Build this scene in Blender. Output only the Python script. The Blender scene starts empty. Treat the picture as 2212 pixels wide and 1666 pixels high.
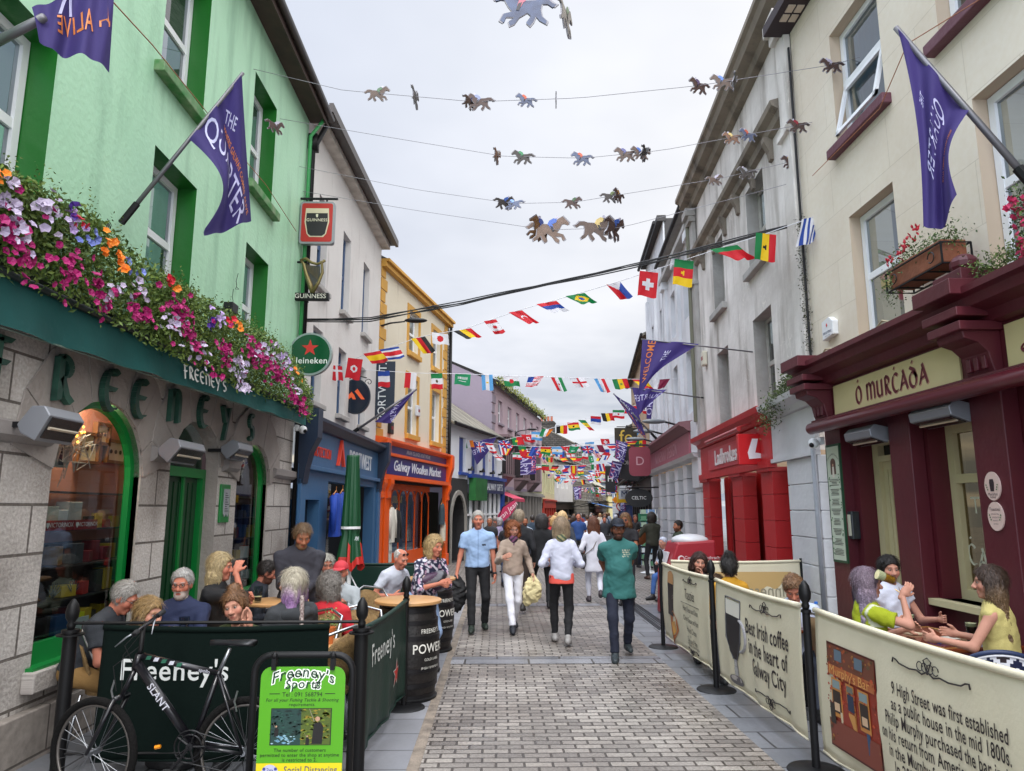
import bpy,bmesh,math,random
import numpy as np
from mathutils import Vector,Matrix
from mathutils.geometry import tessellate_polygon
random.seed(7);RNG=np.random.RandomState(7)
PI=math.pi
SC=bpy.context.scene
COL=SC.collection
FX=1540.0;PITCH=math.radians(9.76);YAW=math.radians(-1.15);SL=.006
EYE=np.array([0,0,1.8])
cd=bpy.data.cameras.new('camera');cam=bpy.data.objects.new('camera',cd);COL.objects.link(cam)
cam.location=EYE;cam.rotation_euler=(PI/2+PITCH,0,YAW)
cd.sensor_width=36;cd.lens=FX/2212*36;cd.clip_start=.05;cd.clip_end=2000
SC.camera=cam
_f=np.array([-math.sin(YAW)*math.cos(PITCH),math.cos(YAW)*math.cos(PITCH),math.sin(PITCH)])
_r=np.array([math.cos(YAW),math.sin(YAW),0]);_u=np.cross(_r,_f)
def ray(u,v):return _f+_r*(u-1106)/FX+_u*(833-v)/FX
def gnd(u,v,h=0):d=ray(u,v);return EYE+d*((h-1.8)/(d[2]+SL*d[1]))
def onY(u,v,Y):d=ray(u,v);return EYE+d*(Y/d[1])
def onX(u,v,X):d=ray(u,v);return EYE+d*(X/d[0])
def onplane(u,v,p,n):d=ray(u,v);return EYE+d*((p-EYE)@n/(d@n))
def gz(Y):return-SL*Y
SUN_EL,SUN_AZ=math.radians(46),math.radians(184)
w=bpy.data.worlds.new('World');SC.world=w;w.use_nodes=True
def build_world():
 nt=w.node_tree;N=nt.nodes;L=nt.links;N.clear()
 def n(t,**k):
  x=N.new(t)
  for a,b in k.items():setattr(x,a,b)
  return x
 def mth(op,a,b=None,clamp=False):
  x=n('ShaderNodeMath',operation=op,use_clamp=clamp)
  for i,v in enumerate((a,b)):
   if v is None:continue
   if isinstance(v,(int,float)):x.inputs[i].default_value=v
   else:L.new(v,x.inputs[i])
  return x.outputs[0]
 def mix(f,a,b,mode='MIX'):
  x=n('ShaderNodeMix',data_type='RGBA',blend_type=mode)
  for s,v in(('Factor',f),('A',a),('B',b)):
   i=[q for q in x.inputs if q.name==s and(s=='Factor' and q.type=='VALUE' or q.type=='RGBA')][0]
   if isinstance(v,(tuple,int,float)):i.default_value=(v if s=='Factor' else(*v,1))
   else:L.new(v,i)
  return[q for q in x.outputs if q.type=='RGBA'][0]
 sky=n('ShaderNodeTexSky',sky_type='NISHITA',sun_disc=False,sun_elevation=SUN_EL,sun_rotation=SUN_AZ)
 tc=n('ShaderNodeTexCoord');sp=n('ShaderNodeSeparateXYZ');L.new(tc.outputs['Generated'],sp.inputs[0])
 z=sp.outputs['Z']
 zz=mth('ADD',mth('MAXIMUM',z,0.0),.09)
 cx=mth('DIVIDE',sp.outputs['X'],zz);cy=mth('DIVIDE',sp.outputs['Y'],zz)
 cb=n('ShaderNodeCombineXYZ');L.new(cx,cb.inputs[0]);L.new(cy,cb.inputs[1])
 no=n('ShaderNodeTexNoise');no.inputs['Scale'].default_value=.55;no.inputs['Detail'].default_value=5;no.inputs['Roughness'].default_value=.55
 L.new(cb.outputs[0],no.inputs['Vector'])
 r1=n('ShaderNodeValToRGB');e=r1.color_ramp.elements;e[0].position=.42;e[1].position=.60
 L.new(no.outputs[0],r1.inputs[0])
 low=mth('SUBTRACT',1,mth('MULTIPLY',z,2.6,True),True)
 low2=mth('POWER',low,2.2)
 dens=mth('MULTIPLY',mth('SUBTRACT',1,r1.outputs[0]),mth('ADD',mth('MULTIPLY',low2,.9),.3))
 dome=mth('ADD',mth('ADD',1.03,mth('MULTIPLY',z,.22)),mth('MULTIPLY',mth('MAXIMUM',mth('SUBTRACT',z,.64),0),15.0))  # sky raised steeply overhead, above the view, to brighten the street
 back=mth('MULTIPLY',mth('MAXIMUM',mth('SUBTRACT',mth('MULTIPLY',sp.outputs['Y'],-1),.05),0),3.2)  # extra sky glow added behind the camera, unseen, to fill the facades
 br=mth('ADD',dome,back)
 side=mth('ADD',mth('MULTIPLY',sp.outputs['X'],1.1),.45,True)
 base=mix(side,(.745,.80,.94),(1.05,1.035,1.02))
 cloud=mix(dens,base,(.40,.46,.56))
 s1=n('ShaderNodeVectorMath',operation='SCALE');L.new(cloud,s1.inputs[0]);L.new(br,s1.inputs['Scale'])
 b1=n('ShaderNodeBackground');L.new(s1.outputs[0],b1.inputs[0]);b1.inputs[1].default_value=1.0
 b2=n('ShaderNodeBackground');L.new(sky.outputs[0],b2.inputs[0]);b2.inputs[1].default_value=.05
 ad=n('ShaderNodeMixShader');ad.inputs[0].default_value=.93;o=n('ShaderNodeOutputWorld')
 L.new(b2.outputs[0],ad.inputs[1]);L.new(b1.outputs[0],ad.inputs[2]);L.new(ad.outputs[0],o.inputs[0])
build_world()
sd=bpy.data.lights.new('sun','SUN');sun=bpy.data.objects.new('sun',sd);COL.objects.link(sun)
sd.energy=1.6;sd.angle=math.radians(14);sd.color=(1,.965,.91)
sun.rotation_euler=(PI/2-SUN_EL,0,PI-SUN_AZ)
SC.view_settings.view_transform='Standard';SC.view_settings.look='None';SC.view_settings.exposure=0.0
SC.view_settings.gamma=1
SC.cycles.max_bounces=6;SC.cycles.transparent_max_bounces=16
SC.cycles.use_denoising=True
def tag(o,label,cat,group=None,kind=None):
 if label:o['label']=label
 if cat:o['category']=cat
 if group:o['group']=group
 if kind:o['kind']=kind
 return o
def thing(name,label,cat,loc=(0,0,0),rz=0,group=None):
 o=bpy.data.objects.new(name,None);COL.objects.link(o);o.location=loc;o.rotation_euler=(0,0,rz)
 o.empty_display_size=.1
 return tag(o,label,cat,group)
def kids(o):return[c for c in bpy.data.objects if c.parent==o]
def dup(root,loc=None,rz=None,label=None,scale=None):
 def cp(o,par):
  c=o.copy();COL.objects.link(c);c.parent=par
  for k in KIDS.get(o.name,[]):cp(k,c)
  return c
 r=cp(root,None)
 if loc is not None:r.location=loc
 if rz is not None:r.rotation_euler=(0,0,rz)
 if scale is not None:r.scale=(scale,)*3 if isinstance(scale,(int,float))else scale
 if label:r['label']=label
 return r
KIDS={}
def lin(h):
 if isinstance(h,str):
  h=h.lstrip('#');c=[int(h[i:i+2],16)/255 for i in(0,2,4)]
  return tuple(x/12.92 if x<=.04045 else((x+.055)/1.055)**2.4 for x in c)
 return tuple(h)
MC={}
def mat(name,col='#808080',rough=.7,metal=0,bump=None,var=None,dirt=None,spec=.5,emit=None,coat=0,alpha=1,trans=0):
 """bump=(scale,strength) fine noise relief; var=(scale,amount,colour2) large patches; dirt=(scale,lo,hi,colour) streaks stretched vertically"""
 if name in MC:return MC[name]
 m=bpy.data.materials.new(name);MC[name]=m;m.use_nodes=True
 nt=m.node_tree;N=nt.nodes;L=nt.links;b=N['Principled BSDF']
 c=lin(col)if col!='attr' else(.8,.8,.8)
 b.inputs['Base Color'].default_value=(*c,1);b.inputs['Roughness'].default_value=rough
 b.inputs['Metallic'].default_value=metal;b.inputs['Specular IOR Level'].default_value=spec
 b.inputs['Coat Weight'].default_value=coat;b.inputs['Alpha'].default_value=alpha
 b.inputs['Transmission Weight'].default_value=trans
 src=None
 if col=='attr':
  a=N.new('ShaderNodeAttribute');a.attribute_name='Col';src=a.outputs['Color']
 tc=None
 def tex(scale,detail=4,st=None):
  nonlocal tc
  if tc is None:tc=N.new('ShaderNodeTexCoord')
  t=N.new('ShaderNodeTexNoise');t.inputs['Scale'].default_value=scale;t.inputs['Detail'].default_value=detail
  if st:
   mp=N.new('ShaderNodeMapping');mp.inputs['Scale'].default_value=st;L.new(tc.outputs['Object'],mp.inputs[0]);L.new(mp.outputs[0],t.inputs['Vector'])
  else:L.new(tc.outputs['Object'],t.inputs['Vector'])
  return t
 def mixc(f,a,c2):
  x=N.new('ShaderNodeMix');x.data_type='RGBA'
  L.new(f,x.inputs[0])
  if a is None:x.inputs[6].default_value=(*c,1)
  else:L.new(a,x.inputs[6])
  x.inputs[7].default_value=(*lin(c2),1)
  return x.outputs[2]
 if var:
  t=tex(var[0]);r=N.new('ShaderNodeMapRange');r.inputs[1].default_value=.35;r.inputs[2].default_value=.7
  r.inputs[4].default_value=var[1];L.new(t.outputs[0],r.inputs[0]);src=mixc(r.outputs[0],src,var[2])
 if dirt:
  t=tex(dirt[0],6,(1,1,.18));r=N.new('ShaderNodeMapRange');r.inputs[1].default_value=dirt[1];r.inputs[2].default_value=dirt[2]
  r.inputs[4].default_value=.9;L.new(t.outputs[0],r.inputs[0]);src=mixc(r.outputs[0],src,dirt[3])
 if src:L.new(src,b.inputs['Base Color'])
 if bump:
  t=tex(bump[0],3);bp=N.new('ShaderNodeBump');bp.inputs['Strength'].default_value=bump[1];bp.inputs['Distance'].default_value=.02
  L.new(t.outputs[0],bp.inputs['Height']);L.new(bp.outputs[0],b.inputs['Normal'])
 if emit:
  b.inputs['Emission Color'].default_value=(*lin(emit[0]),1);b.inputs['Emission Strength'].default_value=emit[1]
 return m
def glassmat(name,tint='#8a9699',refl=.16,rough=.02,k=.7):
 if name in MC:return MC[name]
 m=bpy.data.materials.new(name);MC[name]=m;m.use_nodes=True
 nt=m.node_tree;N=nt.nodes;L=nt.links;N.clear()
 t=N.new('ShaderNodeBsdfTransparent');t.inputs[0].default_value=(*lin(tint),1)
 g=N.new('ShaderNodeBsdfGlossy');g.inputs['Roughness'].default_value=rough
 f0=N.new('ShaderNodeLayerWeight');f0.inputs[0].default_value=.5;f=N.new('ShaderNodeMath');f.operation='POWER';L.new(f0.outputs['Facing'],f.inputs[0]);f.inputs[1].default_value=3.5
 a=N.new('ShaderNodeMath');a.operation='MULTIPLY_ADD';a.inputs[1].default_value=k;a.inputs[2].default_value=refl;a.use_clamp=True
 L.new(f.outputs[0],a.inputs[0])
 x=N.new('ShaderNodeMixShader');o=N.new('ShaderNodeOutputMaterial')
 L.new(a.outputs[0],x.inputs[0]);L.new(t.outputs[0],x.inputs[1]);L.new(g.outputs[0],x.inputs[2]);L.new(x.outputs[0],o.inputs[0])
 return m
def brickmat(name,c1,c2,mortar,bw,rh,ms,rough=.7,offset=.5,plane='XY',bump=.4,grain=(60,.25),bias=0,var=None,rvar=None,wob=0):
 """coursed stone / paving: brick pattern in object metres. plane XY (ground) or SZ (uses UV map written by the facade builder)"""
 if name in MC:return MC[name]
 m=bpy.data.materials.new(name);MC[name]=m;m.use_nodes=True
 nt=m.node_tree;N=nt.nodes;L=nt.links;b=N['Principled BSDF']
 tc=N.new('ShaderNodeTexCoord');br=N.new('ShaderNodeTexBrick')
 vec=tc.outputs['Object']if plane=='XY' else tc.outputs['UV']
 if wob:
  nz=N.new('ShaderNodeTexNoise');nz.inputs['Scale'].default_value=3.5;L.new(vec,nz.inputs['Vector'])
  va=N.new('ShaderNodeVectorMath');va.operation='MULTIPLY_ADD';L.new(nz.outputs['Color'],va.inputs[0])
  va.inputs[1].default_value=(wob,)*3;L.new(vec,va.inputs[2]);vec=va.outputs[0]
 L.new(vec,br.inputs['Vector'])
 for k,v in(('Scale',1),('Mortar Size',ms),('Mortar Smooth',.25),('Bias',bias),('Brick Width',bw),('Row Height',rh)):br.inputs[k].default_value=v
 br.offset=offset
 br.inputs['Color1'].default_value=(*lin(c1),1);br.inputs['Color2'].default_value=(*lin(c2),1);br.inputs['Mortar'].default_value=(*lin(mortar),1)
 src=br.outputs['Color']
 nz=N.new('ShaderNodeTexNoise');nz.inputs['Scale'].default_value=grain[0];nz.inputs['Detail'].default_value=6;L.new(vec,nz.inputs['Vector'])
 x=N.new('ShaderNodeMix');x.data_type='RGBA';x.blend_type='OVERLAY';x.inputs[0].default_value=min(.55,grain[1]*1.3);L.new(src,x.inputs[6]);L.new(nz.outputs[0],x.inputs[7]);src=x.outputs[2]
 if var:
  n2=N.new('ShaderNodeTexNoise');n2.inputs['Scale'].default_value=var[0];n2.inputs['Detail'].default_value=4;L.new(vec,n2.inputs['Vector'])
  r=N.new('ShaderNodeMapRange');r.inputs[1].default_value=.4;r.inputs[2].default_value=.7;r.inputs[4].default_value=var[1];L.new(n2.outputs[0],r.inputs[0])
  y=N.new('ShaderNodeMix');y.data_type='RGBA';y.blend_type='MULTIPLY';L.new(r.outputs[0],y.inputs[0]);L.new(src,y.inputs[6]);y.inputs[7].default_value=(*lin(var[2]),1);src=y.outputs[2]
 L.new(src,b.inputs['Base Color']);b.inputs['Roughness'].default_value=rough
 if rvar:
  n3=N.new('ShaderNodeTexNoise');n3.inputs['Scale'].default_value=rvar[0];L.new(vec,n3.inputs['Vector'])
  r=N.new('ShaderNodeMapRange');r.inputs[1].default_value=.35;r.inputs[2].default_value=.65;r.inputs[3].default_value=rvar[1];r.inputs[4].default_value=rvar[2];L.new(n3.outputs[0],r.inputs[0]);L.new(r.outputs[0],b.inputs['Roughness'])
 h=N.new('ShaderNodeMath');h.operation='MULTIPLY_ADD';L.new(br.outputs['Fac'],h.inputs[0]);h.inputs[1].default_value=-1.0
 hn=N.new('ShaderNodeMath');hn.operation='MULTIPLY';L.new(nz.outputs[0],hn.inputs[0]);hn.inputs[1].default_value=grain[1];L.new(hn.outputs[0],h.inputs[2])
 bp=N.new('ShaderNodeBump');bp.inputs['Strength'].default_value=bump;bp.inputs['Distance'].default_value=.012
 L.new(h.outputs[0],bp.inputs['Height']);L.new(bp.outputs[0],b.inputs['Normal'])
 return m
class MB:
 def __init__(s):s.v=[];s.f=[];s.c=[];s.uv=None
 def add(s,vs,fs,col=None):
  o=len(s.v);s.v+=[tuple(map(float,p))for p in vs];s.f+=[tuple(i+o for i in f)for f in fs]
  s.c+=[col]*len(fs)if not isinstance(col,list)else col
  return s
 def quad(s,a,b,c,d,col=None):return s.add([a,b,c,d],[(0,1,2,3)],col)
 def box(s,x0,y0,z0,x1,y1,z1,M=None,col=None):
  vs=[(x,y,z)for z in(z0,z1)for y in(y0,y1)for x in(x0,x1)]
  if M:vs=[M(*p)for p in vs]
  return s.add(vs,[(0,2,3,1),(4,5,7,6),(0,1,5,4),(2,6,7,3),(0,4,6,2),(1,3,7,5)],col)
 def prism(s,pts,ax0,ax1,M,col=None):
  """pts 2-D outline, extruded between ax0 and ax1 : M(x,y,t) places it"""
  n=len(pts);vs=[M(p[0],p[1],ax0)for p in pts]+[M(p[0],p[1],ax1)for p in pts]
  tr=tessellate_polygon([[Vector((p[0],p[1],0))for p in pts]])
  fs=[(i,(i+1)%n,(i+1)%n+n,i+n)for i in range(n)]
  fs+=[tuple(t)for t in tr]+[tuple(i+n for i in reversed(t))for t in tr]
  return s.add(vs,fs,col)
 def tube(s,path,r,n=8,cap=True,col=None,closed=False,flat=1):
  P=[np.array(p,float)for p in path];m=len(P);vs=[]
  rr=r if isinstance(r,(list,tuple,np.ndarray))else[r]*m
  up=np.array([0,0,1.]);prev=None
  for i in range(m):
   a=P[(i-1)%m if closed else max(i-1,0)];b=P[(i+1)%m if closed else min(i+1,m-1)]
   t=b-a;t/=(np.linalg.norm(t)+1e-9)
   if prev is None:
    x=np.cross(t,up)
    if np.linalg.norm(x)<.05:x=np.cross(t,(1,0,0))
   else:x=prev-t*(prev@t)
   x/=np.linalg.norm(x)+1e-9;prev=x;y=np.cross(t,x)
   for k in range(n):
    an=2*PI*k/n;vs.append(P[i]+rr[i]*(math.cos(an)*x+math.sin(an)*y*flat))
  fs=[]
  for i in range(m if closed else m-1):
   j=(i+1)%m
   for k in range(n):fs.append((i*n+k,i*n+(k+1)%n,j*n+(k+1)%n,j*n+k))
  if cap and not closed:fs+=[tuple(reversed(range(n))),tuple((m-1)*n+k for k in range(n))]
  return s.add(vs,fs,col)
 def lathe(s,prof,n=24,M=None,col=None,a0=0,a1=2*PI):
  """prof [(r,z)]"""
  full=abs(a1-a0-2*PI)<1e-6;m=n if full else n+1;vs=[]
  for r,z in prof:
   for k in range(m):
    a=a0+(a1-a0)*k/n;vs.append((r*math.cos(a),r*math.sin(a),z))
  if M:vs=[M(*p)for p in vs]
  fs=[]
  for i in range(len(prof)-1):
   for k in range(n if full else n):fs.append((i*m+k,i*m+(k+1)%m,(i+1)*m+(k+1)%m,(i+1)*m+k))
  return s.add(vs,fs,col)
 def disc(s,c,r,n=20,M=None,col=None,ry=None):
  vs=[(c[0]+r*math.cos(2*PI*k/n),c[1]+(ry or r)*math.sin(2*PI*k/n))for k in range(n)]
  return s.add([M(x,y)for x,y in vs],[tuple(range(n))],col)
 def ball(s,c,r,n=10,m=7,col=None,R=None):
  r=(r,r,r)if isinstance(r,(int,float))else r;vs=[]
  for i in range(m+1):
   th=PI*i/m
   for k in range(n):vs.append((r[0]*math.sin(th)*math.cos(2*PI*k/n),r[1]*math.sin(th)*math.sin(2*PI*k/n),r[2]*math.cos(th)))
  vs=np.array(vs)
  if R is not None:vs=vs@np.array(R).T
  return s.add(vs+np.array(c),[(i*n+k,(i+1)*n+k,(i+1)*n+(k+1)%n,i*n+(k+1)%n)for i in range(m)for k in range(n)],col)
 def build(s,name,m,parent=None,smooth=False,uv=None,world=True,bevel=0,recalc=True):
  me=bpy.data.meshes.new(name);me.from_pydata(s.v,[],s.f)
  if any(c is not None for c in s.c):
   ca=me.color_attributes.new('Col','FLOAT_COLOR','CORNER');arr=np.ones((len(me.loops),4),dtype=np.float32)
   tot=0
   for f,c in zip(s.f,s.c):
    arr[tot:tot+len(f),:3]=c if c is not None else(.8,.8,.8);tot+=len(f)
   ca.data.foreach_set('color',arr.ravel())
  if uv is not None:
   ul=me.uv_layers.new(name='UVMap');vs=np.array([uv(p)for p in s.v],dtype=np.float32)
   idx=np.zeros(len(me.loops),dtype=np.int32);me.loops.foreach_get('vertex_index',idx);ul.data.foreach_set('uv',vs[idx].ravel())
  if recalc:
   b=bmesh.new();b.from_mesh(me);bmesh.ops.recalc_face_normals(b,faces=b.faces);b.to_mesh(me);b.free()
  me.materials.append(m)
  if smooth:me.polygons.foreach_set('use_smooth',[True]*len(me.polygons));
  o=link(name,me,parent)
  if smooth=='auto':
   try:me.set_sharp_from_angle(angle=math.radians(40))
   except Exception:pass
  if bevel:
   md=o.modifiers.new('bevel','BEVEL');md.width=bevel;md.segments=2;md.limit_method='ANGLE';md.angle_limit=.6
  return o
def link(name,me,parent=None):
 o=bpy.data.objects.new(name,me);COL.objects.link(o)
 if parent is not None:
  o.parent=parent;KIDS.setdefault(parent.name,[]).append(o)
  o.matrix_parent_inverse=Matrix.Identity(4)
 return o
def rel(parent):
 """world -> the space of a thing placed at its base (only translation + z turn)"""
 L=np.array(parent.location);a=parent.rotation_euler[2];c,s_=math.cos(-a),math.sin(-a)
 R=np.array([[c,-s_,0],[s_,c,0],[0,0,1]])
 return lambda p:R@(np.array(p)-L)
def wb(mb,name,m,parent,**k):
 """build with vertices given in world coordinates under a thing that stands at its own base"""
 if parent is not None:
  q=parent
  while q.parent is not None:q=q.parent
  f=rel(q)
  mb.v=[tuple(f(p))for p in mb.v]
 return mb.build(name,m,parent,**k)
def text_geo(s,size=1,bold=0,shear=0,align='CENTER',sx=1,space=1):
 cu=bpy.data.curves.new('t','FONT');cu.body=s;cu.size=size;cu.offset=bold;cu.shear=shear;cu.align_x=align;cu.align_y='CENTER'
 cu.space_character=space;cu.resolution_u=3;cu.fill_mode='FRONT'
 o=bpy.data.objects.new('t',cu);COL.objects.link(o)
 dg=bpy.context.evaluated_depsgraph_get();me=o.evaluated_get(dg).to_mesh()
 vs=[(v.co.x*sx,v.co.y)for v in me.vertices];fs=[tuple(p.vertices)for p in me.polygons]
 o.evaluated_get(dg).to_mesh_clear();bpy.data.objects.remove(o);bpy.data.curves.remove(cu)
 return vs,fs
def put_text(mb,s,M,size=1,col=None,thick=0,**k):
 if k.pop('halo',None):pass
 elif 'bold' in k:k['bold']=min(k['bold']*.35,size*.016);k.setdefault('space',1.06)
 """M(x,y,t): 2-D text coordinates and height above the surface -> 3-D"""
 vs,fs=text_geo(s,size,**k)
 if not thick:return mb.add([M(x,y,0)for x,y in vs],fs,col)
 n=len(vs);ed={}
 for f in fs:
  for i in range(len(f)):
   a,b=f[i],f[(i+1)%len(f)]
   if(b,a)in ed:del ed[(b,a)]
   else:ed[(a,b)]=1
 side=[(a,b,b+n,a+n)for a,b in ed]
 return mb.add([M(x,y,thick)for x,y in vs]+[M(x,y,0)for x,y in vs],list(fs)+side,col)
def arc(cx,cy,rx,ry,a0,a1,n=10):return[(cx+rx*math.cos(math.radians(a0+(a1-a0)*i/n)),cy+ry*math.sin(math.radians(a0+(a1-a0)*i/n)))for i in range(n+1)]
GLY={'F':(.5,[[(.12,.95),(.12,-.12)],[(.0,.95),(.48,.95)],[(-.02,.5),(.42,.5)]]),'R':(.62,[[(.12,.98),(.12,0)],arc(.12,.73,.36,.25,90,-90,10),[(.2,.48),(.4,.12),(.6,0)]]),'E':(.6,[arc(.36,.5,.33,.5,55,305,14),[(.05,.52),(.5,.52)]]),'N':(.66,[[(.1,.95),(.1,0)],arc(.34,.62,.24,.32,160,0,8)+[(.58,0)]]),'Y':(.62,[[(.02,.98),(.32,.45)],[(.6,.98),(.2,-.2)]]),'S':(.5,[arc(.26,.74,.2,.24,40,250,9)+arc(.26,.26,.22,.26,70,-140,9)]),"'":(.2,[[(.14,1.05),(.06,.8)]]),'O':(.66,[arc(.33,.45,.29,.47,0,360,20)]),'M':(.98,[[(.1,.92),(.1,0)],arc(.3,.62,.2,.3,165,0,8)+[(.5,0)],arc(.7,.62,.2,.3,165,0,8)+[(.9,0)]]),'U':(.66,[[(.08,.92),(.08,.3)]+arc(.3,.3,.22,.28,180,330,8),[(.54,.92),(.54,0)]]),'C':(.58,[arc(.36,.48,.32,.48,50,310,14)]),'A':(.72,[[(.34,1.02),(.7,0)],[(.36,.8),(.02,0)],[(.12,.3),(.5,.36)]]),'D':(.7,[arc(.33,.38,.3,.38,0,360,18),[(.62,.45),(.5,.85),(.1,1.02)]]),}
def pen_text(mb,s,M,h,col=None,nib=.13,ang=35,thick=0,gap=.16,dots=()):
 x0=0;a=math.radians(ang);nx,ny=math.cos(a)*nib/2,math.sin(a)*nib/2;tot=[]
 for i,ch in enumerate(s):
  if ch==' ':x0+=.4;continue
  wd,st=GLY[ch]
  for p in st:tot.append([(x0+x,y)for x,y in p])
  if i in dots:tot.append([(x0+wd/2-.05,1.28),(x0+wd/2+.05,1.26)])
  x0+=wd+gap
 W=x0-gap
 for p in tot:
  A=[((x-W/2)*h+nx*h,(y-.5)*h+ny*h)for x,y in p];B=[((x-W/2)*h-nx*h,(y-.5)*h-ny*h)for x,y in p]
  k=.028*h
  n=len(p)
  for i in range(n-1):
   dx,dy=p[i+1][0]-p[i][0],p[i+1][1]-p[i][1];l=math.hypot(dx,dy)+1e-9;ox,oy=-dy/l*k,dx/l*k
   sg=1 if(nx*-dy+ny*dx)>0 else-1
   q=[(A[i][0]+ox*sg,A[i][1]+oy*sg),(A[i+1][0]+ox*sg,A[i+1][1]+oy*sg),(B[i+1][0]-ox*sg,B[i+1][1]-oy*sg),(B[i][0]-ox*sg,B[i][1]-oy*sg)]
   t=thick+.0002*(i%3)
   if thick:mb.add([M(*c,t)for c in q]+[M(*c,0)for c in q],[(0,1,2,3),(0,4,5,1),(1,5,6,2),(2,6,7,3),(3,7,4,0)],col)
   else:mb.add([M(*c,.0002*(i%3))for c in q],[(0,1,2,3)],col)
 return W*h
class Fac:
 """a street front: s metres along it from a to b, z up, d metres out towards the street"""
 def __init__(s,a,b,side):
  s.a=np.array([*a,0.]);s.b=np.array([*b,0.]);d=s.b-s.a;s.L=float(np.linalg.norm(d));s.t=d/s.L
  s.n=np.array([s.t[1],-s.t[0],0])*side;s.side=side;s.rz=math.atan2(s.t[1],s.t[0])
 def P(s,x,z,d=0):return s.a+s.t*x+s.n*d+np.array([0,0,z])
 def M(s,x,d,z):return s.P(x,z,d)
 def px(s,u,v,d=0):p=onplane(u,v,s.a+s.n*d,s.n);return float((p-s.a)@s.t),float(p[2])
 def uv(s,par=None):
  L=np.array(par.location)if par else np.zeros(3)
  return lambda p:(float((np.array(p)+L-s.a)@s.t),float(p[2]+L[2]))
 def box(s,mb,x0,x1,z0,z1,d0,d1,col=None):return mb.box(x0,d0,z0,x1,d1,z1,M=s.M,col=col)
 def TM(s,x,z,d):
  sg=s.side
  return lambda a,b,t=0:s.P(x+sg*a,z+b,d+t)
def poly_wall(F,mb,outer,holes,d=0,reveal=.25,rmb=None):
 """rmb: a list collects one mesh per opening"""
 loops=[outer]+holes;flat=[p for l in loops for p in l]
 tr=tessellate_polygon([[Vector((p[0],p[1],0))for p in l]for l in loops])
 mb.add([F.P(p[0],p[1],d)for p in flat],[tuple(t)for t in tr])
 for h in holes:
  q=mb
  if rmb is not None:q=MB();rmb.append(q)
  n=len(h);q.add([F.P(p[0],p[1],d)for p in h]+[F.P(p[0],p[1],d-reveal)for p in h],[(i,(i+1)%n,(i+1)%n+n,i+n)for i in range(n)])
def rect(s0,s1,z0,z1):return[(s0,z0),(s1,z0),(s1,z1),(s0,z1)]
def arch(s0,s1,z0,zs,rise,n=16):
 c=(s0+s1)/2;r=(s1-s0)/2
 return[(s0,z0),(s1,z0)]+[(c+r*math.cos(PI*i/n),zs+rise*math.sin(PI*i/n))for i in range(n+1)]
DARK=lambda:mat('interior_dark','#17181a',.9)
def window(F,par,s0,s1,z0,z1,rd=.2,fm=None,style='sash',sill=None,curtain=None,fw=.07,bars=(),name='window',glass=None,d=0,open_=False):
 """window part: pane mesh; frame, sill and curtain as its sub-parts"""
 fm=fm or mat('upvc','#e9ecee',.35);g=MB();D=d-rd
 g.add([F.P(s0,z0,D+.015),F.P(s1,z0,D+.015),F.P(s1,z1,D+.015),F.P(s0,z1,D+.015)],[(0,1,2,3)])
 wnd=wb(g,name,glass or glassmat('glass'),par)
 f=MB();e=.045
 for a,b,c,h in((s0,s0+fw,z0,z1),(s1-fw,s1,z0,z1),(s0+fw,s1-fw,z0,z0+fw),(s0+fw,s1-fw,z1-fw,z1)):F.box(f,a,b,c,h,D-.02,D+e)
 zm=z0+(z1-z0)*.5
 if style=='sash':F.box(f,s0+fw,s1-fw,zm-.04,zm+.04,D-.01,D+e-.006)
 if style=='cross':
  F.box(f,s0+fw,s1-fw,zm+.13,zm+.2,D-.01,D+e-.006);F.box(f,(s0+s1)/2-.03,(s0+s1)/2+.03,z0+fw,z1-fw,D-.012,D+e-.01)
 for b in bars:F.box(f,s0+(s1-s0)*b-.015,s0+(s1-s0)*b+.015,z0+fw,z1-fw,D-.005,D+e-.012)
 wb(f,'frame',fm,wnd)
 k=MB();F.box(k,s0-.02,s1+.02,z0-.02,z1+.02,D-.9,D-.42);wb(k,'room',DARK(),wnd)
 if curtain:
  c=MB();n=14;ca,cb,cm=curtain;vs=[]
  for i in range(n+1):
   x=s0+(s1-s0)*(ca+(cb-ca)*i/n);vs+=[F.P(x,z0+.02,D-.1+.02*(i%2)),F.P(x,z1-.02,D-.1+.02*(i%2))]
  c.add(vs,[(2*i,2*i+2,2*i+3,2*i+1)for i in range(n)]);wb(c,'curtain',cm,wnd)
 if sill:
  sm,over,th=sill;b=MB();F.box(b,s0-over,s1+over,z0-th,z0-.004,D+.05,d+.11);wb(b,'sill',sm,wnd,bevel=.012)
 return wnd
# ================================================================ ground
def Rg(x0,y0,k):return lambda x,y:((x0+x*k)/1.8257,(y0+y*k)/1.8277)
def sheet(name,poly,m,dz,kind='structure'):
 mb=MB();mb.add([(x,y,gz(y)+dz)for x,y in poly],[tuple(t)for t in tessellate_polygon([[Vector((x,y,0))for x,y in poly]])])
 o=mb.build(name,m,recalc=False)
 for p in o.data.polygons:
  if p.normal.z<0:p.flip()
 return tag(o,None,None,kind=kind)
slab=brickmat('slab','#66686d','#7a7c80','#3c3c3e',.62,.42,.012,.55,plane='XY',bump=.25,grain=(25,.15),var=(.8,.5,'#8a8580'),rvar=(1.1,.35,.65))
slabl=brickmat('slab_kerb','#7b7c81','#8c8d92','#444448',.6,.42,.008,.5,offset=0,bump=.2,grain=(30,.1),var=(1.5,.35,'#a8a39a'))
setts=brickmat('setts','#76706b','#a09991','#453f3a',.207,.1,.010,.5,bump=.7,grain=(45,.45),var=(.55,.75,'#9a8d88'),rvar=(.9,.25,.58),wob=.011)
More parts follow.
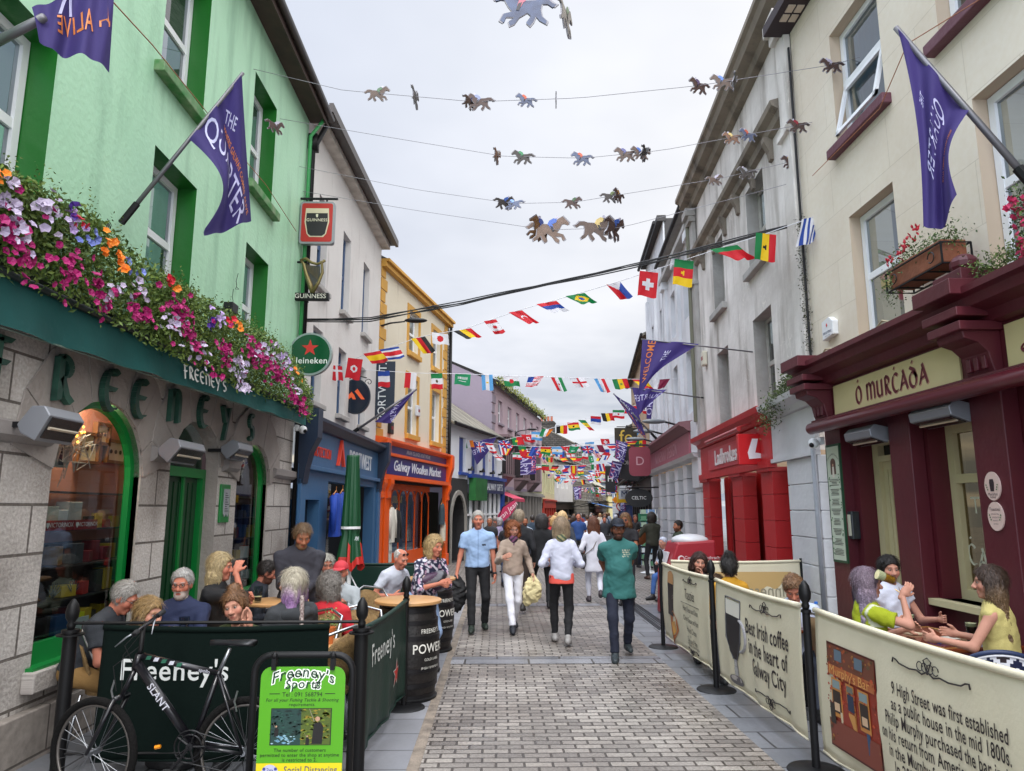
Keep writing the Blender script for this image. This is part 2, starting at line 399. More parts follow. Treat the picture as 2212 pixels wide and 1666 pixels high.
farst=brickmat('far_setts','#77716b','#96908a','#3b3632',.24,.13,.02,.5,bump=.8,grain=(30,.4),var=(.5,.5,'#a89e96'),wob=.03)
band=brickmat('band','#66666a','#86868a','#3a3836',.78,.62,.014,.42,bump=.3,grain=(40,.3),rvar=(2,.25,.5))
sheet('ground',[(-60,-8),(60,-8),(60,220),(-60,220)],slab,-.02)
sheet('pavement',[(-3.6,-2),(-.58,-2),(-.58,14.6),(-3.6,14.6)],slab,0)
sheet('pavement',[(2.04,-2),(4.9,-2),(5.4,14.6),(2.04,14.6)],slab,0)
sheet('kerb_strip',[(-1.17,-2),(-.62,-2),(-.62,14.6),(-1.17,14.6)],slabl,.004)
sheet('kerb_joint',[(-.64,-2),(-.55,-2),(-.55,14.6),(-.64,14.6)],mat('grout','#8c8073',.9,bump=(60,.6),var=(9,.8,'#5a524a')),.008)
sheet('road',[(-.58,-2),(2.04,-2),(2.04,14.6),(-.58,14.6)],setts,.004)
sheet('road_stone_band',[(-.56,9.02),(2.04,9.02),(2.04,9.45),(-.56,9.45)],band,.009)
sheet('road_stone_band',[(-.56,14.4),(2.04,14.4),(2.04,14.75),(-.56,14.75)],band,.009)
sheet('road_far',[(-3.6,14.6),(5.6,14.6),(14,60),(24,130),(4,130),(-2,40)],farst,.004)
dm=MB();y=11.2
a_,b_=gnd(1304,1262),gnd(1440,1362)
dx,dy=(b_-a_)[0],(b_-a_)[1];l=math.hypot(dx,dy);tx,ty=dx/l,dy/l
for i in range(int(l/.05)):
 cx_,cy_=a_[0]+tx*i*.05,a_[1]+ty*i*.05
 for s_ in(-.06,.06):dm.box(-.012,-.02,0,.012,.02,.008,M=lambda x,y,z:(cx_-ty*s_+x*2,cy_+tx*s_+y*.8,gz(cy_)+.006+z))
for s_ in(-.11,0,.11):dm.tube([(a_[0]-ty*s_,a_[1]+tx*s_,gz(a_[1])+.01),(b_[0]-ty*s_,b_[1]+tx*s_,gz(b_[1])+.01)],.008,4)
tag(dm.build('drain_grate',mat('steel_dark','#4c4e52',.45,.7)),'long narrow steel drain grate set in the paving right of the walkers','drain')
# ================================================================ shared materials
M_black=mat('black_paint','#0e0e10',.5,spec=.3);M_iron=mat('iron','#1c1c1f',.5,.4);M_white=mat('white_plastic','#dfe1e2',.45)
M_steel=mat('steel','#9a9da2',.35,.9);M_navyglass=glassmat('shopglass','#b9c4c6',.03)
M_wire=mat('wire','#3a3a3e',.6);M_slate=brickmat('slate','#6f6b62','#857f72','#3b3a36',.3,.2,.012,.8,plane='SZ',bump=.9,grain=(20,.5),var=(1.2,.7,'#8a8a60'))
# ================================================================ the green pub
G=Fac((-3.5,2),(-3.5,12.23),1)
pub=thing('pub_building','pale green rendered pub with dark green window reveals above a grey stone arched ground floor','building',(-3.5,7,0))
green=mat('green_render','#aedab8',.5,bump=(16,.3),var=(.9,.4,'#93c9a0'),dirt=(3.0,.5,.82,'#76a284'))
dgreen=mat('dark_green','#1f6b25',.35,bump=(12,.2));fgreen=mat('frame_green','#0e7a35',.3)
WG=[(2.0,3.2),(4.82,5.84),(7.5,8.46)]
holes=[rect(a,b,6.3,8.0)for a,b in[(1.9,3.0),(4.78,5.84),(7.42,8.42)]]+[rect(a,b,3.95,5.45)for a,b in WG]
mb,rv=MB(),[]
poly_wall(G,mb,rect(-3,G.L,3.3,8.86),holes,0,.26,rv)
mb.quad(G.P(G.L,3.3),G.P(G.L,3.3,-8),G.P(G.L,8.86,-8),G.P(G.L,8.86))
wb(mb,'upper_wall',green,pub);[wb(q_,'window_reveal',dgreen,pub)for q_ in rv]
cur=mat('net_curtain','#e6e8ec',.8);gsill=mat('green_sill','#2f7a35',.6,var=(7,.8,'#8d9a7c'))
for i,(h,cu)in enumerate(zip(holes,[None,(0,.62,cur),(0,.55,cur),(0,.3,cur),(0,.34,cur),(0,.3,cur)])):
 window(G,pub,h[0][0]+.01,h[1][0]-.01,h[0][1]+.01,h[2][1]-.01,.26,curtain=cu,sill=(gsill,.14,.13),fw=.075)
r=MB();G.box(r,-3,G.L+.05,8.84,8.9,-.1,.3);G.box(r,-3,G.L+.06,8.78,8.98,.3,.33)
wb(r,'soffit',mat('soffit','#4b3a33',.7,var=(4,.6,'#2c2422')),pub)
r=MB();r.tube([G.P(-3,8.93,.38),G.P(G.L+.1,8.93,.38)],.065,10);wb(r,'gutter',mat('gutter','#332a28',.4),pub,smooth=True)
r=MB();r.add([G.P(-3,8.98,.35),G.P(G.L+.05,8.98,.35),G.P(G.L+.05,12,-4),G.P(-3,12,-4)],[(0,1,2,3)]);wb(r,'roof',M_slate,pub,uv=lambda p:(p[1],p[0]))
r=MB();r.tube([G.P(10.15,8.85,.3),G.P(10.15,8.5,.06),G.P(10.15,3.4,.06)],.035,8);wb(r,'drainpipe',mat('green_pipe','#3f9a58',.4),pub,smooth=True)
r=MB();r.tube([G.P(10.3,8.8,.3),G.P(10.3,8.3,.07),G.P(10.3,0,.07)],.05,10)
for z in(7.2,5.4,3.1,1.4):r.tube([G.P(10.3,z,.07),G.P(10.3,z+.07,.07)],.062,10)
r.box(-.09,-.02,8.3,.09,.16,8.6,M=lambda x,y,z:G.P(10.3+x,z,y));wb(r,'drainpipe',M_black,pub,smooth=True)
stone=brickmat('limestone','#b9b3ad','#cac4be','#6b645e',.78,.365,.012,.85,plane='SZ',bump=.7,grain=(38,.9),var=(1.3,.6,'#8f8680'))
vstone=mat('voussoir','#a59d97',.85,bump=(18,.7),var=(2,.6,'#8c847e'))
A1,A2,A3=arch(3.7,5.12,.62,2.1,.64),arch(5.73,7.06,0.02,2.3,.5),arch(7.72,9.02,.62,2.15,.55)
mb,rv=MB(),[]
poly_wall(G,mb,rect(-3,G.L+.02,-.2,3.34),[A1,A2,A3],0,.16,rv)
mb.quad(G.P(G.L+.02,-.2),G.P(G.L+.02,-.2,-.6),G.P(G.L+.02,3.34,-.6),G.P(G.L+.02,3.34))
stone_o=wb(mb,'stone_wall',stone,pub,uv=G.uv(pub));[wb(q_,'stone_reveal',vstone,pub)for q_ in rv]
for iA,(A,zs)in enumerate(((A1,2.1),(A2,2.28),(A3,2.15))):
 pts=A[2:];c=((A[0][0]+A[1][0])/2,zs-.2);v=MB()
 for i in range(0,len(pts)-2,2):
  a,b=pts[i],pts[i+2];q=[]
  for p in(a,b):
   dx,dz=p[0]-c[0],p[1]-c[1];l=math.hypot(dx,dz);k=min(3.3,p[1]+.75*max(.25,dz/l));f=(k-c[1])/dz if dz>.08 else 1.3
   f=min(f,1.75);q.append((c[0]+dx*f,min(3.32,c[1]+dz*f)))
  poly=[(a[0],a[1]),(b[0],b[1]),q[1],q[0]];m_=[(sum(p[0]for p in poly)/4),(sum(p[1]for p in poly)/4)]
  poly=[(m_[0]+(p[0]-m_[0])*.965,m_[1]+(p[1]-m_[1])*.975)for p in poly]
  v.prism(poly,.003+.001*iA,.016+.009*iA+.003*(i%4==0),lambda x,y,t:G.P(x,y,t))
 wb(v,'arch_stones',vstone,pub)
for a,b in((-3,3.58),(5.24,5.62),(7.16,7.6),(9.14,G.L+.04)):
 r=MB();r.prism([(.0,2.26),(.05,2.27),(.09,2.31),(.09,2.4),(.0,2.43)],a,b,lambda x,y,t:G.P(t,y,x));wb(r,'impost_ledge',mat('ledge','#8e8885',.7,bump=(20,.4)),pub)
for a,b in((-3,5.62),(7.12,G.L+.02)):r=MB();G.box(r,a,b,-.1,.33,.0,.09);wb(r,'plinth',brickmat('plinth','#8b837b','#9a9189','#57504a',1.1,.5,.01,.85,plane='SZ',bump=.5,grain=(14,.6)),pub,uv=G.uv(pub),bevel=.01)
for a,b in((3.6,5.2),(7.64,9.1)):r=MB();G.box(r,a,b,.45,.6,.0,.1);wb(r,'window_sill',stone,pub,uv=G.uv(pub),bevel=.01)
def arched_window(A,s0,s1,z0,name='display_window',inner=.065):
 c=(s0+s1)/2;n=len(A)
 zc=(z0+max(p[1]for p in A))/2
 inn=[(c+(p[0]-c)*(1-2*inner/(s1-s0)),zc+(p[1]-zc)*(1-2*inner/(max(q[1]for q in A)-z0)))for p in A]
 g=MB();g.add([G.P(p[0],p[1],-.12)for p in inn],[tuple(range(n))]);w_=wb(g,name,M_navyglass,pub)
 f=MB()
 for i in range(n):
  j=(i+1)%n
  f.add([G.P(*A[i],-.07),G.P(*A[j],-.07),G.P(*inn[j],-.07),G.P(*inn[i],-.07),G.P(*inn[j],-.13),G.P(*inn[i],-.13),G.P(*A[i],-.02),G.P(*A[j],-.02)],[(0,1,2,3),(3,2,4,5),(0,1,7,6)])
 wb(f,'frame',fgreen,w_);return w_
w1=arched_window(A1,3.7,5.12,.62);w3=arched_window(A3,7.72,9.02,.62)
r=MB();G.box(r,3.72,5.1,.62,.78,-.08,-.03);wb(r,'bottom_rail',fgreen,w1)
r=MB();G.box(r,3.64,5.18,.585,.625,-.1,.06);wb(r,'sill',fgreen,w1)
salmon=mat('salmon_wall','#c98a6e',.8,var=(1.5,.5,'#b06a5a'));sh=mat('shelf_glass','#3a3230',.4)
r=MB();G.box(r,3.5,5.72,.3,3.0,-.48,-.45);G.box(r,5.69,5.715,.3,3.,-.45,-.18);G.box(r,3.5,3.53,.3,3.,-.45,-.18);G.box(r,3.5,5.715,3.,3.05,-.45,-.18);wb(r,'display_box',salmon,w1)
r=MB()
for z in(.72,1.02,1.3,1.6,1.93):G.box(r,3.54,5.68,z,z+.015,-.44,-.2 if z<1.5 else-.3)
wb(r,'shelf',sh,w1)
r=MB();G.box(r,7.6,9.8,.3,3.0,-.55,-.52);G.box(r,9.75,9.78,.3,3.,-.52,-.18);G.box(r,7.6,7.63,.3,3.,-.52,-.18);G.box(r,7.6,9.78,3.,3.05,-.52,-.18);wb(r,'display_box',mat('brown_wall','#3a2320',.8),w3)
r=MB()
for z in(.75,1.05,1.35,1.65,1.95):G.box(r,7.64,9.74,z,z+.015,-.5,-.22)
wb(r,'shelf',sh,w3)
def lamp(loc,e,size=.5,col=(1,.78,.58)):
 l=bpy.data.lights.new('display_light','AREA');l.energy=e;l.size=size;l.color=col;o=bpy.data.objects.new('display_light',l);COL.objects.link(o);o.location=loc;return o
lamp(G.P(4.5,2.95,-.32),34,.22);lamp(G.P(8.4,2.95,-.35),14,.22)
r=MB();G.box(r,3.535,5.685,.3,1.5,-.447,-.43);wb(r,'back_panel',mat('dark_panel','#2a2220',.7,var=(5,.8,'#4a3a34')),w1)
def good(kind,x,z,wd,h,d,col,label,cat,depth=-.32,tilt=0):
 g=MB();c,s_=math.cos(tilt),math.sin(tilt)
 g.box(-wd/2,-d/2,0,wd/2,d/2,h,M=lambda a,b,e:G.P(x+a*c-b*s_,z+e,depth+a*s_+b*c))
 return tag(g.build(kind,mat('goods_'+col,col,.5),bevel=.004),label,cat,'goods in the shop windows')
def framed(x,z,wd,h,label,inner='#d8c7a0'):
 t=thing('picture_frame',label,'picture',tuple(G.P(x,z,-.445)),G.rz,'goods in the shop windows');a=MB()
 F_=lambda p,q,e:G.P(x+p,z+e,-.445+q)
 for q in((-wd/2,-wd/2+.03,0,h),(wd/2-.03,wd/2,0,h),(-wd/2+.03,wd/2-.03,0,.03),(-wd/2+.03,wd/2-.03,h-.03,h)):a.box(q[0],0,q[2],q[1],.05,q[3],M=F_)
 wb(a,'moulding',mat('gilt_wood','#7a4f22',.4),t);a=MB();a.box(-wd/2+.03,0,.03,wd/2-.03,.02,h-.03,M=F_);wb(a,'mount',mat('pic'+inner,inner,.6),t)
 a=MB()
 for k in(-.28,0,.28):a.ball(F_(k*wd*.8,.024,h*.5),(.006,wd*.07,h*.09),8,5)
 wb(a,'print',mat('print_brown','#4a3626',.7),t)
gp=lambda u,v,d=-.43:G.px(u,v,d)
for(u,v,wd,h,lb,c_)in((184,1002,.36,.3,'gilt framed picture with three small drawings, left of the two lower frames','#d8c7a0'),(246,1002,.4,.24,'low gilt framed picture by the right edge of the large arched window','#e6ddc4'),(216,962,.26,.22,'small framed picture high under the arch of the shop window','#d8c7a0')):x_,z_=gp(u,v);framed(x_,z_,wd,h,lb,c_)
rx,rz_=gp(128,1010,-.3);b=good('magazine',rx,rz_,.19,.4,.02,'#b9bbb6','pale upright angling magazine with a dark green head','magazine',-.3,.1);gm_=MB();G.box(gm_,rx-.09,rx+.09,rz_+.31,rz_+.395,-.289,-.287);wb(gm_,'masthead',mat('masthead','#23402c',.5),b);gm_=MB();gm_.add([G.P(rx+a,rz_+c,-.287)for a,c in((-.04,.02),(.05,.02),(.055,.14),(.02,.2),(-.02,.2),(-.045,.13))],[(0,1,2,3,4,5)]);wb(gm_,'cover_figure',mat('cover_dark','#22303c',.6),b)
m_=MB();put_text(m_,'RIVERS',lambda x,y,t=0:G.P(rx+x,rz_+.35+y,-.285),.055,(.75,.7,.3));wb(m_,'lettering',mat('attr_paint','attr',.5),b)
for(u,wd,h,c_,lb)in((103,.17,.2,'#c9c6b2','cream carton at the left end of the white cartons shelf'),(126,.14,.17,'#d9d9d4','white carton with a tick mark between two taller cartons'),(152,.2,.24,'#bdbab2','tallest grey white carton on the upper shelf')):
 cx1,cz1=gp(u,1072,-.33);good('carton',cx1,1.615,wd,h,.12,c_,lb,'box',-.33)
for k_ in range(5):cx1,cz1=gp(176+18*k_,1090,-.35);good('display_card',cx1,1.615,.13,.08+.03*(k_%3),.04,['#1d1f24','#2b2320','#c9a227','#b32a22','#c9a227'][k_],'%s card on the upper shelf of the large arched window'%['black','brown','golden','red','second golden'][k_],'card',-.35)
rs=random.Random(3);cols=['#1d1f24','#2b2320','#b32a22','#3b3f45','#c9a227','#8b6a3c','#d6d6d0','#26456b','#5a5148','#6e1f28']
nm={'#1d1f24':'black','#2b2320':'dark brown','#b32a22':'red','#3b3f45':'grey','#c9a227':'golden','#8b6a3c':'tan','#d6d6d0':'white','#26456b':'blue','#5a5148':'khaki','#6e1f28':'maroon'}
shn={.74:'bottom',1.04:'second lowest',1.32:'middle',1.62:'upper',1.95:'top'}
kinds=['tackle box','knife case','reel box','carton','bag']
for wi,(xa,xb,zs)in enumerate(((3.75,5.62,(.74,1.04,1.32)),(7.8,9.65,(.77,1.07,1.37,1.67)))):
 for z in zs:
  x=xa+.05;k=0
  while x<xb:
   wd=rs.uniform(.07,.2);c=rs.choice(cols);kk=rs.choice(kinds);k+=1;hh=rs.uniform(.06,.2)
   good(kk.replace(' ','_'),x+wd/2,z,wd*.85,hh,.12,c,'%s %s, %s window, %s shelf, %s from the left'%(nm[c],kk,('large arched','small arched')[wi],shn.get(round(z-.03*wi,2),'upper'),['first','second','third','fourth','fifth','sixth','seventh','eighth','ninth','tenth','eleventh','twelfth','thirteenth','fourteenth','fifteenth','sixteenth'][min(k-1,15)]),kk,rs.uniform(-.38,-.25),rs.uniform(-.2,.2));x+=wd+rs.uniform(.01,.1)
vx=[gp(128,1134,-.19)[0],gp(186,1132,-.19)[0]];vz=gp(150,1134,-.19)[1]
for i,(x,wd)in enumerate(((vx[0],.4),(vx[1],.36))):
 b=MB();G.box(b,x-wd/2,x+wd/2,vz-.045,vz+.04,-.2,-.19);o=tag(b.build('shelf_sign',mat('sign_red','#8f1722',.4)),'dark red shelf sign with a small shield, the %s of the pair'%('wider left one','shorter right one')[i],'sign')
 m_=MB();put_text(m_,'VICTORINOX',lambda a,c,t=0:G.P(x+.03+a,vz+c,-.187),.05*wd/.36,(.9,.88,.85));m_.prism([(-.02,.02),(.02,.02),(.02,-.005),(0,-.028),(-.02,-.005)],0,.001,lambda a,c,t:G.P(x-wd/2+.04+a,vz+c,-.187+t),(.9,.88,.85));wb(m_,'lettering',mat('attr_paint','attr',.5),o)
for i in range(2):
 t=MB()
 for k in range(7):
  a=PI*(.15+.1*k);t.prism([(0,-.006),(.11,-.004),(.125,.004),(0,.006)],0,.004,lambda x,y,q:G.P(4.25+.3*i+math.cos(a)*x-math.sin(a)*y,1.06+math.sin(a)*x+math.cos(a)*y,-.22-.01*i+q))
 tag(t.build('pocket_knife',mat('blade','#d5d8da',.2,.9)),('left','right')[i]+' open pocket knife with its blades fanned, under the red shelf signs','knife')
bx=tag(MB().box(0,0,0,1,1,1,M=lambda x,y,z:G.P(4.6+.2*x,.745+.1*z,-.3+.1*y)).build('tissue_box',mat('pale_box','#cfd0cc',.6)),'small white box with a yellow top low in the shop window','box')
wb(MB().box(0,0,0,1,1,1,M=lambda x,y,z:G.P(4.62+.14*x,.846+.04*z,-.29+.08*y)),'pack',mat('yellow_pack','#e8e020',.5),bx)
for(x,z,lab)in((4.35,2.42,'tangle of pale line with small warm lights in the big arched window'),(8.3,2.5,'glowing orange cluster of fairy lights in the small arched window')):
 t=thing('fairy_lights',lab,'lights',tuple(G.P(x,z,-.3)),0);p=[];rr=random.Random(5)
 for k in range(90):p.append(G.P(x+rr.gauss(0,.13),z-.1+rr.gauss(0,.11),-.24+rr.gauss(0,.02)))
 c=MB();c.tube(p,.003,4);wb(c,'cord',mat('pale_cord','#b9b7ae',.6),t);c=MB()
 for k in range(14):c.ball(G.P(x+rr.gauss(0,.1),z+.05+rr.gauss(0,.05),-.22),.012,6,4)
 wb(c,'bulb',mat('warm_bulb','#ffb860',.5,emit=('#ff9a3c',12)),t)
r=MB();G.box(r,5.72,7.08,0,2.16,-.26,-.22)
for k in range(9):G.box(r,5.8+k*.13,5.88+k*.13,.1,2.1,-.22,-.205)
dd=wb(r,'door',mat('door_green','#0b3d1e',.35),pub);r=MB();G.box(r,5.72,7.08,2.16,2.27,-.24,-.15);G.box(r,6.5,6.55,0,2.16,-.21,-.18);G.box(r,6.98,7.07,0,2.16,-.24,-.15);wb(r,'frame',fgreen,dd)
r=MB();G.box(r,5.72,7.08,2.27,2.85,-.26,-.22);wb(r,'fanlight',mat('fanlight','#1c3a2c',.15),dd)
mx,mz=G.px(488,1078);t=thing('menu_board','green framed notice board with a grey scalloped notice on the stone pier','sign',tuple(G.P(7.3,1.5,0)));r=MB();G.box(r,7.14,7.44,1.62,2.1,0,.03);wb(r,'board',fgreen,t,bevel=.006)
r=MB();r.prism([(-.09,.17),(.09,.17),(.09,-.14),(.05,-.18),(0,-.14),(-.05,-.18),(-.09,-.14)],0,.01,lambda x,y,q:G.P(7.3+x,1.87+y,.032+q));wb(r,'notice',mat('notice','#9ba0a3',.5),t)
r=MB()
for k in range(9):G.box(r,7.24,7.36-.03*(k%3),1.76+k*.028,1.768+k*.028,.044,.046)
wb(r,'lettering',mat('ink','#26282b',.6),t)
lt=mat('verdigris','#1e4036',.45,.2,var=(6,.6,'#3f6f5c'));ch='FREENEYS'
us=[(0,0),(135,805),(235,830),(300,850),(375,865),(437,880),(485,900),(540,915)]
for i,c in enumerate(ch):
 if i==0:s_,z_=2.9,2.85
 else:s_,z_=G.px(us[i][0],us[i][1],.04)
 r=MB();pen_text(r,c,lambda x,y,t=0:G.P(s_+x,z_+y-.05,.03+t),.36,None,nib=.14,ang=25,thick=.05)
 wb(r,'wall_letter',lt,pub)
# ================================================================ awning
aw=thing('awning','long dark teal awning valance with white old Irish lettering under the flower trough','awning',(-3.1,7,3.1))
X0,X1=-3.3,-2.86
TL,BL,TR,BR=onX(0,592,X0),onX(0,706,X0),onX(661,893,X1),onX(656,918,X1)
def ext(a,b,k):return b+(a-b)*k
TL,BL=ext(TL,TR,1.35),ext(BL,BR,1.35)
N_=90;vs=[]
for i in range(N_+1):
 t=i/N_
 for j in range(7):
  q=j/6;p=(TL*(1-q)+BL*q)*(1-t)+(TR*(1-q)+BR*q)*t
  wv=.018*q*math.sin(t*70+.6*math.sin(t*23))+.012*q*math.sin(t*31);vs.append(p+np.array([wv+.03*q,0,.006*q*math.sin(t*55)]))
mb=MB().add(vs,[(i*7+j,i*7+j+1,(i+1)*7+j+1,(i+1)*7+j)for i in range(N_)for j in range(6)])
wb(mb,'valance',mat('awning_teal','#0e5350',.75,bump=(9,.5),var=(3,.5,'#0a403f')),aw,smooth=True)
mb=MB().tube([TL+np.array([.02,0,.02]),TR+np.array([.02,0,.02])],.03,8);wb(mb,'front_bar',mat('bar_dark','#16201f',.35),aw,smooth=True)
mb=MB().add([TL+np.array([0,0,.04]),TR+np.array([0,0,.04]),G.P(10.2,3.34,0),G.P(-3,3.34,0)],[(0,1,2,3)]);wb(mb,'canopy',mat('awning_top','#14302c',.8),aw)
mb=MB().tube([BL,BR],.008,6);wb(mb,'hem',mat('hem','#6b7a70',.7),aw)
tm=MB();c0,c1=(393,822),(488,845)
def on_val(t,q,off=.02):
 p=(TL*(1-q)+BL*q)*(1-t)+(TR*(1-q)+BR*q)*t;return p+np.array([off+.035*q,0,0])
def tpar(u,v):
 best=min(((abs(proj_u(on_val(i/400,.5))-u)),i/400)for i in range(401));return best[1]
def proj_u(p):d=np.array(p)-EYE;return 1106+FX*(d@_r)/(d@_f)
ta,tb=tpar(398,0),tpar(484,0);Ls=float(np.linalg.norm(on_val(tb,.5)-on_val(ta,.5)))
def MV(x,y,t=0):return on_val((ta+tb)/2+(x/Ls)*(tb-ta),.5-y/.27,.03)
wdt=pen_text(MB(),"FREENEY'S",MV,.12,nib=.16)
pen_text(tm,"FREENEY'S",lambda x,y,t=0:MV(x*Ls/wdt,y,t),.125,nib=.16);wb(tm,'lettering',mat('letter_white','#dfe3df',.6),aw)
# ================================================================ flowers along the top of the awning
ft=thing('flower_trough','long trough of trailing petunias, magenta, white, purple and orange, above the teal awning','flowers',(-3.1,7,3.3))
leaf=mat('leaf','attr',.6);pet=mat('petal','attr',.55)
top=[(0,372),(60,405),(130,432),(200,470),(250,515),(310,575),(380,612),(440,650),(500,682),(560,715),(600,742),(640,790),(668,845)]
bot=[(0,585),(110,640),(220,690),(330,745),(400,775),(450,800),(520,842),(560,850),(600,865),(640,893),(672,905)]
def interp(L,u):
 for(a,b),(c,d)in zip(L,L[1:]):
  if a<=u<=c:return b+(d-b)*(u-a)/(c-a)
 return L[-1][1]
lm,fr=MB(),{}
def spot(u,f,dep):
 """a point in the hanging mass; dep pushes it back to the wall"""
 v=interp(bot,u)*(1-f)+interp(top,u)*f;X=X0+(X1-X0)*u/661+.1-dep;return onX(u,v,X)
rf=np.random.RandomState(11)
G1,G2=lin('#3f5a22'),lin('#6f8436')
def leafq(mb,p,s,cols=(G1,G2)):
 n=rf.normal(size=3);n[0]+=.8;n/=np.linalg.norm(n);a=np.cross(n,rf.normal(size=3));a/=np.linalg.norm(a);b=np.cross(n,a)
 k=rf.rand();c=tuple(cols[0][i]*(1-k)+cols[1][i]*k for i in range(3))
 mb.add([p-a*s,p-b*s*.45+n*s*.15,p+a*s,p+b*s*.45+n*s*.15],[(0,1,2,3)],c)
for i in range(15000):
 u=672*(1-(1-rf.rand())**1.0);u=672*rf.rand()**1.25
 u=672-u if False else u
 f=rf.rand()*1.02;dep=rf.rand()**.7*.42*(1 if f<.8 else.6)
 p=spot(u,f,dep)+rf.normal(size=3)*.03;leafq(lm,p,.017+.017*rf.rand())
for i in range(9000):
 u=330+342*rf.rand();p=spot(u,rf.rand()*1.02,rf.rand()*.4)+rf.normal(size=3)*.03;leafq(lm,p,.016+.014*rf.rand())
for i in range(3500):
 y=2.6+2.3*rf.rand();p=np.array([-3.2-.3*rf.rand(),y,3.38+.62*rf.rand()]);leafq(lm,p,.022+.016*rf.rand())
for i in range(70):
 u=665*rf.rand();p=spot(u,1.0,.1*rf.rand());d=np.array([rf.normal()*.03,rf.normal()*.05,.1+.12*rf.rand()])
 for k in range(6):leafq(lm,p+d*k/5+rf.normal(size=3)*.006,.014)
wb(lm,'foliage',leaf,ft,recalc=False)['kind']='stuff'
PC={'magenta_petunia':('#b0186e','#8a1256'),'white_petunia':('#c9bdd2','#9f8fb8'),'purple_petunia':('#4a2496','#7a5ab8'),'orange_begonia':('#ee7f1c','#f6a23a'),'red_geranium':('#d01f3a','#b5142c'),'lobelia':('#7f8fd0','#5a66b8'),'violet_pale':('#c1a8d8','#a88fc4')}
def bloom(mb,p,s,ca,cb):
 n=rf.normal(size=3)*.45+np.array([.85,-.35,.2]);n/=np.linalg.norm(n);a=np.cross(n,[0,0,1.]);a/=np.linalg.norm(a);b=np.cross(n,a)
 c0=p-n*s*.45;ph=rf.rand()*6;pts=[]
 for k in range(10):
  r_=s*(1.0 if k%2==0 else.78)*(.9+.2*rf.rand());an=ph+2*PI*k/10;pts.append(p+(a*math.cos(an)+b*math.sin(an))*r_+n*s*.12*(k%2))
 k=rf.rand();c=tuple(ca[i]*(1-k*.5)+cb[i]*k*.5 for i in range(3))
 mb.add([c0]+pts,[(0,i+1,(i+1)%10+1)for i in range(10)],c)
def patch(kind,u,f,n,spread,s=.03):
 ca,cb=map(lin,PC[kind]);mb=fr.setdefault(kind,MB())
 for i in range(int(n*{'lobelia':.25,'purple_petunia':.35,'white_petunia':.42,'magenta_petunia':.8}.get(kind,.5))):
  uu=min(max(u+rf.normal()*spread*.72,0),672);ff=min(max(f+rf.normal()*spread/170,0),1.03);bloom(mb,spot(uu,ff,.0-.04*rf.rand())+rf.normal(size=3)*.015,s*(.75+.5*rf.rand()),ca,cb)
for k,u,f,n,sp in[('white_petunia',30,.78,60,28),('white_petunia',110,.85,40,26),('white_petunia',60,.5,22,30),('magenta_petunia',60,.25,22,30),('magenta_petunia',20,.45,12,14),('magenta_petunia',150,.3,26,26),('magenta_petunia',215,.35,26,20),('orange_begonia',5,1.0,9,8),('orange_begonia',235,.9,20,13),('orange_begonia',262,.85,12,8),('orange_begonia',262,.7,8,8),('lobelia',200,.75,30,16),('lobelia',290,.75,22,18),('violet_pale',170,.9,14,14),('purple_petunia',160,.98,9,10),('red_geranium',175,.9,8,8),('white_petunia',300,.6,20,16),('red_geranium',370,1.0,18,8),('orange_begonia',382,.95,8,5),('magenta_petunia',300,.35,30,18),('white_petunia',250,.35,20,25),('magenta_petunia',390,.62,50,18),('magenta_petunia',420,.3,30,14),('white_petunia',380,.4,30,24),('purple_petunia',455,.72,30,9),('violet_pale',470,.9,22,14),('white_petunia',430,.15,25,20),('magenta_petunia',490,.45,40,16),('white_petunia',520,.3,70,14),('magenta_petunia',550,.6,60,18),('red_geranium',500,.9,10,8),('orange_begonia',512,.88,8,6),('white_petunia',560,.7,50,18),('white_petunia',525,.05,45,8),('magenta_petunia',600,.5,70,20),('white_petunia',600,.75,50,18),('violet_pale',615,.85,20,12),('orange_begonia',645,.9,12,8),('magenta_petunia',640,.3,70,16),('magenta_petunia',655,.1,20,8),('white_petunia',640,.6,30,16),('magenta_petunia',470,.1,12,14)]:
 patch(k,u,f,n,sp*.85,.034 if u<350 else.032)
for k in('magenta_petunia','magenta_petunia','white_petunia'):
 for i in range(28):patch(k,672*rf.rand(),rf.rand(),2,4,.028)
for k,mb in fr.items():wb(mb,k,pet,ft,recalc=False)['kind']='stuff'
tr=MB();tr.tube([G.P(-3,3.42,.12),G.P(10.3,3.42,.2)],.06,8);wb(tr,'trough',mat('trough','#1d2a22',.7),ft)
# ================================================================ white house over the blue shop
W=Fac((-3.5,12.23),(-3.25,19),1)
wh=thing('terraced_house','white rendered house with narrow blue grey windows over the blue shop','building',(-3.4,15.5,0))
wr=mat('white_render','#d9d6d2',.8,bump=(14,.35),var=(1.2,.35,'#c2bcb8'),dirt=(4,.6,.8,'#a59f9a'))
WW=[(.85,1.5),(2.72,3.4),(4.72,5.4)]
holes=[rect(a,b,6.0,7.82)for a,b in WW]+[rect(a,b,3.75,5.2)for a,b in WW]
mb=MB();poly_wall(W,mb,rect(0,W.L,3.2,8.95),holes,0,.2)
mb.quad(W.P(0,8.4),W.P(0,8.4,-7),W.P(0,8.95,-7),W.P(0,8.95));mb.quad(W.P(W.L,3.2),W.P(W.L,3.2,-7),W.P(W.L,8.95,-7),W.P(W.L,8.95));wb(mb,'upper_wall',wr,wh)
bf=mat('blue_frame','#3f5a80',.45);gs=mat('grey_sill','#a9a6a2',.8)
for h in holes:window(W,wh,h[0][0]+.01,h[1][0]-.01,h[0][1]+.01,h[2][1]-.01,.17,fm=bf,sill=(gs,.1,.1),curtain=(0,1,cur)if h[0][1]>5 else None)
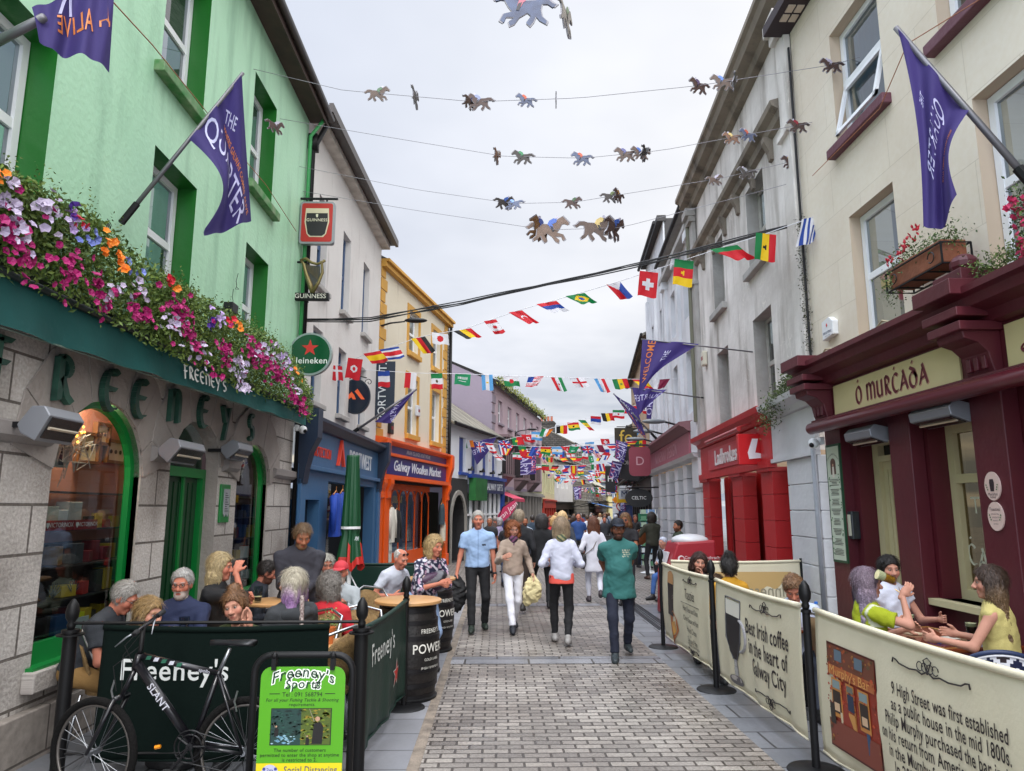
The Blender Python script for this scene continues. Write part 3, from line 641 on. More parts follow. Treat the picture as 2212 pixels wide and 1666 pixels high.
r=MB();W.box(r,0,W.L+.1,8.93,9.08,-.1,.22);wb(r,'cornice',mat('cornice_white','#c9c2b8',.7,var=(4,.6,'#8d857a')),wh)
r=MB();W.box(r,-.02,W.L+.15,9.06,9.14,-.1,.36);W.box(r,-.02,W.L+.15,9.02,9.2,.36,.44);wb(r,'gutter',mat('gutter','#332a28',.4),wh)
r=MB();r.add([W.P(0,9.15,.38),W.P(W.L+.15,9.15,.38),W.P(W.L+.15,12.3,-4),W.P(0,12.3,-4)],[(0,1,2,3)]);wb(r,'roof',M_slate,wh,uv=lambda p:(p[1],p[0]))
bs=thing('shop_front','blue painted shop front with dark navy cornice and white lettering','shop front',(-3.4,15.5,0))
blue=mat('shop_blue','#3b668e',.5,bump=(10,.2),var=(1.5,.3,'#33597e'));navy=mat('shop_navy','#16263c',.45)
H2=[rect(.35,1.35,.2,1.95),rect(1.9,4.1,.05,2.32),rect(4.55,6.2,.05,2.32)]
mb=MB();poly_wall(W,mb,rect(0,W.L,-.2,2.55),H2,.12,.25);wb(mb,'front',blue,bs)
mb=MB();W.box(mb,.15,6.6,2.55,3.22,.0,.14);W.box(mb,.1,6.66,2.47,2.55,.0,.22);wb(mb,'fascia',blue,bs,bevel=.01)
mb=MB();mb.prism([(.1,3.2),(.22,3.22),(.3,3.3),(.36,3.34),(.36,3.4),(-.05,3.5),(-.05,3.2)],.05,W.L-.02,lambda x,y,t:W.P(t,y,x));wb(mb,'cornice',navy,bs)
mb=MB()
for x in(.02,6.5):
 mb.prism([(.1,2.2),(.2,2.22),(.24,2.5),(.3,2.75),(.42,3.0),(.42,3.5),(.1,3.5)],x,x+.28,lambda p,y,t:W.P(t,y,p))
wb(mb,'bracket',navy,bs)
mb=MB();W.box(mb,.02,.3,0,2.3,.12,.18);W.box(mb,6.5,6.8,0,2.3,.12,.18);wb(mb,'pilaster',blue,bs,bevel=.008)
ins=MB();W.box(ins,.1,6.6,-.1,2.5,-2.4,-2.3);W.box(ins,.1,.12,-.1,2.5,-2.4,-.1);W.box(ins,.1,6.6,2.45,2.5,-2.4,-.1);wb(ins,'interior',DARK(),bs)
mb=MB()
mb.quad(W.P(.35,.2,-.1),W.P(1.35,.2,-.1),W.P(1.35,1.95,-.1),W.P(.35,1.95,-.1));wb(mb,'window',mat('dark_pane','#0e1218',.08),bs)
mb=MB();W.box(mb,1.9,2.9,.05,2.3,-.1,-.09);wd_=wb(mb,'window',M_navyglass,bs);mb=MB();W.box(mb,2.2,2.75,.05,2.2,-.9,-.8);wb(mb,'display_panel',mat('panel_grey','#9a9a92',.6),wd_)
tm=MB();RED,WHT=lin('#e2452e'),lin('#d9dde2')
put_text(tm,'PEAK PROTECTION',W.TM(1.05,2.82,.142),.27,RED,.012,sx=.74)
put_text(tm,'PORTWEST',W.TM(4.55,2.86,.142),.5,WHT,.015,bold=.008,sx=.86,space=1.05)
for q in([(-.3,-.22),(-.2,-.22),(-.02,.2),(-.02,.32)],[(.0,.32),(.3,-.22),(.2,-.22),(.0,.12)]):tm.prism(q,0,.06,lambda x,y,t:W.P(2.62+x*.9,2.87+y,.142+t),RED)
wb(tm,'lettering',mat('attr_paint','attr',.5),bs)
M_attr=mat('attr_paint','attr',.5)
# ================================================================ yellow house over the orange shop
O=Fac((-3.25,19),(-1.82,25.9),1)
yh=thing('terraced_house','cream house with ochre window surrounds and quoins over the orange shop','building',tuple(O.P(3.5,0)),O.rz)
crm=mat('cream_render','#d6cdb8',.8,bump=(12,.3),var=(1.1,.3,'#c4b89f'),dirt=(5,.62,.8,'#a89c88'));och=mat('ochre','#c8963f',.7,var=(4,.4,'#a97f3a'))
yw=[]
for(u0,u1,v0,v1)in((872,896,658,752),(926,948,706,795),(869,900,812,925),(926,948,842,940)):
 a,zt=O.px(u0,v0);b,_=O.px(u1,v0+15);c,zb=O.px(u0,v1);yw.append((a,b,zb+.0,zt))
yw=[(2.45,3.4,yw[0][2],yw[0][3]),(4.95,5.9,yw[0][2],yw[0][3]),(2.45,3.4,4.0,5.75),(4.95,5.9,4.0,5.75)]
holes=[rect(*q)for q in yw]
mb=MB();poly_wall(O,mb,rect(0,O.L,3.5,8.5),holes,0,.2);mb.quad(O.P(O.L,3.5),O.P(O.L,3.5,-7),O.P(O.L,8.5,-7),O.P(O.L,8.5));wb(mb,'upper_wall',crm,yh)
for q in yw:
 window(O,yh,q[0]+.01,q[1]-.01,q[2]+.01,q[3]-.01,.17,sill=(och,.14,.16),curtain=(0,.5,cur))
 mb=MB();e=.16
 for a,b,c,h in((q[0]-e,q[0],q[2],q[3]+e),(q[1],q[1]+e,q[2],q[3]+e),(q[0],q[1],q[3],q[3]+e)):O.box(mb,a,b,c,h,0,.03)
 wb(mb,'window_surround',och,yh)
mb=MB()
for k in range(14):
 z=3.6+k*.35;O.box(mb,0.02,.34 if k%2 else.48,z,z+.32,0,.03);O.box(mb,O.L-(.34 if k%2 else.48)-.3,O.L-.3,z,z+.32,0,.03)
wb(mb,'quoin',och,yh,bevel=.008)
mb=MB();O.box(mb,0,O.L,8.42,8.56,0,.16);O.box(mb,0,O.L,8.56,8.64,-.1,.24);wb(mb,'cornice',och,yh)
mb=MB();O.box(mb,O.L-.25,O.L+.12,2.9,8.3,-.3,.04);wb(mb,'rubble_edge',brickmat('rubble','#6d675f','#8a8378','#3c3833',.22,.14,.02,.9,plane='SZ',bump=1,grain=(20,1)),yh,uv=O.uv(yh))
mb=MB();mb.tube([O.P(O.L-.1,8.4,.1),O.P(O.L-.1,0,.1)],.05,8);wb(mb,'drainpipe',M_black,yh,smooth=True)
mb=MB();mb.add([O.P(0,8.62,.2),O.P(O.L,8.62,.2),O.P(O.L,11,-4),O.P(0,11,-4)],[(0,1,2,3)]);wb(mb,'roof',M_slate,yh,uv=lambda p:(p[1],p[0]))
osf=thing('shop_front','bright orange timber shop front with blue signboards and white script lettering','shop front',tuple(O.P(3.5,0)),O.rz)
org=mat('shop_orange','#e85a12',.35,var=(3,.25,'#c94c0e'));sgn=mat('sign_blue','#26286f',.35)
mb=MB();O.box(mb,.1,O.L-.35,2.68,3.5,.0,.1);O.box(mb,0.0,O.L-.25,3.22,3.3,.0,.2);O.box(mb,0.0,O.L-.25,2.58,2.7,0,.22)
mb.prism([(.1,3.5),(.16,3.52),(.3,3.6),(.3,3.66),(-.05,3.72),(-.05,3.5)],-.02,O.L-.25,lambda x,y,t:O.P(t,y,x))
for x in(0,O.L-.55):mb.prism([(.1,2.6),(.2,2.6),(.25,2.9),(.34,3.2),(.34,3.62),(.1,3.62)],x,x+.3,lambda p,y,t:O.P(t,y,p))
wb(mb,'cornice',org,osf)
mb=MB();O.box(mb,.34,O.L-.6,3.31,3.52,.1,.13);O.box(mb,.34,O.L-.6,2.72,3.21,.1,.13);wb(mb,'signboard',sgn,osf)
mb=MB()
for x0,x1 in((0,.34),(.5,.84),(O.L-.6,O.L-.3)):
 O.box(mb,x0,x1,-.15,2.58,.0,.14);O.box(mb,x0-.03,x1+.03,-.15,.25,.0,.18)
 mb.prism([(.14,2.05),(.2,2.08),(.19,2.25),(.28,2.45),(.28,2.58),(.1,2.58)],x0+.04,x1-.04,lambda p,y,t:O.P(t,y,p))
wb(mb,'pilaster',org,osf,bevel=.01)
mb=MB();O.box(mb,2.1,5.95,2.34,2.58,-.38,-.3);O.box(mb,2.1,5.95,0,.5,-.38,-.3)
for i in range(5):mb.tube([O.P(2.515+i*.75+.365*math.cos(a),2.02+.34*math.sin(a),-.33)for a in[PI*k/10 for k in range(11)]],.03,6)
for i in range(6):mb.tube([O.P(2.14+i*.75,.5,-.32),O.P(2.14+i*.75,2.2,-.32)],.022,6)
wb(mb,'glazing_bars',org,osf)
mb=MB();O.box(mb,2.1,5.95,.5,2.4,-.46,-.45);wb(mb,'window',M_navyglass,osf)
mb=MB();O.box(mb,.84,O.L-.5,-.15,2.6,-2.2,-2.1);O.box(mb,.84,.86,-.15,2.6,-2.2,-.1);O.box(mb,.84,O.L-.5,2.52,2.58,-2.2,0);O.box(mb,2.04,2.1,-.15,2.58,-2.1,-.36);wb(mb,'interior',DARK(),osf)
tm=MB();put_text(tm,'ARAN ISLANDS KNITWEAR',O.TM(3.35,3.415,.132),.17,WHT,.002,sx=1.05,space=1.1)
put_text(tm,'Galway Woollen Market',O.TM(3.4,2.965,.132),.42,WHT,.012,bold=.006,shear=.25,sx=1.06,space=1.05)
wb(tm,'lettering',M_attr,osf)
def bush(par,name,pts,n,sp,s,cols,drop=0):
 mb=MB();cc=[lin(c)for c in cols]
 for i in range(n):
  p=np.array(pts[rf.randint(len(pts))])+rf.normal(size=3)*sp;p[2]-=drop*abs(rf.normal());leafq(mb,p,s*(.7+.6*rf.rand()),cc)
 return wb(mb,name,leaf,par,recalc=False)
# ================================================================ cream building over the maroon pub front
C=Fac((4.4,2),(4.4,9.64),-1)
cb_=thing('pub_building','cream rendered building with purple window sills over the maroon pub front','building',(4.4,6,0))
crw=brickmat('cream_blocks','#e0d6c4','#e3dac8','#cfc5b2',1.35,.62,.005,.75,plane='SZ',bump=.22,grain=(14,.12),var=(.7,.35,'#d8ccc0'))
HC=[rect(5.35,6.5,6.4,8.0),rect(3.1,4.35,6.4,8.0),rect(5.38,6.38,3.78,5.4),rect(2.5,4.0,3.78,5.55)]
mb,rv=MB(),[];poly_wall(C,mb,rect(-3,C.L,3.3,8.92),HC,0,.2,rv)
mb.quad(C.P(C.L,3.3),C.P(C.L,3.3,-8),C.P(C.L,8.92,-8),C.P(C.L,8.92))
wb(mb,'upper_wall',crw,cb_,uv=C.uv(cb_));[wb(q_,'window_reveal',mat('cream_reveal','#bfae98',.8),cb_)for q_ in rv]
psill=mat('purple_sill','#5d2f3c',.6,bump=(20,.3),var=(5,.5,'#74505a'))
blind=mat('blind','#b9cfdc',.7)
for i,h in enumerate(HC):
 wn=window(C,cb_,h[0][0]+.01,h[1][0]-.01,h[0][1]+.01,h[2][1]-.01,.18,style=('none' if i==0 else 'sash' if i==3 else 'sash'),sill=(psill,.12,.13)if i<2 else None,curtain=((.0,1,blind)if i in(0,)else(.1,.55,cur)),fw=.08,bars=(.5,)if i==3 else())
 if i==0:
  f=MB();a,b,z0,z1=h[0][0]+.09,h[1][0]-.09,h[0][1]+.09,h[0][1]+.78
  F_=lambda x,z,e:C.P(x,z1-(z1-z)*math.cos(.24),-.13+(z1-z)*math.sin(.24)+e)
  for q in((a,a+.06,z0,z1),(b-.06,b,z0,z1),(a,b,z0,z0+.06),(a,b,z1-.06,z1)):f.box(q[0],q[2],0,q[1],q[3],.04,M=F_)
  f.box(a,z1+.0,-.05,b,z1+.07,.05,M=lambda x,z,e:C.P(x,z,-.14+e));wb(f,'open_sash',MC['upvc'],wn)
r=MB();C.box(r,-3,C.L+.1,8.88,8.95,-.1,.3);C.box(r,-3,C.L+.1,8.88,9.04,.3,.37);wb(r,'soffit',mat('soffit_dark','#33282c',.7),cb_)
r=MB()
for k in range(2):
 for j in range(2):C.box(r,C.L-.62+.2*k,C.L-.47+.2*k,8.865,8.88,.04+.13*j,.14+.13*j)
wb(r,'soffit_vent',mat('vent','#c9b9a8',.6),cb_)
r=MB();r.add([C.P(-3,9.0,.37),C.P(C.L+.1,9.0,.37),C.P(C.L+.2,12,-4),C.P(-3,12,-4)],[(0,1,2,3)]);wb(r,'roof',M_slate,cb_,uv=lambda p:(p[1],p[0]))
pf=thing('pub_shopfront','maroon pub front with cream sign panels in old Irish lettering and a rolled awning box','shop front',(4.3,6,0))
mar=mat('maroon','#571823',.5,bump=(14,.15),var=(2,.45,'#3d111b'));marl=mat('maroon_gloss','#641e2a',.28)
crp=mat('cream_paint','#c9bf96',.5,bump=(9,.1));pan=mat('sign_cream','#d2c594',.6,var=(3,.3,'#c2b27c'))
DZ=-.34
mb=MB()
holes=[rect(5.86,6.86,0.02,2.62),rect(4.48,5.36,.9,2.66),rect(2.3,3.85,.9,2.66)]
poly_wall(C,mb,rect(-3,C.L-.25,-.2,3.0),holes,-.1,.3);C.box(mb,C.L-.62,C.L-.2,-.1,2.95,-.1,.02)
wb(mb,'front',mar,pf)
for a,b in((5.42,5.82),(4.0,4.42),(1.8,2.2)):
 mb=MB();C.box(mb,a,b,0,2.95,-.1,.06);C.box(mb,a-.03,b+.03,0,.3,-.1,.1);wb(mb,'pilaster',mar,pf,bevel=.012)
mb=MB()
mb.prism([(.12,3.36),(.2,3.38),(.24,3.46),(.38,3.5),(.4,3.58),(.46,3.6),(.46,3.66),(-.1,3.72),(-.1,3.36)],-3,C.L-.18,lambda x,y,t:C.P(t,y,x));wb(mb,'cornice',mar,pf)
mb=MB();C.box(mb,-3,C.L-.25,2.9,3.36,-.1,.1);C.box(mb,-3,C.L-.22,2.86,2.92,-.1,.2);wb(mb,'fascia',mar,pf)
for q in((4.4,6.9),(-.5,3.78)):
 mb=MB();C.box(mb,q[0],q[1],2.95,3.33,.1,.118);wb(mb,'signboard',pan,pf)
for x in(6.98,3.86):
 mb=MB();w_=.36
 mb.prism([(.1,2.92),(.17,2.92),(.2,3.02),(.22,3.12),(.3,3.2),(.42,3.24),(.44,3.36),(.1,3.36)],x,x+w_,lambda p,y,t:C.P(t,y,p))
 C.box(mb,x-.05,x+w_+.05,3.3,3.38,.1,.48);C.box(mb,x-.06,x+w_+.08,3.42,3.5,.0,.5);C.box(mb,x-.09,x+w_+.1,3.6,3.74,.0,.56)
 if x<5:C.box(mb,x-.02,x+w_+.02,3.74,3.86,.05,.4);mb.ball(C.P(x+.18,3.95,.22),(.12,.12,.1))
 for k in range(3):C.box(mb,x+.05+k*.1,x+.1+k*.1,2.98,3.1,.19,.225)
 wb(mb,'bracket',mar,pf,bevel=.008)
mb=MB();mb.tube([C.P(-3,2.83,.26),C.P(C.L-.34,2.83,.26)],.075,14);wb(mb,'awning_box',marl,pf,smooth=True)
mb=MB();C.box(mb,-3,C.L-.36,2.88,2.93,.1,.26);wb(mb,'awning_cover',mar,pf)
tm=MB();CR,CS=lin('#6a2230'),lin('#b98a72')
pen_text(tm,'O MURCADA',lambda x,y,t=0:C.P(5.62-x*.98-.012,3.135+y-.012,.1195),.205,CS,nib=.15,dots=(0,5,7));pen_text(tm,'O MURCADA',lambda x,y,t=0:C.P(5.62-x*.98,3.135+y,.121),.205,CR,nib=.15,dots=(0,5,7))
pen_text(tm,'A',lambda x,y,t=0:C.P(3.1-x,3.14+y,.121),.26,CR,nib=.1)
c=[(0,0)]+[(.03+.05*math.cos(a)*(1-a/9),.0+.05*math.sin(a)*(1-a/9))for a in[k*.5 for k in range(14)]]
tm.tube([C.P(3.6-p[0]*1.6,3.08+p[1],.124)for p in c],.008,5,col=CR);tm.tube([C.P(3.55,3.06,.124),C.P(3.4,3.02,.124),C.P(3.25,3.1,.124)],.008,5,col=CR)
wb(tm,'lettering',M_attr,pf)
mb=MB();C.box(mb,6.0,6.72,.04,2.36,DZ-.04,DZ)
for k in range(8):C.box(mb,6.08+k*.075,6.135+k*.075,.2,2.26,DZ,DZ+.012)
dr=wb(mb,'door',crp,pf);mb=MB()
for a,b,c,d in((5.87,6.0,.02,2.6),(6.72,6.85,.02,2.6),(6.0,6.72,2.36,2.43),(6.0,6.72,2.56,2.6)):C.box(mb,a,b,c,d,DZ-.06,DZ+.05)
wb(mb,'frame',crp,dr);mb=MB();mb.ball(C.P(6.08,1.15,DZ+.05),.035);wb(mb,'handle',mat('brass','#a8823a',.3,.9),dr);mb=MB();C.box(mb,6.0,6.72,2.43,2.56,DZ-.05,DZ-.03);wb(mb,'fanlight',mat('dark_pane','#0e1218',.08),dr)
for(a,b)in((4.48,5.36),(2.3,3.85)):
 mb=MB();C.box(mb,a+.08,b-.08,.98,2.58,DZ-.02,DZ-.01);wn=wb(mb,'window',glassmat('pub_glass','#b0a898',.02,.02,.25),pf);mb=MB()
 for q in((a,a+.1,.9,2.66),(b-.1,b,.9,2.66),(a+.1,b-.1,.9,1.0),(a+.1,b-.1,2.56,2.66),(a+.1,b-.1,2.05,2.14)):C.box(mb,*q,DZ-.04,DZ+.05)
 C.box(mb,a-.06,b+.06,.84,.9,DZ,.02);wb(mb,'frame',crp,wn)
 mb=MB();C.box(mb,a-.1,b+.1,.8,2.7,-1.6,-1.5);C.box(mb,a-.1,b+.1,2.65,2.7,-1.5,DZ-.1);C.box(mb,a-.1,b+.1,.8,.84,-1.5,DZ-.1);wb(mb,'room',mat('pub_room','#5a3a20',.8),wn)
tm=MB();GW=lin('#c9cbb8')
put_text(tm,'Teac',lambda x,y,t=0:C.P(4.92-x,1.82+y,DZ-.004),.24,GW);put_text(tm,'Na',lambda x,y,t=0:C.P(4.8-x,1.55+y,DZ-.004),.16,GW,shear=.4)
pen_text(tm,'CADA',lambda x,y,t=0:C.P(4.95-x,1.28+y+.12*abs(x)/.4*.6-x*.1,DZ-.004),.2,GW,nib=.12,dots=(0,));wb(tm,'glass_lettering',M_attr,pf)
for i,(z,lab)in enumerate(((1.99,'pale pink oval plaque with a dark barrel emblem, the upper on the maroon pillar'),(1.73,'pale pink oval plaque headed Toasties, the lower on the maroon pillar'))):
 mb=MB();mb.prism([(.1*math.cos(2*PI*k/24),.125*math.sin(2*PI*k/24))for k in range(24)],0,.012,lambda x,y,t:C.P(4.21-x,z+y,.062+t));o=tag(mb.build('oval_plaque',mat('plaque_pink','#d8bdb2',.5)),lab,'sign')
 tm=MB();IK=lin('#2a2226');GRN=lin('#2d6a35')
 M_=lambda x,y,t=0:C.P(4.21-x,z+y,.077+t*.1)
 if i==0:
  tm.prism([(-.022,-.045),(.022,-.045),(.03,.03),(.022,.06),(-.022,.06),(-.03,.03)],0,.01,M_,IK);put_text(tm,'Murphys',lambda x,y,t=0:M_(x,y-.07),.035,IK);put_text(tm,'Galway',lambda x,y,t=0:M_(x,y-.095),.026,IK)
 else:
  put_text(tm,'Toasties',lambda x,y,t=0:M_(x,y+.06),.04,IK)
  for k in range(4):put_text(tm,'served all day'[:14-2*k],lambda x,y,t=0:M_(x,y+.02-k*.028),.018,IK)
 for k in(-1,1):
  for j in range(3):tm.disc((k*(.055+.008*j),-.03+.02*j),.008,6,lambda x,y:M_(x,y,.02),GRN)
 wb(tm,'print',M_attr,o)
mb=MB();C.box(mb,C.L-.62,C.L-.24,1.12,2.62,.02,.045);po=tag(mb.build('poster_board',mat('board_green','#1d4a30',.5)),'tall narrow green edged board printed with song verses','sign')
tm=MB();cx_,e=C.L-.43,.0465;M_=lambda x,y,t=0:C.P(cx_-x,1.87+y,e+t);PB=lin('#c2cdb9')
tm.quad(M_(-.165,-.72),M_(.165,-.72),M_(.165,.72),M_(-.165,.72),PB)
put_text(tm,'THE GALWAY SHAWL',lambda x,y,t=0:M_(x,y+.62-x*x*3.2,.002),.038,IK,sx=.85)
tm.add([M_(x*.9,y*.8+.44,.002)for x,y in[(-.08,-.1),(.08,-.1)]+[(.08*math.cos(a),.08+.08*math.sin(a))for a in[PI*k/8 for k in range(9)]]],[tuple(range(11))],lin('#5a4236'))
tm.add([M_(x,y+.4,.004)for x,y in[(-.03,-.08),(.03,-.08),(.02,.06),(-.02,.06)]],[(0,1,2,3)],lin('#d8d2c4'));tm.disc((0,.48),.018,8,lambda x,y:M_(x,y,.004),lin('#c99a80'))
rr=random.Random(2)
for v in range(8):
 for l in range(5):
  y=.29-v*.125-l*.018;wdt=rr.uniform(.07,.13);tm.quad(M_(-wdt,y,.002),M_(wdt,y,.002),M_(wdt,y+.008,.002),M_(-wdt,y+.008,.002),lin('#4a4c48'))
for k in range(26):tm.disc((rr.choice((-1,1))*rr.uniform(.12,.155),rr.uniform(-.7,.7)),.012,6,lambda x,y:M_(x,y,.003),GRN)
wb(tm,'print',M_attr,po)
mb=MB();C.box(mb,6.92,7.12,1.42,1.76,-.1,.0);mc=tag(mb.build('menu_case',mat('case','#3b3f42',.3,.4),bevel=.01),'small glazed menu case on the maroon wall left of the yellow door','menu case')
mb=MB();C.box(mb,6.95,7.09,1.46,1.72,.0,.006);wb(mb,'menu',mat('menu_paper','#c4c3ae',.6),mc)
mb=MB();mb.prism([(-.15,-.13),(.15,-.1),(.16,.08),(.06,.15),(-.15,.12)],0,.08,lambda x,y,t:C.P(7.02-x,4.12+y,t));ab=tag(mb.build('alarm_box',M_white,bevel=.01),'white security alarm box on the cream wall above the maroon cornice','alarm box')
tm=MB();put_text(tm,'securitec',lambda x,y,t=0:C.P(7.02-x,4.08+y,.083),.065,lin('#1d2a5a'));put_text(tm,'ALARM SYSTEMS',lambda x,y,t=0:C.P(7.02-x,4.03+y,.083),.02,lin('#1d2a5a'));tm.prism([(-.02,0),(0,.03),(.02,0),(0,-.03)],0,.001,lambda x,y,t:C.P(7.02-x,4.17+y,.083+t),lin('#c8222e'));wb(tm,'print',M_attr,ab)
def heater(F,s,z,d,L_,label,tilt=.5):
 t=thing('infrared_heater',label,'heater',tuple(F.P(s,z,d)),0,'infrared heaters over the doors');c_,s_=math.cos(-tilt),math.sin(-tilt)
 Mh=lambda x,y,w_:F.P(s+w_,z+y*c_-x*s_,d+x*c_+y*s_)
 pr=[(-.1,.05),(-.06,.1),(.1,.08),(.14,0),(.1,-.07),(-.1,-.07)]
 mb=MB();mb.prism(pr,-L_/2,L_/2,Mh);wb(mb,'housing',mat('heater_grey','#85888e',.35,.3),t,bevel=.008)
 mb=MB();mb.prism([(-.07,-.072),(.09,-.072),(.09,-.08),(-.07,-.08)],-L_/2+.03,L_/2-.03,Mh);wb(mb,'reflector',mat('reflector','#4f4a48',.25,.8),t)
 mb=MB();mb.tube([Mh(.01,-.086,-L_/2+.04),Mh(.01,-.086,L_/2-.04)],.012,6);wb(mb,'element',mat('element','#c9bda8',.3,.5),t)
 mb=MB();mb.box(-.02,-.3,-.02,.02,0,.02,M=lambda x,y,w_:F.P(s+x-L_*.3,z+w_,d+y));wb(mb,'arm',M_iron,t)
heater(C,6.15,2.62,.12,.6,'grey infrared heater above the pale yellow door',.35);heater(C,4.75,2.68,.12,.66,'grey infrared heater above the pub window, nearer of two under the maroon roller',.35)
s0,z0=G.px(113,922,.28);heater(G,s0,z0,.28,.42,'grey infrared heater with crossed reflections beside the large arched window, foremost of three',1.1)
s0,z0=G.px(390,978,.2);heater(G,s0,z0,.22,.62,'long grey infrared heater over the green doorway',.9)
s0,z0=G.px(512,975,.2);heater(G,s0,z0,.2,.5,'small grey infrared heater over the small arched window',.7)
def cctv(p,label,nrm=(1,0,0)):
 t=thing('security_camera',label,'camera',tuple(p));n_=np.array(nrm,float);mb=MB();mb.box(-.05,-.03,-.05,.05,.03,.05,M=lambda x,y,z:p+n_*y+np.array([0,x,z]));wb(mb,'base',M_white,t,bevel=.008)
 mb=MB();mb.ball(p+n_*.1+np.array([0,0,-.03]),.07,14,9);wb(mb,'dome',M_white,t,smooth=True);mb=MB();mb.ball(p+n_*.14+np.array([0,-.03,-.055]),.035,10,7);wb(mb,'lens',M_black,t,smooth=True)
cctv(G.P(10.1,3.14,.1),'white dome camera under the end of the teal awning');cctv(C.P(C.L-.25,2.68,.1),'white bullet camera below the end of the maroon roller',(-1,0,0))
fb=thing('flower_box','terracotta window box in an iron cradle with red geraniums on the cream wall','flower box',tuple(C.P(4.55,4.0,0)))
bx0,bx1,bd0,bd1,bz=4.12,5.05,.08,.36,4.0
mb=MB();C.box(mb,bx0+.03,bx1-.03,bz+.02,bz+.24,bd0+.02,bd1-.02);wb(mb,'planter',mat('terracotta','#8a5238',.8,bump=(15,.4),var=(4,.6,'#5f3a2a')),fb,bevel=.01)
mb=MB()
for z in(bz,bz+.2):
 mb.tube([C.P(bx0,z,bd0),C.P(bx1,z,bd0),C.P(bx1,z,bd1),C.P(bx0,z,bd1)],.01,5,closed=True)
for x,d in((bx0,bd0),(bx1,bd0),(bx1,bd1),(bx0,bd1)):mb.tube([C.P(x,bz,d),C.P(x,bz+.2,d)],.01,5)
for x in(bx0+.25,bx0+.5,bx0+.75):mb.tube([C.P(x,bz,bd0),C.P(x,bz,bd1)],.01,5)
for x in(bx0+.15,bx1-.15):mb.tube([C.P(x+.05*math.cos(a),bz+.1+.05*math.sin(a),bd1+.01)for a in[k*.5 for k in range(12)]],.006,4)
wb(mb,'cradle',M_iron,fb)
bush(fb,'foliage',[C.P(bx0+.08*k,bz+.32,.22)for k in range(12)]+[C.P(bx1-.1,bz+.15,.36),C.P(bx1,bz+.05,.3)],1500,.065,.016,('#2f4420','#61783a'),.08)
mb=MB()
for x,z in((5.05,.36),(4.8,.42),(4.86,.36),(4.55,.5),(4.66,.44)):
 for k in range(12):bloom(mb,C.P(x,bz+z,.3)+rf.normal(size=3)*.025,.022,lin('#c81e36'),lin('#9c1430'))
wb(mb,'geranium',pet,fb,recalc=False)
fp=thing('flowering_plant','pink flowering plant trailing into the picture beside the upper right window','plant',tuple(C.P(3.2,4.4,.3)))
p0=onX(2205,500,4.1);bush(fp,'foliage',[p0+np.array([0,-.1,.1*k])for k in range(-3,4)],260,.05,.018,('#2f4420','#61783a'));mb=MB()
for k in range(46):bloom(mb,p0+np.array([rf.normal()*.03,rf.normal()*.05,rf.uniform(-.42,.3)]),.035,lin('#c42a5a'),lin('#a01848'))
wb(mb,'blossom',pet,fp,recalc=False)
cp=thing('ledge_plants','low conifer and trailing green shoots growing on the maroon cornice','plant',tuple(C.P(3.6,3.75,.2)))
bush(cp,'conifer',[C.P(3.3,3.85+.05*k,.2)for k in range(10)],600,.055,.014,('#1d3a1c','#3c5a2c'));bush(cp,'shoots',[C.P(3.9-.1*k,3.82,.25)for k in range(9)],1100,.055,.016,('#3a4f22','#6f8440'))
mb=MB()
for k in range(5):
 mb.tube([C.P(C.L+.1-.35*i,3.74+.03*k*math.sin(i*1.7+k)+.02*rf.rand()-(.15 if i==0 else 0),.03+.02*k)for i in range(12)],.012,5)
tag(mb.build('cable_bundle',mat('cable_cream','#b5a98c',.7)),'bundle of cream cables run along the top of the maroon cornice','cables')
# ================================================================ stained grey building over the red betting shop
R=Fac((4.4,9.64),(5.02,17.4),-1)
gb=thing('terraced_building','tall grey building with peeling streaked paint, a heavy parapet cornice and narrow sash windows','building',tuple(R.P(3.9,0)))
def stained(name,base,dark,light):
 m=mat(name,base,.85,bump=(7,.5),var=(.8,.5,dark),dirt=(2.6,.5,.74,dark));nt=m.node_tree;b=nt.nodes['Principled BSDF']
 tc=nt.nodes.new('ShaderNodeTexCoord');mp=nt.nodes.new('ShaderNodeMapping');mp.inputs['Scale'].default_value=(1,1,.35);vo=nt.nodes.new('ShaderNodeTexVoronoi');vo.feature='DISTANCE_TO_EDGE';vo.inputs['Scale'].default_value=7
 nz=nt.nodes.new('ShaderNodeTexNoise');nz.inputs['Scale'].default_value=5;va=nt.nodes.new('ShaderNodeVectorMath');va.operation='ADD'
 nt.links.new(tc.outputs['Object'],mp.inputs[0]);nt.links.new(mp.outputs[0],va.inputs[0]);nt.links.new(nz.outputs['Color'],va.inputs[1]);nt.links.new(va.outputs[0],vo.inputs['Vector'])
 r=nt.nodes.new('ShaderNodeMapRange');r.inputs[1].default_value=.0;r.inputs[2].default_value=.035;r.inputs[3].default_value=.55;r.inputs[4].default_value=0;nt.links.new(vo.outputs['Distance'],r.inputs[0])
 n2=nt.nodes.new('ShaderNodeTexNoise');n2.inputs['Scale'].default_value=1.1;r2=nt.nodes.new('ShaderNodeMapRange');r2.inputs[1].default_value=.5;r2.inputs[2].default_value=.6;nt.links.new(tc.outputs['Object'],n2.inputs['Vector']);nt.links.new(n2.outputs[0],r2.inputs[0])
 mm=nt.nodes.new('ShaderNodeMath');mm.operation='MULTIPLY';nt.links.new(r.outputs[0],mm.inputs[0]);nt.links.new(r2.outputs[0],mm.inputs[1])
 x=nt.nodes.new('ShaderNodeMix');x.data_type='RGBA';l=b.inputs['Base Color'].links[0];src=l.from_socket;nt.links.new(mm.outputs[0],x.inputs[0]);nt.links.new(src,x.inputs[6]);x.inputs[7].default_value=(*lin(light),1);nt.links.new(x.outputs[2],b.inputs['Base Color'])
 return m
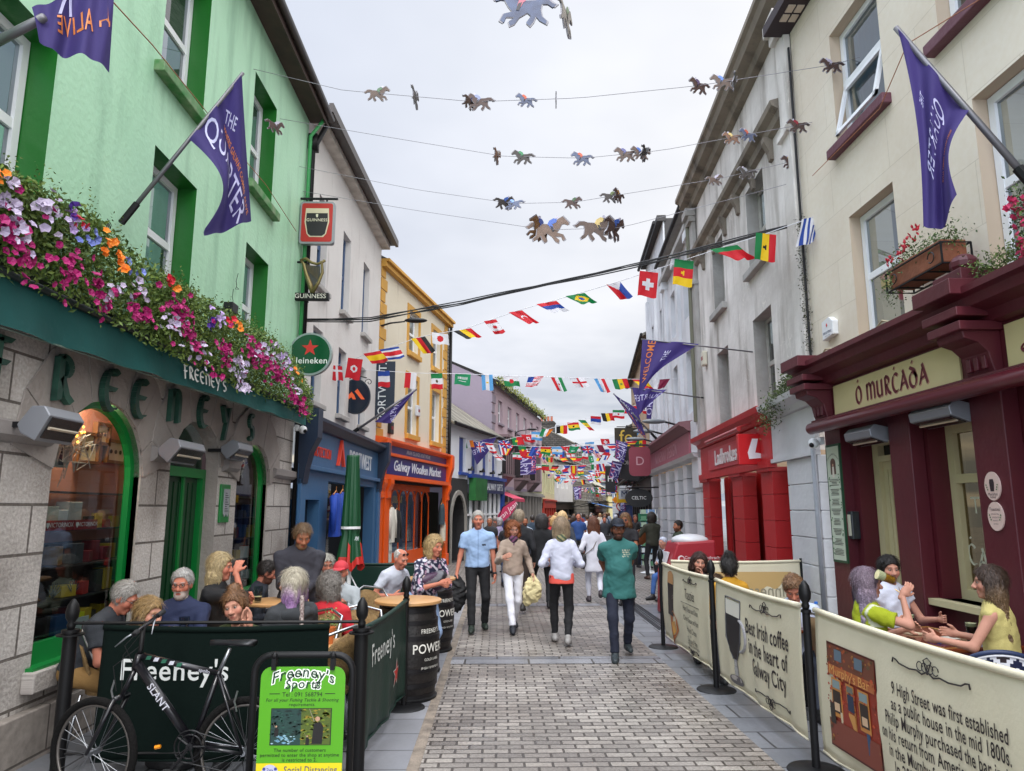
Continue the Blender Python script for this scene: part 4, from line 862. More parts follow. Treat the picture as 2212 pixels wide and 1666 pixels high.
pe=stained('peeling_paint','#e2ded8','#837b70','#efebe0');dk=stained('parapet_grime','#8b8173','#4b453d','#a89d8a');trim=mat('trim_grey','#aaa8a4',.8,bump=(12,.5),var=(1.5,.7,'#807b72'))
WR=[(1.75,2.85),(4.75,5.75)]
HR=[rect(a,b,3.5,5.15)for a,b in WR]+[rect(a,b,6.05,7.6)for a,b in WR]
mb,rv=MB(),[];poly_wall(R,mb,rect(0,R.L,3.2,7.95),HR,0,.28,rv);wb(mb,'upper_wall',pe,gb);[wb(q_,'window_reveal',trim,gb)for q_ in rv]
mb=MB();poly_wall(R,mb,rect(0,R.L,7.95,9.4),[],-.02);mb.quad(R.P(0,8,0),R.P(0,8,-6),R.P(0,9.5,-6),R.P(0,9.5,0));mb.quad(R.P(R.L,3.2),R.P(R.L,3.2,-6),R.P(R.L,9.6,-6),R.P(R.L,9.6));wb(mb,'parapet',pe,gb)
mb=MB();mb.prism([(0,9.3),(.1,9.33),(.14,9.45),(.3,9.5),(.34,9.62),(.4,9.66),(.4,9.75),(-.15,9.85),(-.15,9.3)],-.1,R.L+.1,lambda x,y,t:R.P(t,y,x));wb(mb,'cornice',dk,gb)
mb=MB();mb.prism([(0,7.75),(.08,7.8),(.1,7.92),(.2,7.98),(.22,8.06),(0,8.12)],.45,R.L-.4,lambda x,y,t:R.P(t,y,x));wb(mb,'string_course',dk,gb)
for k in range(6):
 mb=MB();x=1.1+k*1.08;mb.prism([(0,7.4),(.05,7.42),(.07,7.55),(.15,7.72),(.15,7.8),(0,7.8)],x,x+.14,lambda p,y,t:R.P(t,y,p));wb(mb,'corbel',dk,gb)
for x in(0.02,R.L-.42):
 mb=MB();R.box(mb,x,x+.4,3.4,9.2,0,.1);R.box(mb,x-.03,x+.43,7.3,7.4,0,.16);R.box(mb,x-.03,x+.43,8.95,9.1,0,.18);R.box(mb,x-.05,x+.45,9.1,9.3,0,.26);wb(mb,'pilaster',pe if x<1 else trim,gb,bevel=.01)
for i,h in enumerate(HR):
 window(R,gb,h[0][0]+.01,h[1][0]-.01,h[0][1]+.01,h[2][1]-.01,.26,sill=(trim,.12,.14)if i>1 else None,curtain=(0,.6,cur)if i!=2 else None,fw=.06,fm=mat('old_frame','#b5b3ac',.6,var=(9,.5,'#8a8478')))
mb=MB();mb.prism([(0,3.2),(.1,3.22),(.14,3.3),(.28,3.36),(.3,3.44),(0,3.5)],-.02,1.9,lambda x,y,t:R.P(t,y,x));R.box(mb,0,1.95,2.56,3.2,-.0,.06);R.box(mb,0,1.95,2.52,2.58,0,.1);wb(mb,'frieze',mat('grey_white','#d2d3d5',.7,bump=(10,.4),var=(1.4,.4,'#b0afb0')),gb)
mb=MB();R.box(mb,1.3,2.05,-.1,2.52,-.4,-.3);wb(mb,'blank_recess',mat('rough_grey','#7b7a7a',.9,bump=(5,1)),gb)
gw=mat('grey_white','#c6c7c9',.7)
for k in range(7):
 mb=MB();z=-.1+k*.375;R.box(mb,0,1.3,z,z+.36,-.3,.05);wb(mb,'rusticated_block',gw,gb,bevel=.006)
mb=MB();R.box(mb,0.02,1.28,-.1,2.52,-.3,.03);wb(mb,'rusticated_core',gw,gb)
mb=MB();mb.tube([R.P(.0,2.6,.1),R.P(.0,0,.1)],.035,8);wb(mb,'drainpipe',mat('pipe_grey','#8d9096',.5),gb,smooth=True);mb=MB();mb.tube([R.P(-.06,8.6,.06),R.P(-.06,3.7,.06)],.018,6);wb(mb,'cable',M_black,gb);bush(gb,'creeper',[R.P(-.04,4.0+.09*k,.07)for k in range(22)],520,.035,.018,('#2a3018','#4a4a2c'))
rs_=thing('shop_front','bright red betting shop front with rusticated red piers','shop front',tuple(R.P(4.8,0)))
red=mat('shop_red','#b81f22',.45,bump=(10,.25),var=(2,.3,'#a01a1e'))
mb=MB();mb.prism([(0,3.2),(.12,3.22),(.16,3.3),(.28,3.36),(.3,3.46),(0,3.5)],1.9,R.L-.05,lambda x,y,t:R.P(t,y,x));wb(mb,'cornice',red,rs_)
mb=MB();R.box(mb,1.95,R.L-.1,2.56,3.2,0,.07);R.box(mb,1.95,R.L-.1,2.46,2.58,0,.14);wb(mb,'fascia',red,rs_)
mb=MB();R.box(mb,2.7,6.7,2.64,3.1,.07,.1);wb(mb,'signboard',mat('sign_rose','#c0343c',.35,var=(4,.4,'#a82430')),rs_)
for a,b in((2.05,2.7),(3.95,4.75),(6.9,7.65)):
 mb=MB()
 for k in range(6):z=-.12+k*.43;R.box(mb,a,b,z,z+.422,-.2,.06)
 wb(mb,'pier',red,rs_,bevel=.004)
 mb=MB();R.box(mb,a-.04,b+.04,2.4,2.47,-.2,.12);wb(mb,'pier_cap',red,rs_)
mb=MB();R.box(mb,4.75,5.6,-.1,2.5,-.35,-.3);R.box(mb,6.6,6.9,-.1,2.5,-.35,-.3);R.box(mb,2.7,2.95,-.1,2.5,-.45,-.4);wb(mb,'panel',red,rs_)
mb=MB();R.box(mb,5.6,6.6,.2,2.4,-.4,-.38);R.box(mb,2.95,3.4,.2,2.4,-.4,-.38);wb(mb,'window',mat('dark_pane','#0e1218',.08),rs_)
mb=MB();R.box(mb,3.4,3.95,-.1,2.5,-.4,-.36);R.box(mb,3.4,3.48,0,2.4,-.36,-.3);wb(mb,'door',mat('grey_door','#8a8986',.5),rs_)
mb=MB();R.box(mb,2,R.L-.1,-.1,2.5,-.5,-.46);wb(mb,'backing',red,rs_)
tm=MB();put_text(tm,'Ladbrokes',R.TM(5.0,2.86,.102),.46,lin('#e6e2e0'),.02,bold=.01,sx=.95)
for k in range(40):
 x,z=rf.uniform(4.6,4.9),rf.uniform(.3,2.1);tm.add([R.P(x+a*.05,z+b*.1,-.05)for a,b in((0,-1),(.6,0),(0,1),(-.6,0))],[(0,1,2,3)],lin(random.choice(['#d9b24a','#2a1a14','#d9d0c0','#7a1a14'])))
wb(tm,'lettering',M_attr,rs_)
mb=MB();mb.tube([R.P(2.6,3.16,.42),R.P(5.3,3.16,.42)],.04,8);
for x in(2.8,5.1):mb.tube([R.P(x,3.3,.05),R.P(x,3.2,.42)],.012,5)
wb(mb,'sign_light',mat('lamp_red','#a3282a',.3),rs_)
c_=onX(1626,971,4.42);t=thing('projecting_sign','red square sign with a white letter L projecting over the pavement','sign',tuple(c_));h_=.265
Ml=lambda x,y,t_=0:c_+np.array([x,-.05-t_,y]);mb=MB();mb.box(-h_,-h_,0,h_,h_,.1,M=lambda x,y,z:c_+np.array([x,.05-z,y]));wb(mb,'panel',mat('sign_bright_red','#c01c22',.35),t,bevel=.01)
mb=MB();mb.prism([(-.02,.18),(.08,.18),(.02,-.06),(.15,-.08),(.15,-.15),(-.09,-.17),(-.11,-.06)],0,.006,lambda x,y,z:Ml(x,y,.003+z));wb(mb,'letter',mat('sign_white','#e9ebee',.4),t)
mb=MB();mb.tube([c_+np.array([h_,0,0]),c_+np.array([h_+.4,0,0])],.02,6);wb(mb,'arm',M_iron,t)
t=thing('wall_weeds','tangle of ferns and weeds sprouting where the grey cornice meets the maroon one','plant',tuple(R.P(.4,3.5,.1)))
bush(t,'foliage',[R.P(.15+.14*k,3.58-.012*k*k*.3+.05,.2)for k in range(9)]+[R.P(.1+.1*k,3.7,.15)for k in range(5)]+[R.P(1.2,3.3,.33),R.P(1.25,3.15,.33)],2600,.075,.022,('#2c3a1c','#5d6c36'),.06)
# ================================================================ next houses on the right
def house(F,name,label,z0,z1,wm,wins,groups=None,rd=.2,sillm=None,fm=None,roof=None,s0=0,s1=None,side_wall=True,curtain=True,back=8,ov=.25,sf='roof'):
 s1=F.L if s1 is None else s1;t=thing(name,label,'building',tuple(F.P((s0+s1)/2,0)))
 mb=MB();poly_wall(F,mb,rect(s0,s1,z0,z1),[rect(*w_)for w_ in wins],0,rd)
 for x in(s0,s1):mb.quad(F.P(x,z0),F.P(x,z0,-back),F.P(x,z1,-back),F.P(x,z1))
 wb(mb,'wall',wm,t,uv=F.uv(t))
 for i,q in enumerate(wins):window(F,t,q[0]+.01,q[1]-.01,q[2]+.01,q[3]-.01,rd-.03,fm=fm,sill=(sillm,.08,.12)if sillm else None,curtain=(0,.5,cur)if curtain and i%2 else None)
 if roof is not None:
  m,rise,dep=roof;mb=MB();mb.add([F.P(s0-.1,z1,ov),F.P(s1+.1,z1,ov),F.P(s1+.1,z1+rise,-dep),F.P(s0-.1,z1+rise,-dep),F.P(s0-.1,z1-.1,ov),F.P(s1+.1,z1-.1,ov),F.P(s1+.1,z1+rise-.12,-dep),F.P(s0-.1,z1+rise-.12,-dep)],[(0,1,2,3),(4,5,6,7),(0,4,5,1),(1,5,6,2),(0,4,7,3)])
  mb.add([F.P(s0-.1,z1+rise,-dep),F.P(s1+.1,z1+rise,-dep),F.P(s1+.1,z1,-2*dep),F.P(s0-.1,z1,-2*dep)],[(0,1,2,3)])
  for x in(s0,s1):mb.add([F.P(x,z1-.05,0),F.P(x,z1+rise-.12,-dep),F.P(x,z1-.05,-2*dep)],[(0,1,2)])
  wb(mb,'roof',m,t,uv=lambda p:(p[1],p[0]+p[2]))
 mb=MB();mb.tube([F.P(s0,z1-.02,ov+.04),F.P(s1,z1-.02,ov+.04)],.06,8);wb(mb,'gutter',M_black,t)
 return t
K=Fac((5.02,17.4),(5.9,27.2),-1)
pale=stained('pale_grey_render','#dadcde','#adaeb0','#e2e2e2');pinkg=mat('pink_board','#9e5a66',.45)
kt=house(K,'terraced_building','pale grey building with tall pilasters above the pink signboard',3.9,9.6,pale,[(.9,1.7,4.3,6.0),(3.2,4.0,4.3,6.0),(.9,1.7,6.9,8.3),(3.2,4.0,6.9,8.3)],s1=4.95,rd=.25)
for x in(.05,2.2,4.5):
 mb=MB();K.box(mb,x,x+.35,3.95,8.7,0,.1);K.box(mb,x-.04,x+.39,8.7,8.95,0,.2);wb(mb,'pilaster',pale,kt)
mb=MB();K.box(mb,0,4.95,8.95,9.1,0,.22);K.box(mb,0,4.95,9.6,9.75,-.1,.25);wb(mb,'cornice',trim,kt)
mb=MB();mb.tube([K.P(.0,9,.12),K.P(.0,3.9,.12)],.06,8);wb(mb,'drainpipe',mat('pipe_moss','#6a6a58',.7),kt)
kt2=house(K,'terraced_building','taller pale blue grey building beyond, its dark gable end rising over the row',3.9,11.2,pale,[(5.6,6.4,4.3,6.0),(7.9,8.7,4.3,6.0),(5.6,6.4,6.9,8.5),(7.9,8.7,6.9,8.5)],s0=4.97,rd=.25)
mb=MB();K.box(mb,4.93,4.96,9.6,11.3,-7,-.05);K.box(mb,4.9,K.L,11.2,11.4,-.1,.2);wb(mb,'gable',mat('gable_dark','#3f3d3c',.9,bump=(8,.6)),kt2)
for x in(5.0,7.1,9.3):
 mb=MB();K.box(mb,x,x+.3,3.95,9.7,0,.1);wb(mb,'pilaster',pale,kt2)
kf=thing('shop_front','white rusticated shop front under a dusky pink signboard','shop front',tuple(K.P(5,0)))
mb=MB();K.box(mb,.9,K.L-.05,3.15,3.75,0,.16);wb(mb,'signboard',pinkg,kf);mb=MB();mb.prism([(.1,3.75),(.2,3.78),(.3,3.86),(.42,3.92),(.42,4.0),(0,4.05),(0,3.75)],.8,K.L,lambda x,y,t:K.P(t,y,x));wb(mb,'cornice',mat('cornice_mauve','#7d5458',.6),kf)
mb=MB();mb.prism([(0,3.0),(.2,3.05),(.26,3.15),(0,3.15)],0,K.L,lambda x,y,t:K.P(t,y,x));K.box(mb,0,.85,2.3,4,0,.12);wb(mb,'lower_moulding',gw,kf)
for a in(.1,1.9,3.4,5.2,7.0,9.1):
 mb=MB()
 for k in range(8):z=-.14+k*.39;K.box(mb,a,a+.62,z,z+.37,-.3,.08)
 wb(mb,'pier',gw,kf,bevel=.005)
mb=MB();K.box(mb,0,K.L,-.2,3.05,-.4,-.34);wb(mb,'backing',mat('maroon_panel','#5c2029',.6),kf)
mb=MB()
for a in(2.6,4.1,5.95,7.75):K.box(mb,a,a+.85,.1,2.9,-.33,-.31)
wb(mb,'window',mat('grey_pane','#5d5a5c',.15),kf)
tm=MB();put_text(tm,'KILKENNY DESIGN',K.TM(5.2,3.45,.163),.5,lin('#b98a90'),.01,sx=.95,space=1.2);wb(tm,'lettering',M_attr,kf)
for F_,(u,v),c_,lb in((O,(845,925),'#1c1a1c','small black alarm box on the cream and ochre house'),(O,(903,888),'#c9ccd0','small white box on the cream and ochre house beside the open window'),(K,(1520,775),'#c9c4b0','cream alarm box beside the mossy drainpipe'),(K,(1447,915),'#d8961c','orange alarm box over the pink signboard')):
 x_,z_=F_.px(u,v,.06);mb=MB();F_.box(mb,x_-.13,x_+.13,z_-.17,z_+.17,0,.1);o=tag(mb.build('alarm_box',mat('ab'+c_,c_,.5),bevel=.02),lb,'alarm box');mb=MB();F_.box(mb,x_-.08,x_+.08,z_-.04,z_+.05,.1,.104);wb(mb,'plate',mat('ab_plate','#8a2a2a',.5),o)
x_,z_=G.px(497,668,.15);t=thing('floodlight','small dark floodlight above the flowers between the sash windows','lamp',tuple(G.P(x_,z_,0)));mb=MB();G.box(mb,x_-.1,x_+.1,z_-.06,z_+.07,.1,.22);wb(mb,'head',MC['iron'],t,bevel=.01);mb=MB();mb.tube([G.P(x_,z_,0),G.P(x_,z_,.12)],.012,6);wb(mb,'arm',MC['iron'],t)
for(u,v)in((225,466),(505,600),(497,645)):
 x_,z_=G.px(u,v);rr=random.Random(u);mb=MB();mb.tube([G.P(x_+rr.gauss(0,.05),z_+rr.gauss(0,.05)-.02*k,.03+.01*rr.random())for k in range(7)],.004,4);tag(mb.build('wall_hook',MC['iron']),'knot of dark wire on the green wall, %s'%{225:'beside the flagpole foot',505:'high between the two right windows',497:'just above the small floodlight'}[u],'hook')
# ================================================================ the rest of the street
A=Fac((-1.82,25.9),(.2,33),1)
rough=mat('roughcast','#dcdfe3',.9,bump=(30,1),var=(1.4,.3,'#c4c8cc'));bl=mat('royal_blue','#1d3f8c',.4)
at=house(A,'low_house','low white roughcast house with royal blue shuttered windows and a mossy slate roof',2.9,4.9,rough,[(1.3,2.1,3.15,4.5),(2.85,3.6,3.15,4.5),(4.35,5.1,3.15,4.5),(5.75,6.45,3.15,4.5)],fm=bl,curtain=False,roof=(M_slate,1.9,2.6),sillm=bl)
for a,b in((1.3,2.1),(2.85,3.6),(4.35,5.1),(5.75,6.45)):
 mb=MB();A.box(mb,a+.06,b-.06,3.2,4.45,-.14,-.1);wb(mb,'shutter',bl,at)
 mb=MB();A.box(mb,b+.28,b+.36,3.25,3.33,0,.15);mb.lathe([(.03,0),(.09,-.16)],8,M=lambda x,y,z:A.P(b+.32+x,3.42+z,.16+y));wb(mb,'wall_lamp',M_black,at)
gf=thing('shop_front','gift shop front with a navy signboard and white framed windows','shop front',tuple(A.P(4.8,0)))
mb=MB();A.box(mb,2.3,7.5,2.98,3.12,0,.2);A.box(mb,7.1,7.45,-.2,2.98,0,.12);wb(mb,'cornice',bl,gf);mb=MB();A.box(mb,4.1,7.3,2.42,2.95,0,.14);wb(mb,'signboard',mat('navy_sign','#1b2350',.4),gf)
mb=MB();A.box(mb,2.5,4.05,2.1,2.98,.02,.3)
wb(mb,'green_awning_box',mat('green_box','#1d5a2a',.5,var=(3,.5,'#2f7a3a')),gf)
mb=MB();A.box(mb,2.2,7.1,-.2,2.42,-.5,-.45);wb(mb,'display',mat('gift_display','#4f5a4c',.6,var=(2.4,1,'#8a7a50')),gf);mb=MB()
for x in(2.2,2.9,3.6,4.4,4.9,5.6,6.3,7.0):A.box(mb,x,x+.09,-.2,2.42,-.1,0)
A.box(mb,2.2,7.1,1.5,1.58,-.1,-.01);A.box(mb,2.2,7.1,-.2,.5,-.1,-.02);wb(mb,'window_frame',MC['upvc'],gf);mb=MB();A.box(mb,2.25,7.05,.5,2.4,-.12,-.11);wb(mb,'window',M_navyglass,gf)
tm=MB();put_text(tm,'GALWAY GIFTS',A.TM(5.65,2.68,.142),.42,lin('#c8ccd0'),.01,sx=.9);wb(tm,'lettering',M_attr,gf)
ar=thing('stone_archway','black wall with an old pointed stone arch between the orange and gift shops','archway',tuple(A.P(1.1,0)))
pa=[(.38,-.15),(1.95,-.15)]+[(.38+1.57*(1-t)/1,0)for t in[]]
ca_=[(1.95,-.15)]+[(1.95-.785*(1-math.cos(a))*1.0,1.25+1.05*math.sin(a))for a in[PI/2*k/6 for k in range(7)]]+[(.38+.785*(1-math.cos(a)),1.25+1.05*math.sin(a))for a in[PI/2*(5-k)/6 for k in range(6)]]+[(.38,-.15)]
mb=MB();poly_wall(A,mb,rect(0,2.3,-.25,2.9),[[p for p in ca_ if p[1]>-.2]],.02,.5);wb(mb,'wall',mat('black_wall','#2b2a2b',.8,bump=(12,.4)),ar)
mb=MB();n=len(ca_)
for i in range(n-1):
 a,b=np.array(ca_[i]),np.array(ca_[i+1]);c=np.array([1.165,1.0]);oa,ob=a+(a-c)/np.linalg.norm(a-c)*.16,b+(b-c)/np.linalg.norm(b-c)*.16
 mb.prism([tuple(a),tuple(b),tuple(ob),tuple(oa)],.02,.09,lambda x,y,t:A.P(x,y,t))
wb(mb,'arch_ring',mat('arch_stone','#8d8982',.8,bump=(20,.6)),ar);mb=MB();A.box(mb,.3,2.1,-.2,2.4,-1.2,-1.1);wb(mb,'gate',M_iron,ar)
Lc=Fac((-.3,33.5),(3,48.6),1)
lil=mat('lilac_render','#b09ba4',.85,bump=(10,.3),var=(1,.35,'#9d8a92'));lild=mat('lilac_grey','#857a86',.85,bump=(8,.4),var=(.6,.4,'#75707a'))
wl=[(1.5+2.35*k,2.5+2.35*k,5.95,7.1)for k in range(6)]
lt_=house(Lc,'lilac_house','tall lilac rendered house with grey quoins, two timber bay windows and weeds along its gutter',2.9,7.75,lil,wl,sillm=lild,curtain=True)
g_=MB();g_.add([Lc.P(0,0),Lc.P(0,0,-9),Lc.P(0,7.75,-9),Lc.P(0,9.9,-4.5),Lc.P(0,7.75)],[(0,1,2,3,4)]);g_.v=[tuple(np.array(p)-Lc.t*.02)for p in g_.v];wb(g_,'gable_wall',lild,lt_)
mb=MB();mb.add([Lc.P(-.1,7.78,.35),Lc.P(Lc.L,7.78,.35),Lc.P(Lc.L,9.95,-4.5),Lc.P(-.1,9.95,-4.5)],[(0,1,2,3)]);wb(mb,'roof',M_slate,lt_,uv=lambda p:(p[1],p[0]))
mb=MB()
for k in range(8):Lc.box(mb,-.03,.55 if k%2 else.8,3.9+.48*k,4.3+.48*k,-.01,.04)
wb(mb,'quoin',lild,lt_)
mb=MB();Lc.box(mb,1.5,2.3,9.3,10.5,-4.4,-3.6);wb(mb,'chimney',mat('chimney_render','#8d8876',.9,var=(2,.6,'#5f6244')),lt_);mb=MB();mb.lathe([(.12,0),(.12,.35)],10,M=lambda x,y,z:Lc.P(1.9+x,10.5+z,-4+y));wb(mb,'chimney_pot',mat('pot','#9a5a45',.8),lt_)
for a in(1.0,5.6,9.6):
 mb=MB();Lc.box(mb,a,a+1.9,3.45,5.2,0,.5);wb(mb,'bay_window',mat('bay_glass','#2c2a2c',.12),lt_);mb=MB()
 for x in(a,a+.45,a+.95,a+1.42,a+1.84):Lc.box(mb,x,x+.07,3.4,5.25,.5,.54)
 Lc.box(mb,a-.05,a+1.97,5.2,5.32,0,.6);Lc.box(mb,a-.05,a+1.97,3.3,3.42,0,.58);mb.prism([(0,2.75),(.5,3.3),(0,3.3)],a,a+1.9,lambda x,y,t:Lc.P(t,y,x));wb(mb,'bay_frame',mat('bay_wood','#6e5a5e',.6),lt_)
bush(lt_,'gutter_weeds',[Lc.P(.3*k,7.85,.35)for k in range(50)],1600,.11,.06,('#4d5f22','#8a8a3c'))
ls=thing('shop_front','grey pilastered shop front with framed pictures under the lilac house','shop front',tuple(Lc.P(8,0)))
mb=MB();Lc.box(mb,3.4,Lc.L,2.5,2.62,0,.2);Lc.box(mb,3.4,Lc.L,2.62,2.72,0,.1)
for k in range(11):Lc.box(mb,3.5+k*1.1,3.75+k*1.1,-.3,2.5,-.1,.1)
wb(mb,'pilaster',mat('pilaster_grey','#8f8b85',.7),ls);mb=MB();Lc.box(mb,3.4,Lc.L,-.3,2.5,-.15,-.1);wb(mb,'panel',mat('panel_dark','#5f5b56',.6,var=(1.2,.9,'#2d2c2d')),ls)
ps=thing('shop_front','small shop with a pink awning and a cream sign beside the gift shop','shop front',tuple(Lc.P(1.6,0)))
mb=MB();mb.add([Lc.P(.2,2.62,.05),Lc.P(3.3,2.62,.05),Lc.P(3.3,2.25,1.0),Lc.P(.2,2.25,1.0),Lc.P(3.3,2.1,1.0),Lc.P(.2,2.1,1.0)],[(0,1,2,3),(3,2,4,5)]);wb(mb,'awning',mat('pink_awning','#c0405c',.7),ps)
mb=MB();Lc.box(mb,.2,3.3,-.3,2.6,-.2,-.1);wb(mb,'front',mat('shop_dark','#2a2422',.7),ps);mb=MB();Lc.box(mb,1.6,3.3,1.5,2.1,0,.12);wb(mb,'signboard',mat('cream_board','#c9a46a',.6),ps);tm=MB();put_text(tm,'Nuts about',Lc.TM(2.45,1.82,.13),.3,lin('#3a2616'));wb(tm,'lettering',M_attr,ps)
def shopbase(F,label,col,sign,s0=0,s1=None,z=2.7,word=None,wc='#d8d4c8',dark='#1d1b1c'):
 s1=F.L if s1 is None else s1;t=thing('shop_front',label,'shop front',tuple(F.P((s0+s1)/2,0)))
 mb=MB();F.box(mb,s0,s1,z-.5,z,0,.12);wb(mb,'signboard',mat('sg'+sign,sign,.5),t);mb=MB();n=max(2,int((s1-s0)/1.6))
 for k in range(n+1):x=s0+(s1-s0-.25)*k/n;F.box(mb,x,x+.25,-.5,z-.5,-.1,.1)
 F.box(mb,s0,s1,z,z+.12,0,.22);wb(mb,'pilaster',mat('sc'+col,col,.5),t);mb=MB();F.box(mb,s0,s1,-.5,z-.5,-.14,-.1);wb(mb,'window',mat('pane'+dark,dark,.12),t)
 if word:tm=MB();put_text(tm,word,F.TM((s0+s1)/2,z-.25,.125),.38,lin(wc));wb(tm,'lettering',M_attr,t)
 return t
L5=Fac((3.05,48.7),(4.5,57),1);py=mat('pale_yellow','#cfcba0',.8,var=(1,.3,'#b8b48a'))
house(L5,'terraced_house','pale yellow green house with dark green windows below the stone gable',2.2,6.0,py,[(.8+1.6*k,1.6+1.6*k,a,a+1.3)for k in range(5)for a in(2.9,4.5)],fm=mat('olive_frame','#4c5a3c',.5),roof=(M_slate,2.2,3));shopbase(L5,'red shop front below the pale yellow house','#b83a2a','#b83a2a',z=2.3)
L6=Fac((4.5,57),(6.6,63),1);house(L6,'terraced_house','white rendered house beside the tall stone building',2.2,5.6,wr,[(.8+1.5*k,1.5+1.5*k,3.4,4.8)for k in range(3)],roof=(M_slate,1.6,3));shopbase(L6,'dark pub front with a long low awning past the white house','#2d2a2a','#3a302c',z=2.2)
L7=Fac((6.6,63),(9.9,75),1);dst=brickmat('dark_rubble','#3b3835','#4e4945','#23211f',.32,.17,.02,.9,plane='SZ',bump=.9,grain=(6,.6));gst=brickmat('grey_rubble','#77726a','#8d877d','#55504a',.5,.28,.03,.9,plane='SZ',bump=.9,grain=(6,.6))
st_=house(L7,'stone_warehouse','tall grey stone building with rows of small windows, dark gable and two potted chimneys',0,7.5,gst,[(.9+1.5*k,1.6+1.5*k,a,a+1.0)for k in range(7)for a in(2.6,4.3,6.0)],sillm=trim,roof=(M_slate,2.5,4.5),back=9)
gm=MB();gm.add([L7.P(-.06,-1,.05),L7.P(-.06,-1,-9),L7.P(-.06,7.5,-9),L7.P(-.06,9.9,-4.5),L7.P(-.06,7.5,.05)],[(0,1,2,3,4)]);wb(gm,'gable_wall',dst,st_,uv=lambda p:(p[0],p[2]))
for(x,d,n_,zt,ww)in((.4,-4.3,5,10.4,1.9),(6,-3.5,4,10.2,1.5)):
 mb=MB();L7.box(mb,x-.4,x+.5,8,zt,d-ww/2,d+ww/2);L7.box(mb,x-.45,x+.55,zt-.25,zt-.1,d-ww/2-.08,d+ww/2+.08);ch_=wb(mb,'chimney',dst,st_,uv=lambda p:(p[0],p[2]))
 for k in range(n_):mb=MB();mb.lathe([(.13,0),(.11,.45),(.13,.5)],8,M=lambda a,b,z:L7.P(x+a,zt+z,d-ww/2+.25+k*(ww-.5)/(n_-1)+b));wb(mb,'chimney_pot',MC['pot'],ch_)
L8=Fac((10.2,76),(15.5,100),1);house(L8,'low_house','low stone house with a long slate roof at the far end of the street',-.6,4.2,gst,[(1+3*k,1.8+3*k,2,3.2)for k in range(7)],roof=(brickmat('pale_slate','#8d8a78','#a09c88','#5a5850',.8,.4,.03,.8,plane='SZ'),2.6,4));shopbase(L8,'row of small dark shop windows at the far end of the street','#6a2f2a','#7a3a30',z=1.9,s1=12)
E1=Fac((15.5,108),(21,106),1);house(E1,'terraced_house','distant blue grey house closing the end of the street',-.7,5.6,mat('far_blue','#77808c',.8),[(.6+1.4*k,1.4+1.4*k,2.5,4)for k in range(3)],roof=(M_slate,1.5,3));
E2=Fac((11.9,95),(14.5,94.4),1);house(E2,'terraced_house','small pale yellow house far down the street behind the road signs',-.6,3.4,mat('far_yellow','#c9bf8a',.8),[(.5,1.1,1.6,2.6),(1.6,2.2,1.6,2.6)],roof=(M_slate,1.4,3))
R5=Fac((5.95,27.3),(7.6,40),-1)
r5=house(R5,'terraced_building','cream and brick building with hanging baskets past the pink signboard',2.9,8.6,mat('warm_render','#b79e80',.8,var=(1,.4,'#8f6a50')),[(.8+2.4*k,1.6+2.4*k,a,a+1.4)for k in range(5)for a in(3.6,6.0)],roof=(M_slate,1.5,3))
shopbase(R5,'black timber shop front with dark slatted upper panels past the pink signboard','#1b1c1e','#202225',z=3.0)
R6=Fac((7.6,40),(10.2,60),-1);house(R6,'terraced_building','grey rendered building far along the right side',2.6,6.4,pale,[(.8+2.4*k,1.6+2.4*k,3.6,5)for k in range(7)],roof=(M_slate,1.5,3));shopbase(R6,'blue and dark shop fronts far along the right side','#2a3f6e','#1f2430',z=2.5)
R7=Fac((10.4,60),(14.5,88),-1);house(R7,'terraced_building','low pale building at the far right end of the street',-.6,4.4,py,[(.8+3*k,1.8+3*k,2.3,3.5)for k in range(8)],roof=(M_slate,1,3));shopbase(R7,'dark red shop fronts at the far right end of the street','#5a2420','#6a2a26',z=2.0)
mb=MB()
for k in range(10):R5.box(mb,.3+k*1.25,.38+k*1.25,3.0,3.9,.1,.9)
R5.box(mb,.2,12,3.0,3.08,.8,.95);R5.box(mb,.2,12,3.85,3.92,.8,.95)
tag(mb.build('iron_canopy',M_iron),'black iron canopy frame over the dark shop beyond the pink signboard','canopy')
t=thing('hanging_basket','large dark red and green hanging basket on the brick building','hanging basket',tuple(R5.P(6,4,.5)));bush(t,'foliage',[R5.P(6,3.2+.18*k,.5)for k in range(9)],1500,.26,.07,('#2c3a1c','#6a2434'))
def awn(p,w_,d_,drop,col,label,rz=0):
 t=thing('awning',label,'awning',tuple(p));mb=MB();c,s_=math.cos(rz),math.sin(rz);f=lambda x,y,z:np.array(p)+np.array([x*c-y*s_,x*s_+y*c,z])
 mb.add([f(0,0,0),f(0,w_,0),f(d_,w_,-drop),f(d_,0,-drop),f(d_,w_,-drop-.2),f(d_,0,-drop-.2)],[(0,1,2,3),(3,2,4,5)]);wb(mb,'canvas',mat('canvas'+col,col,.7),t)
 mb=MB()
 for y in(.1,w_-.1):mb.tube([f(0,y,-.7),f(d_,y,-drop)],.03,5)
 wb(mb,'arm',M_iron,t)
awn((8.4,72,2.5),5,3.2,.7,'#2f5f9a','blue awning far down the left side',-.25);awn((11.3,82,2.6),6,3.4,.8,'#c9906a','salmon awning far down the left side behind the blue one',-.2);awn((11.6,90,3.1),6,3,.6,'#8d8f90','grey slatted awning at the far end of the street',-.2);awn((6.2,60.5,2.6),4,2.4,.2,'#37302e','dark flat awning over the far pub',-.3)
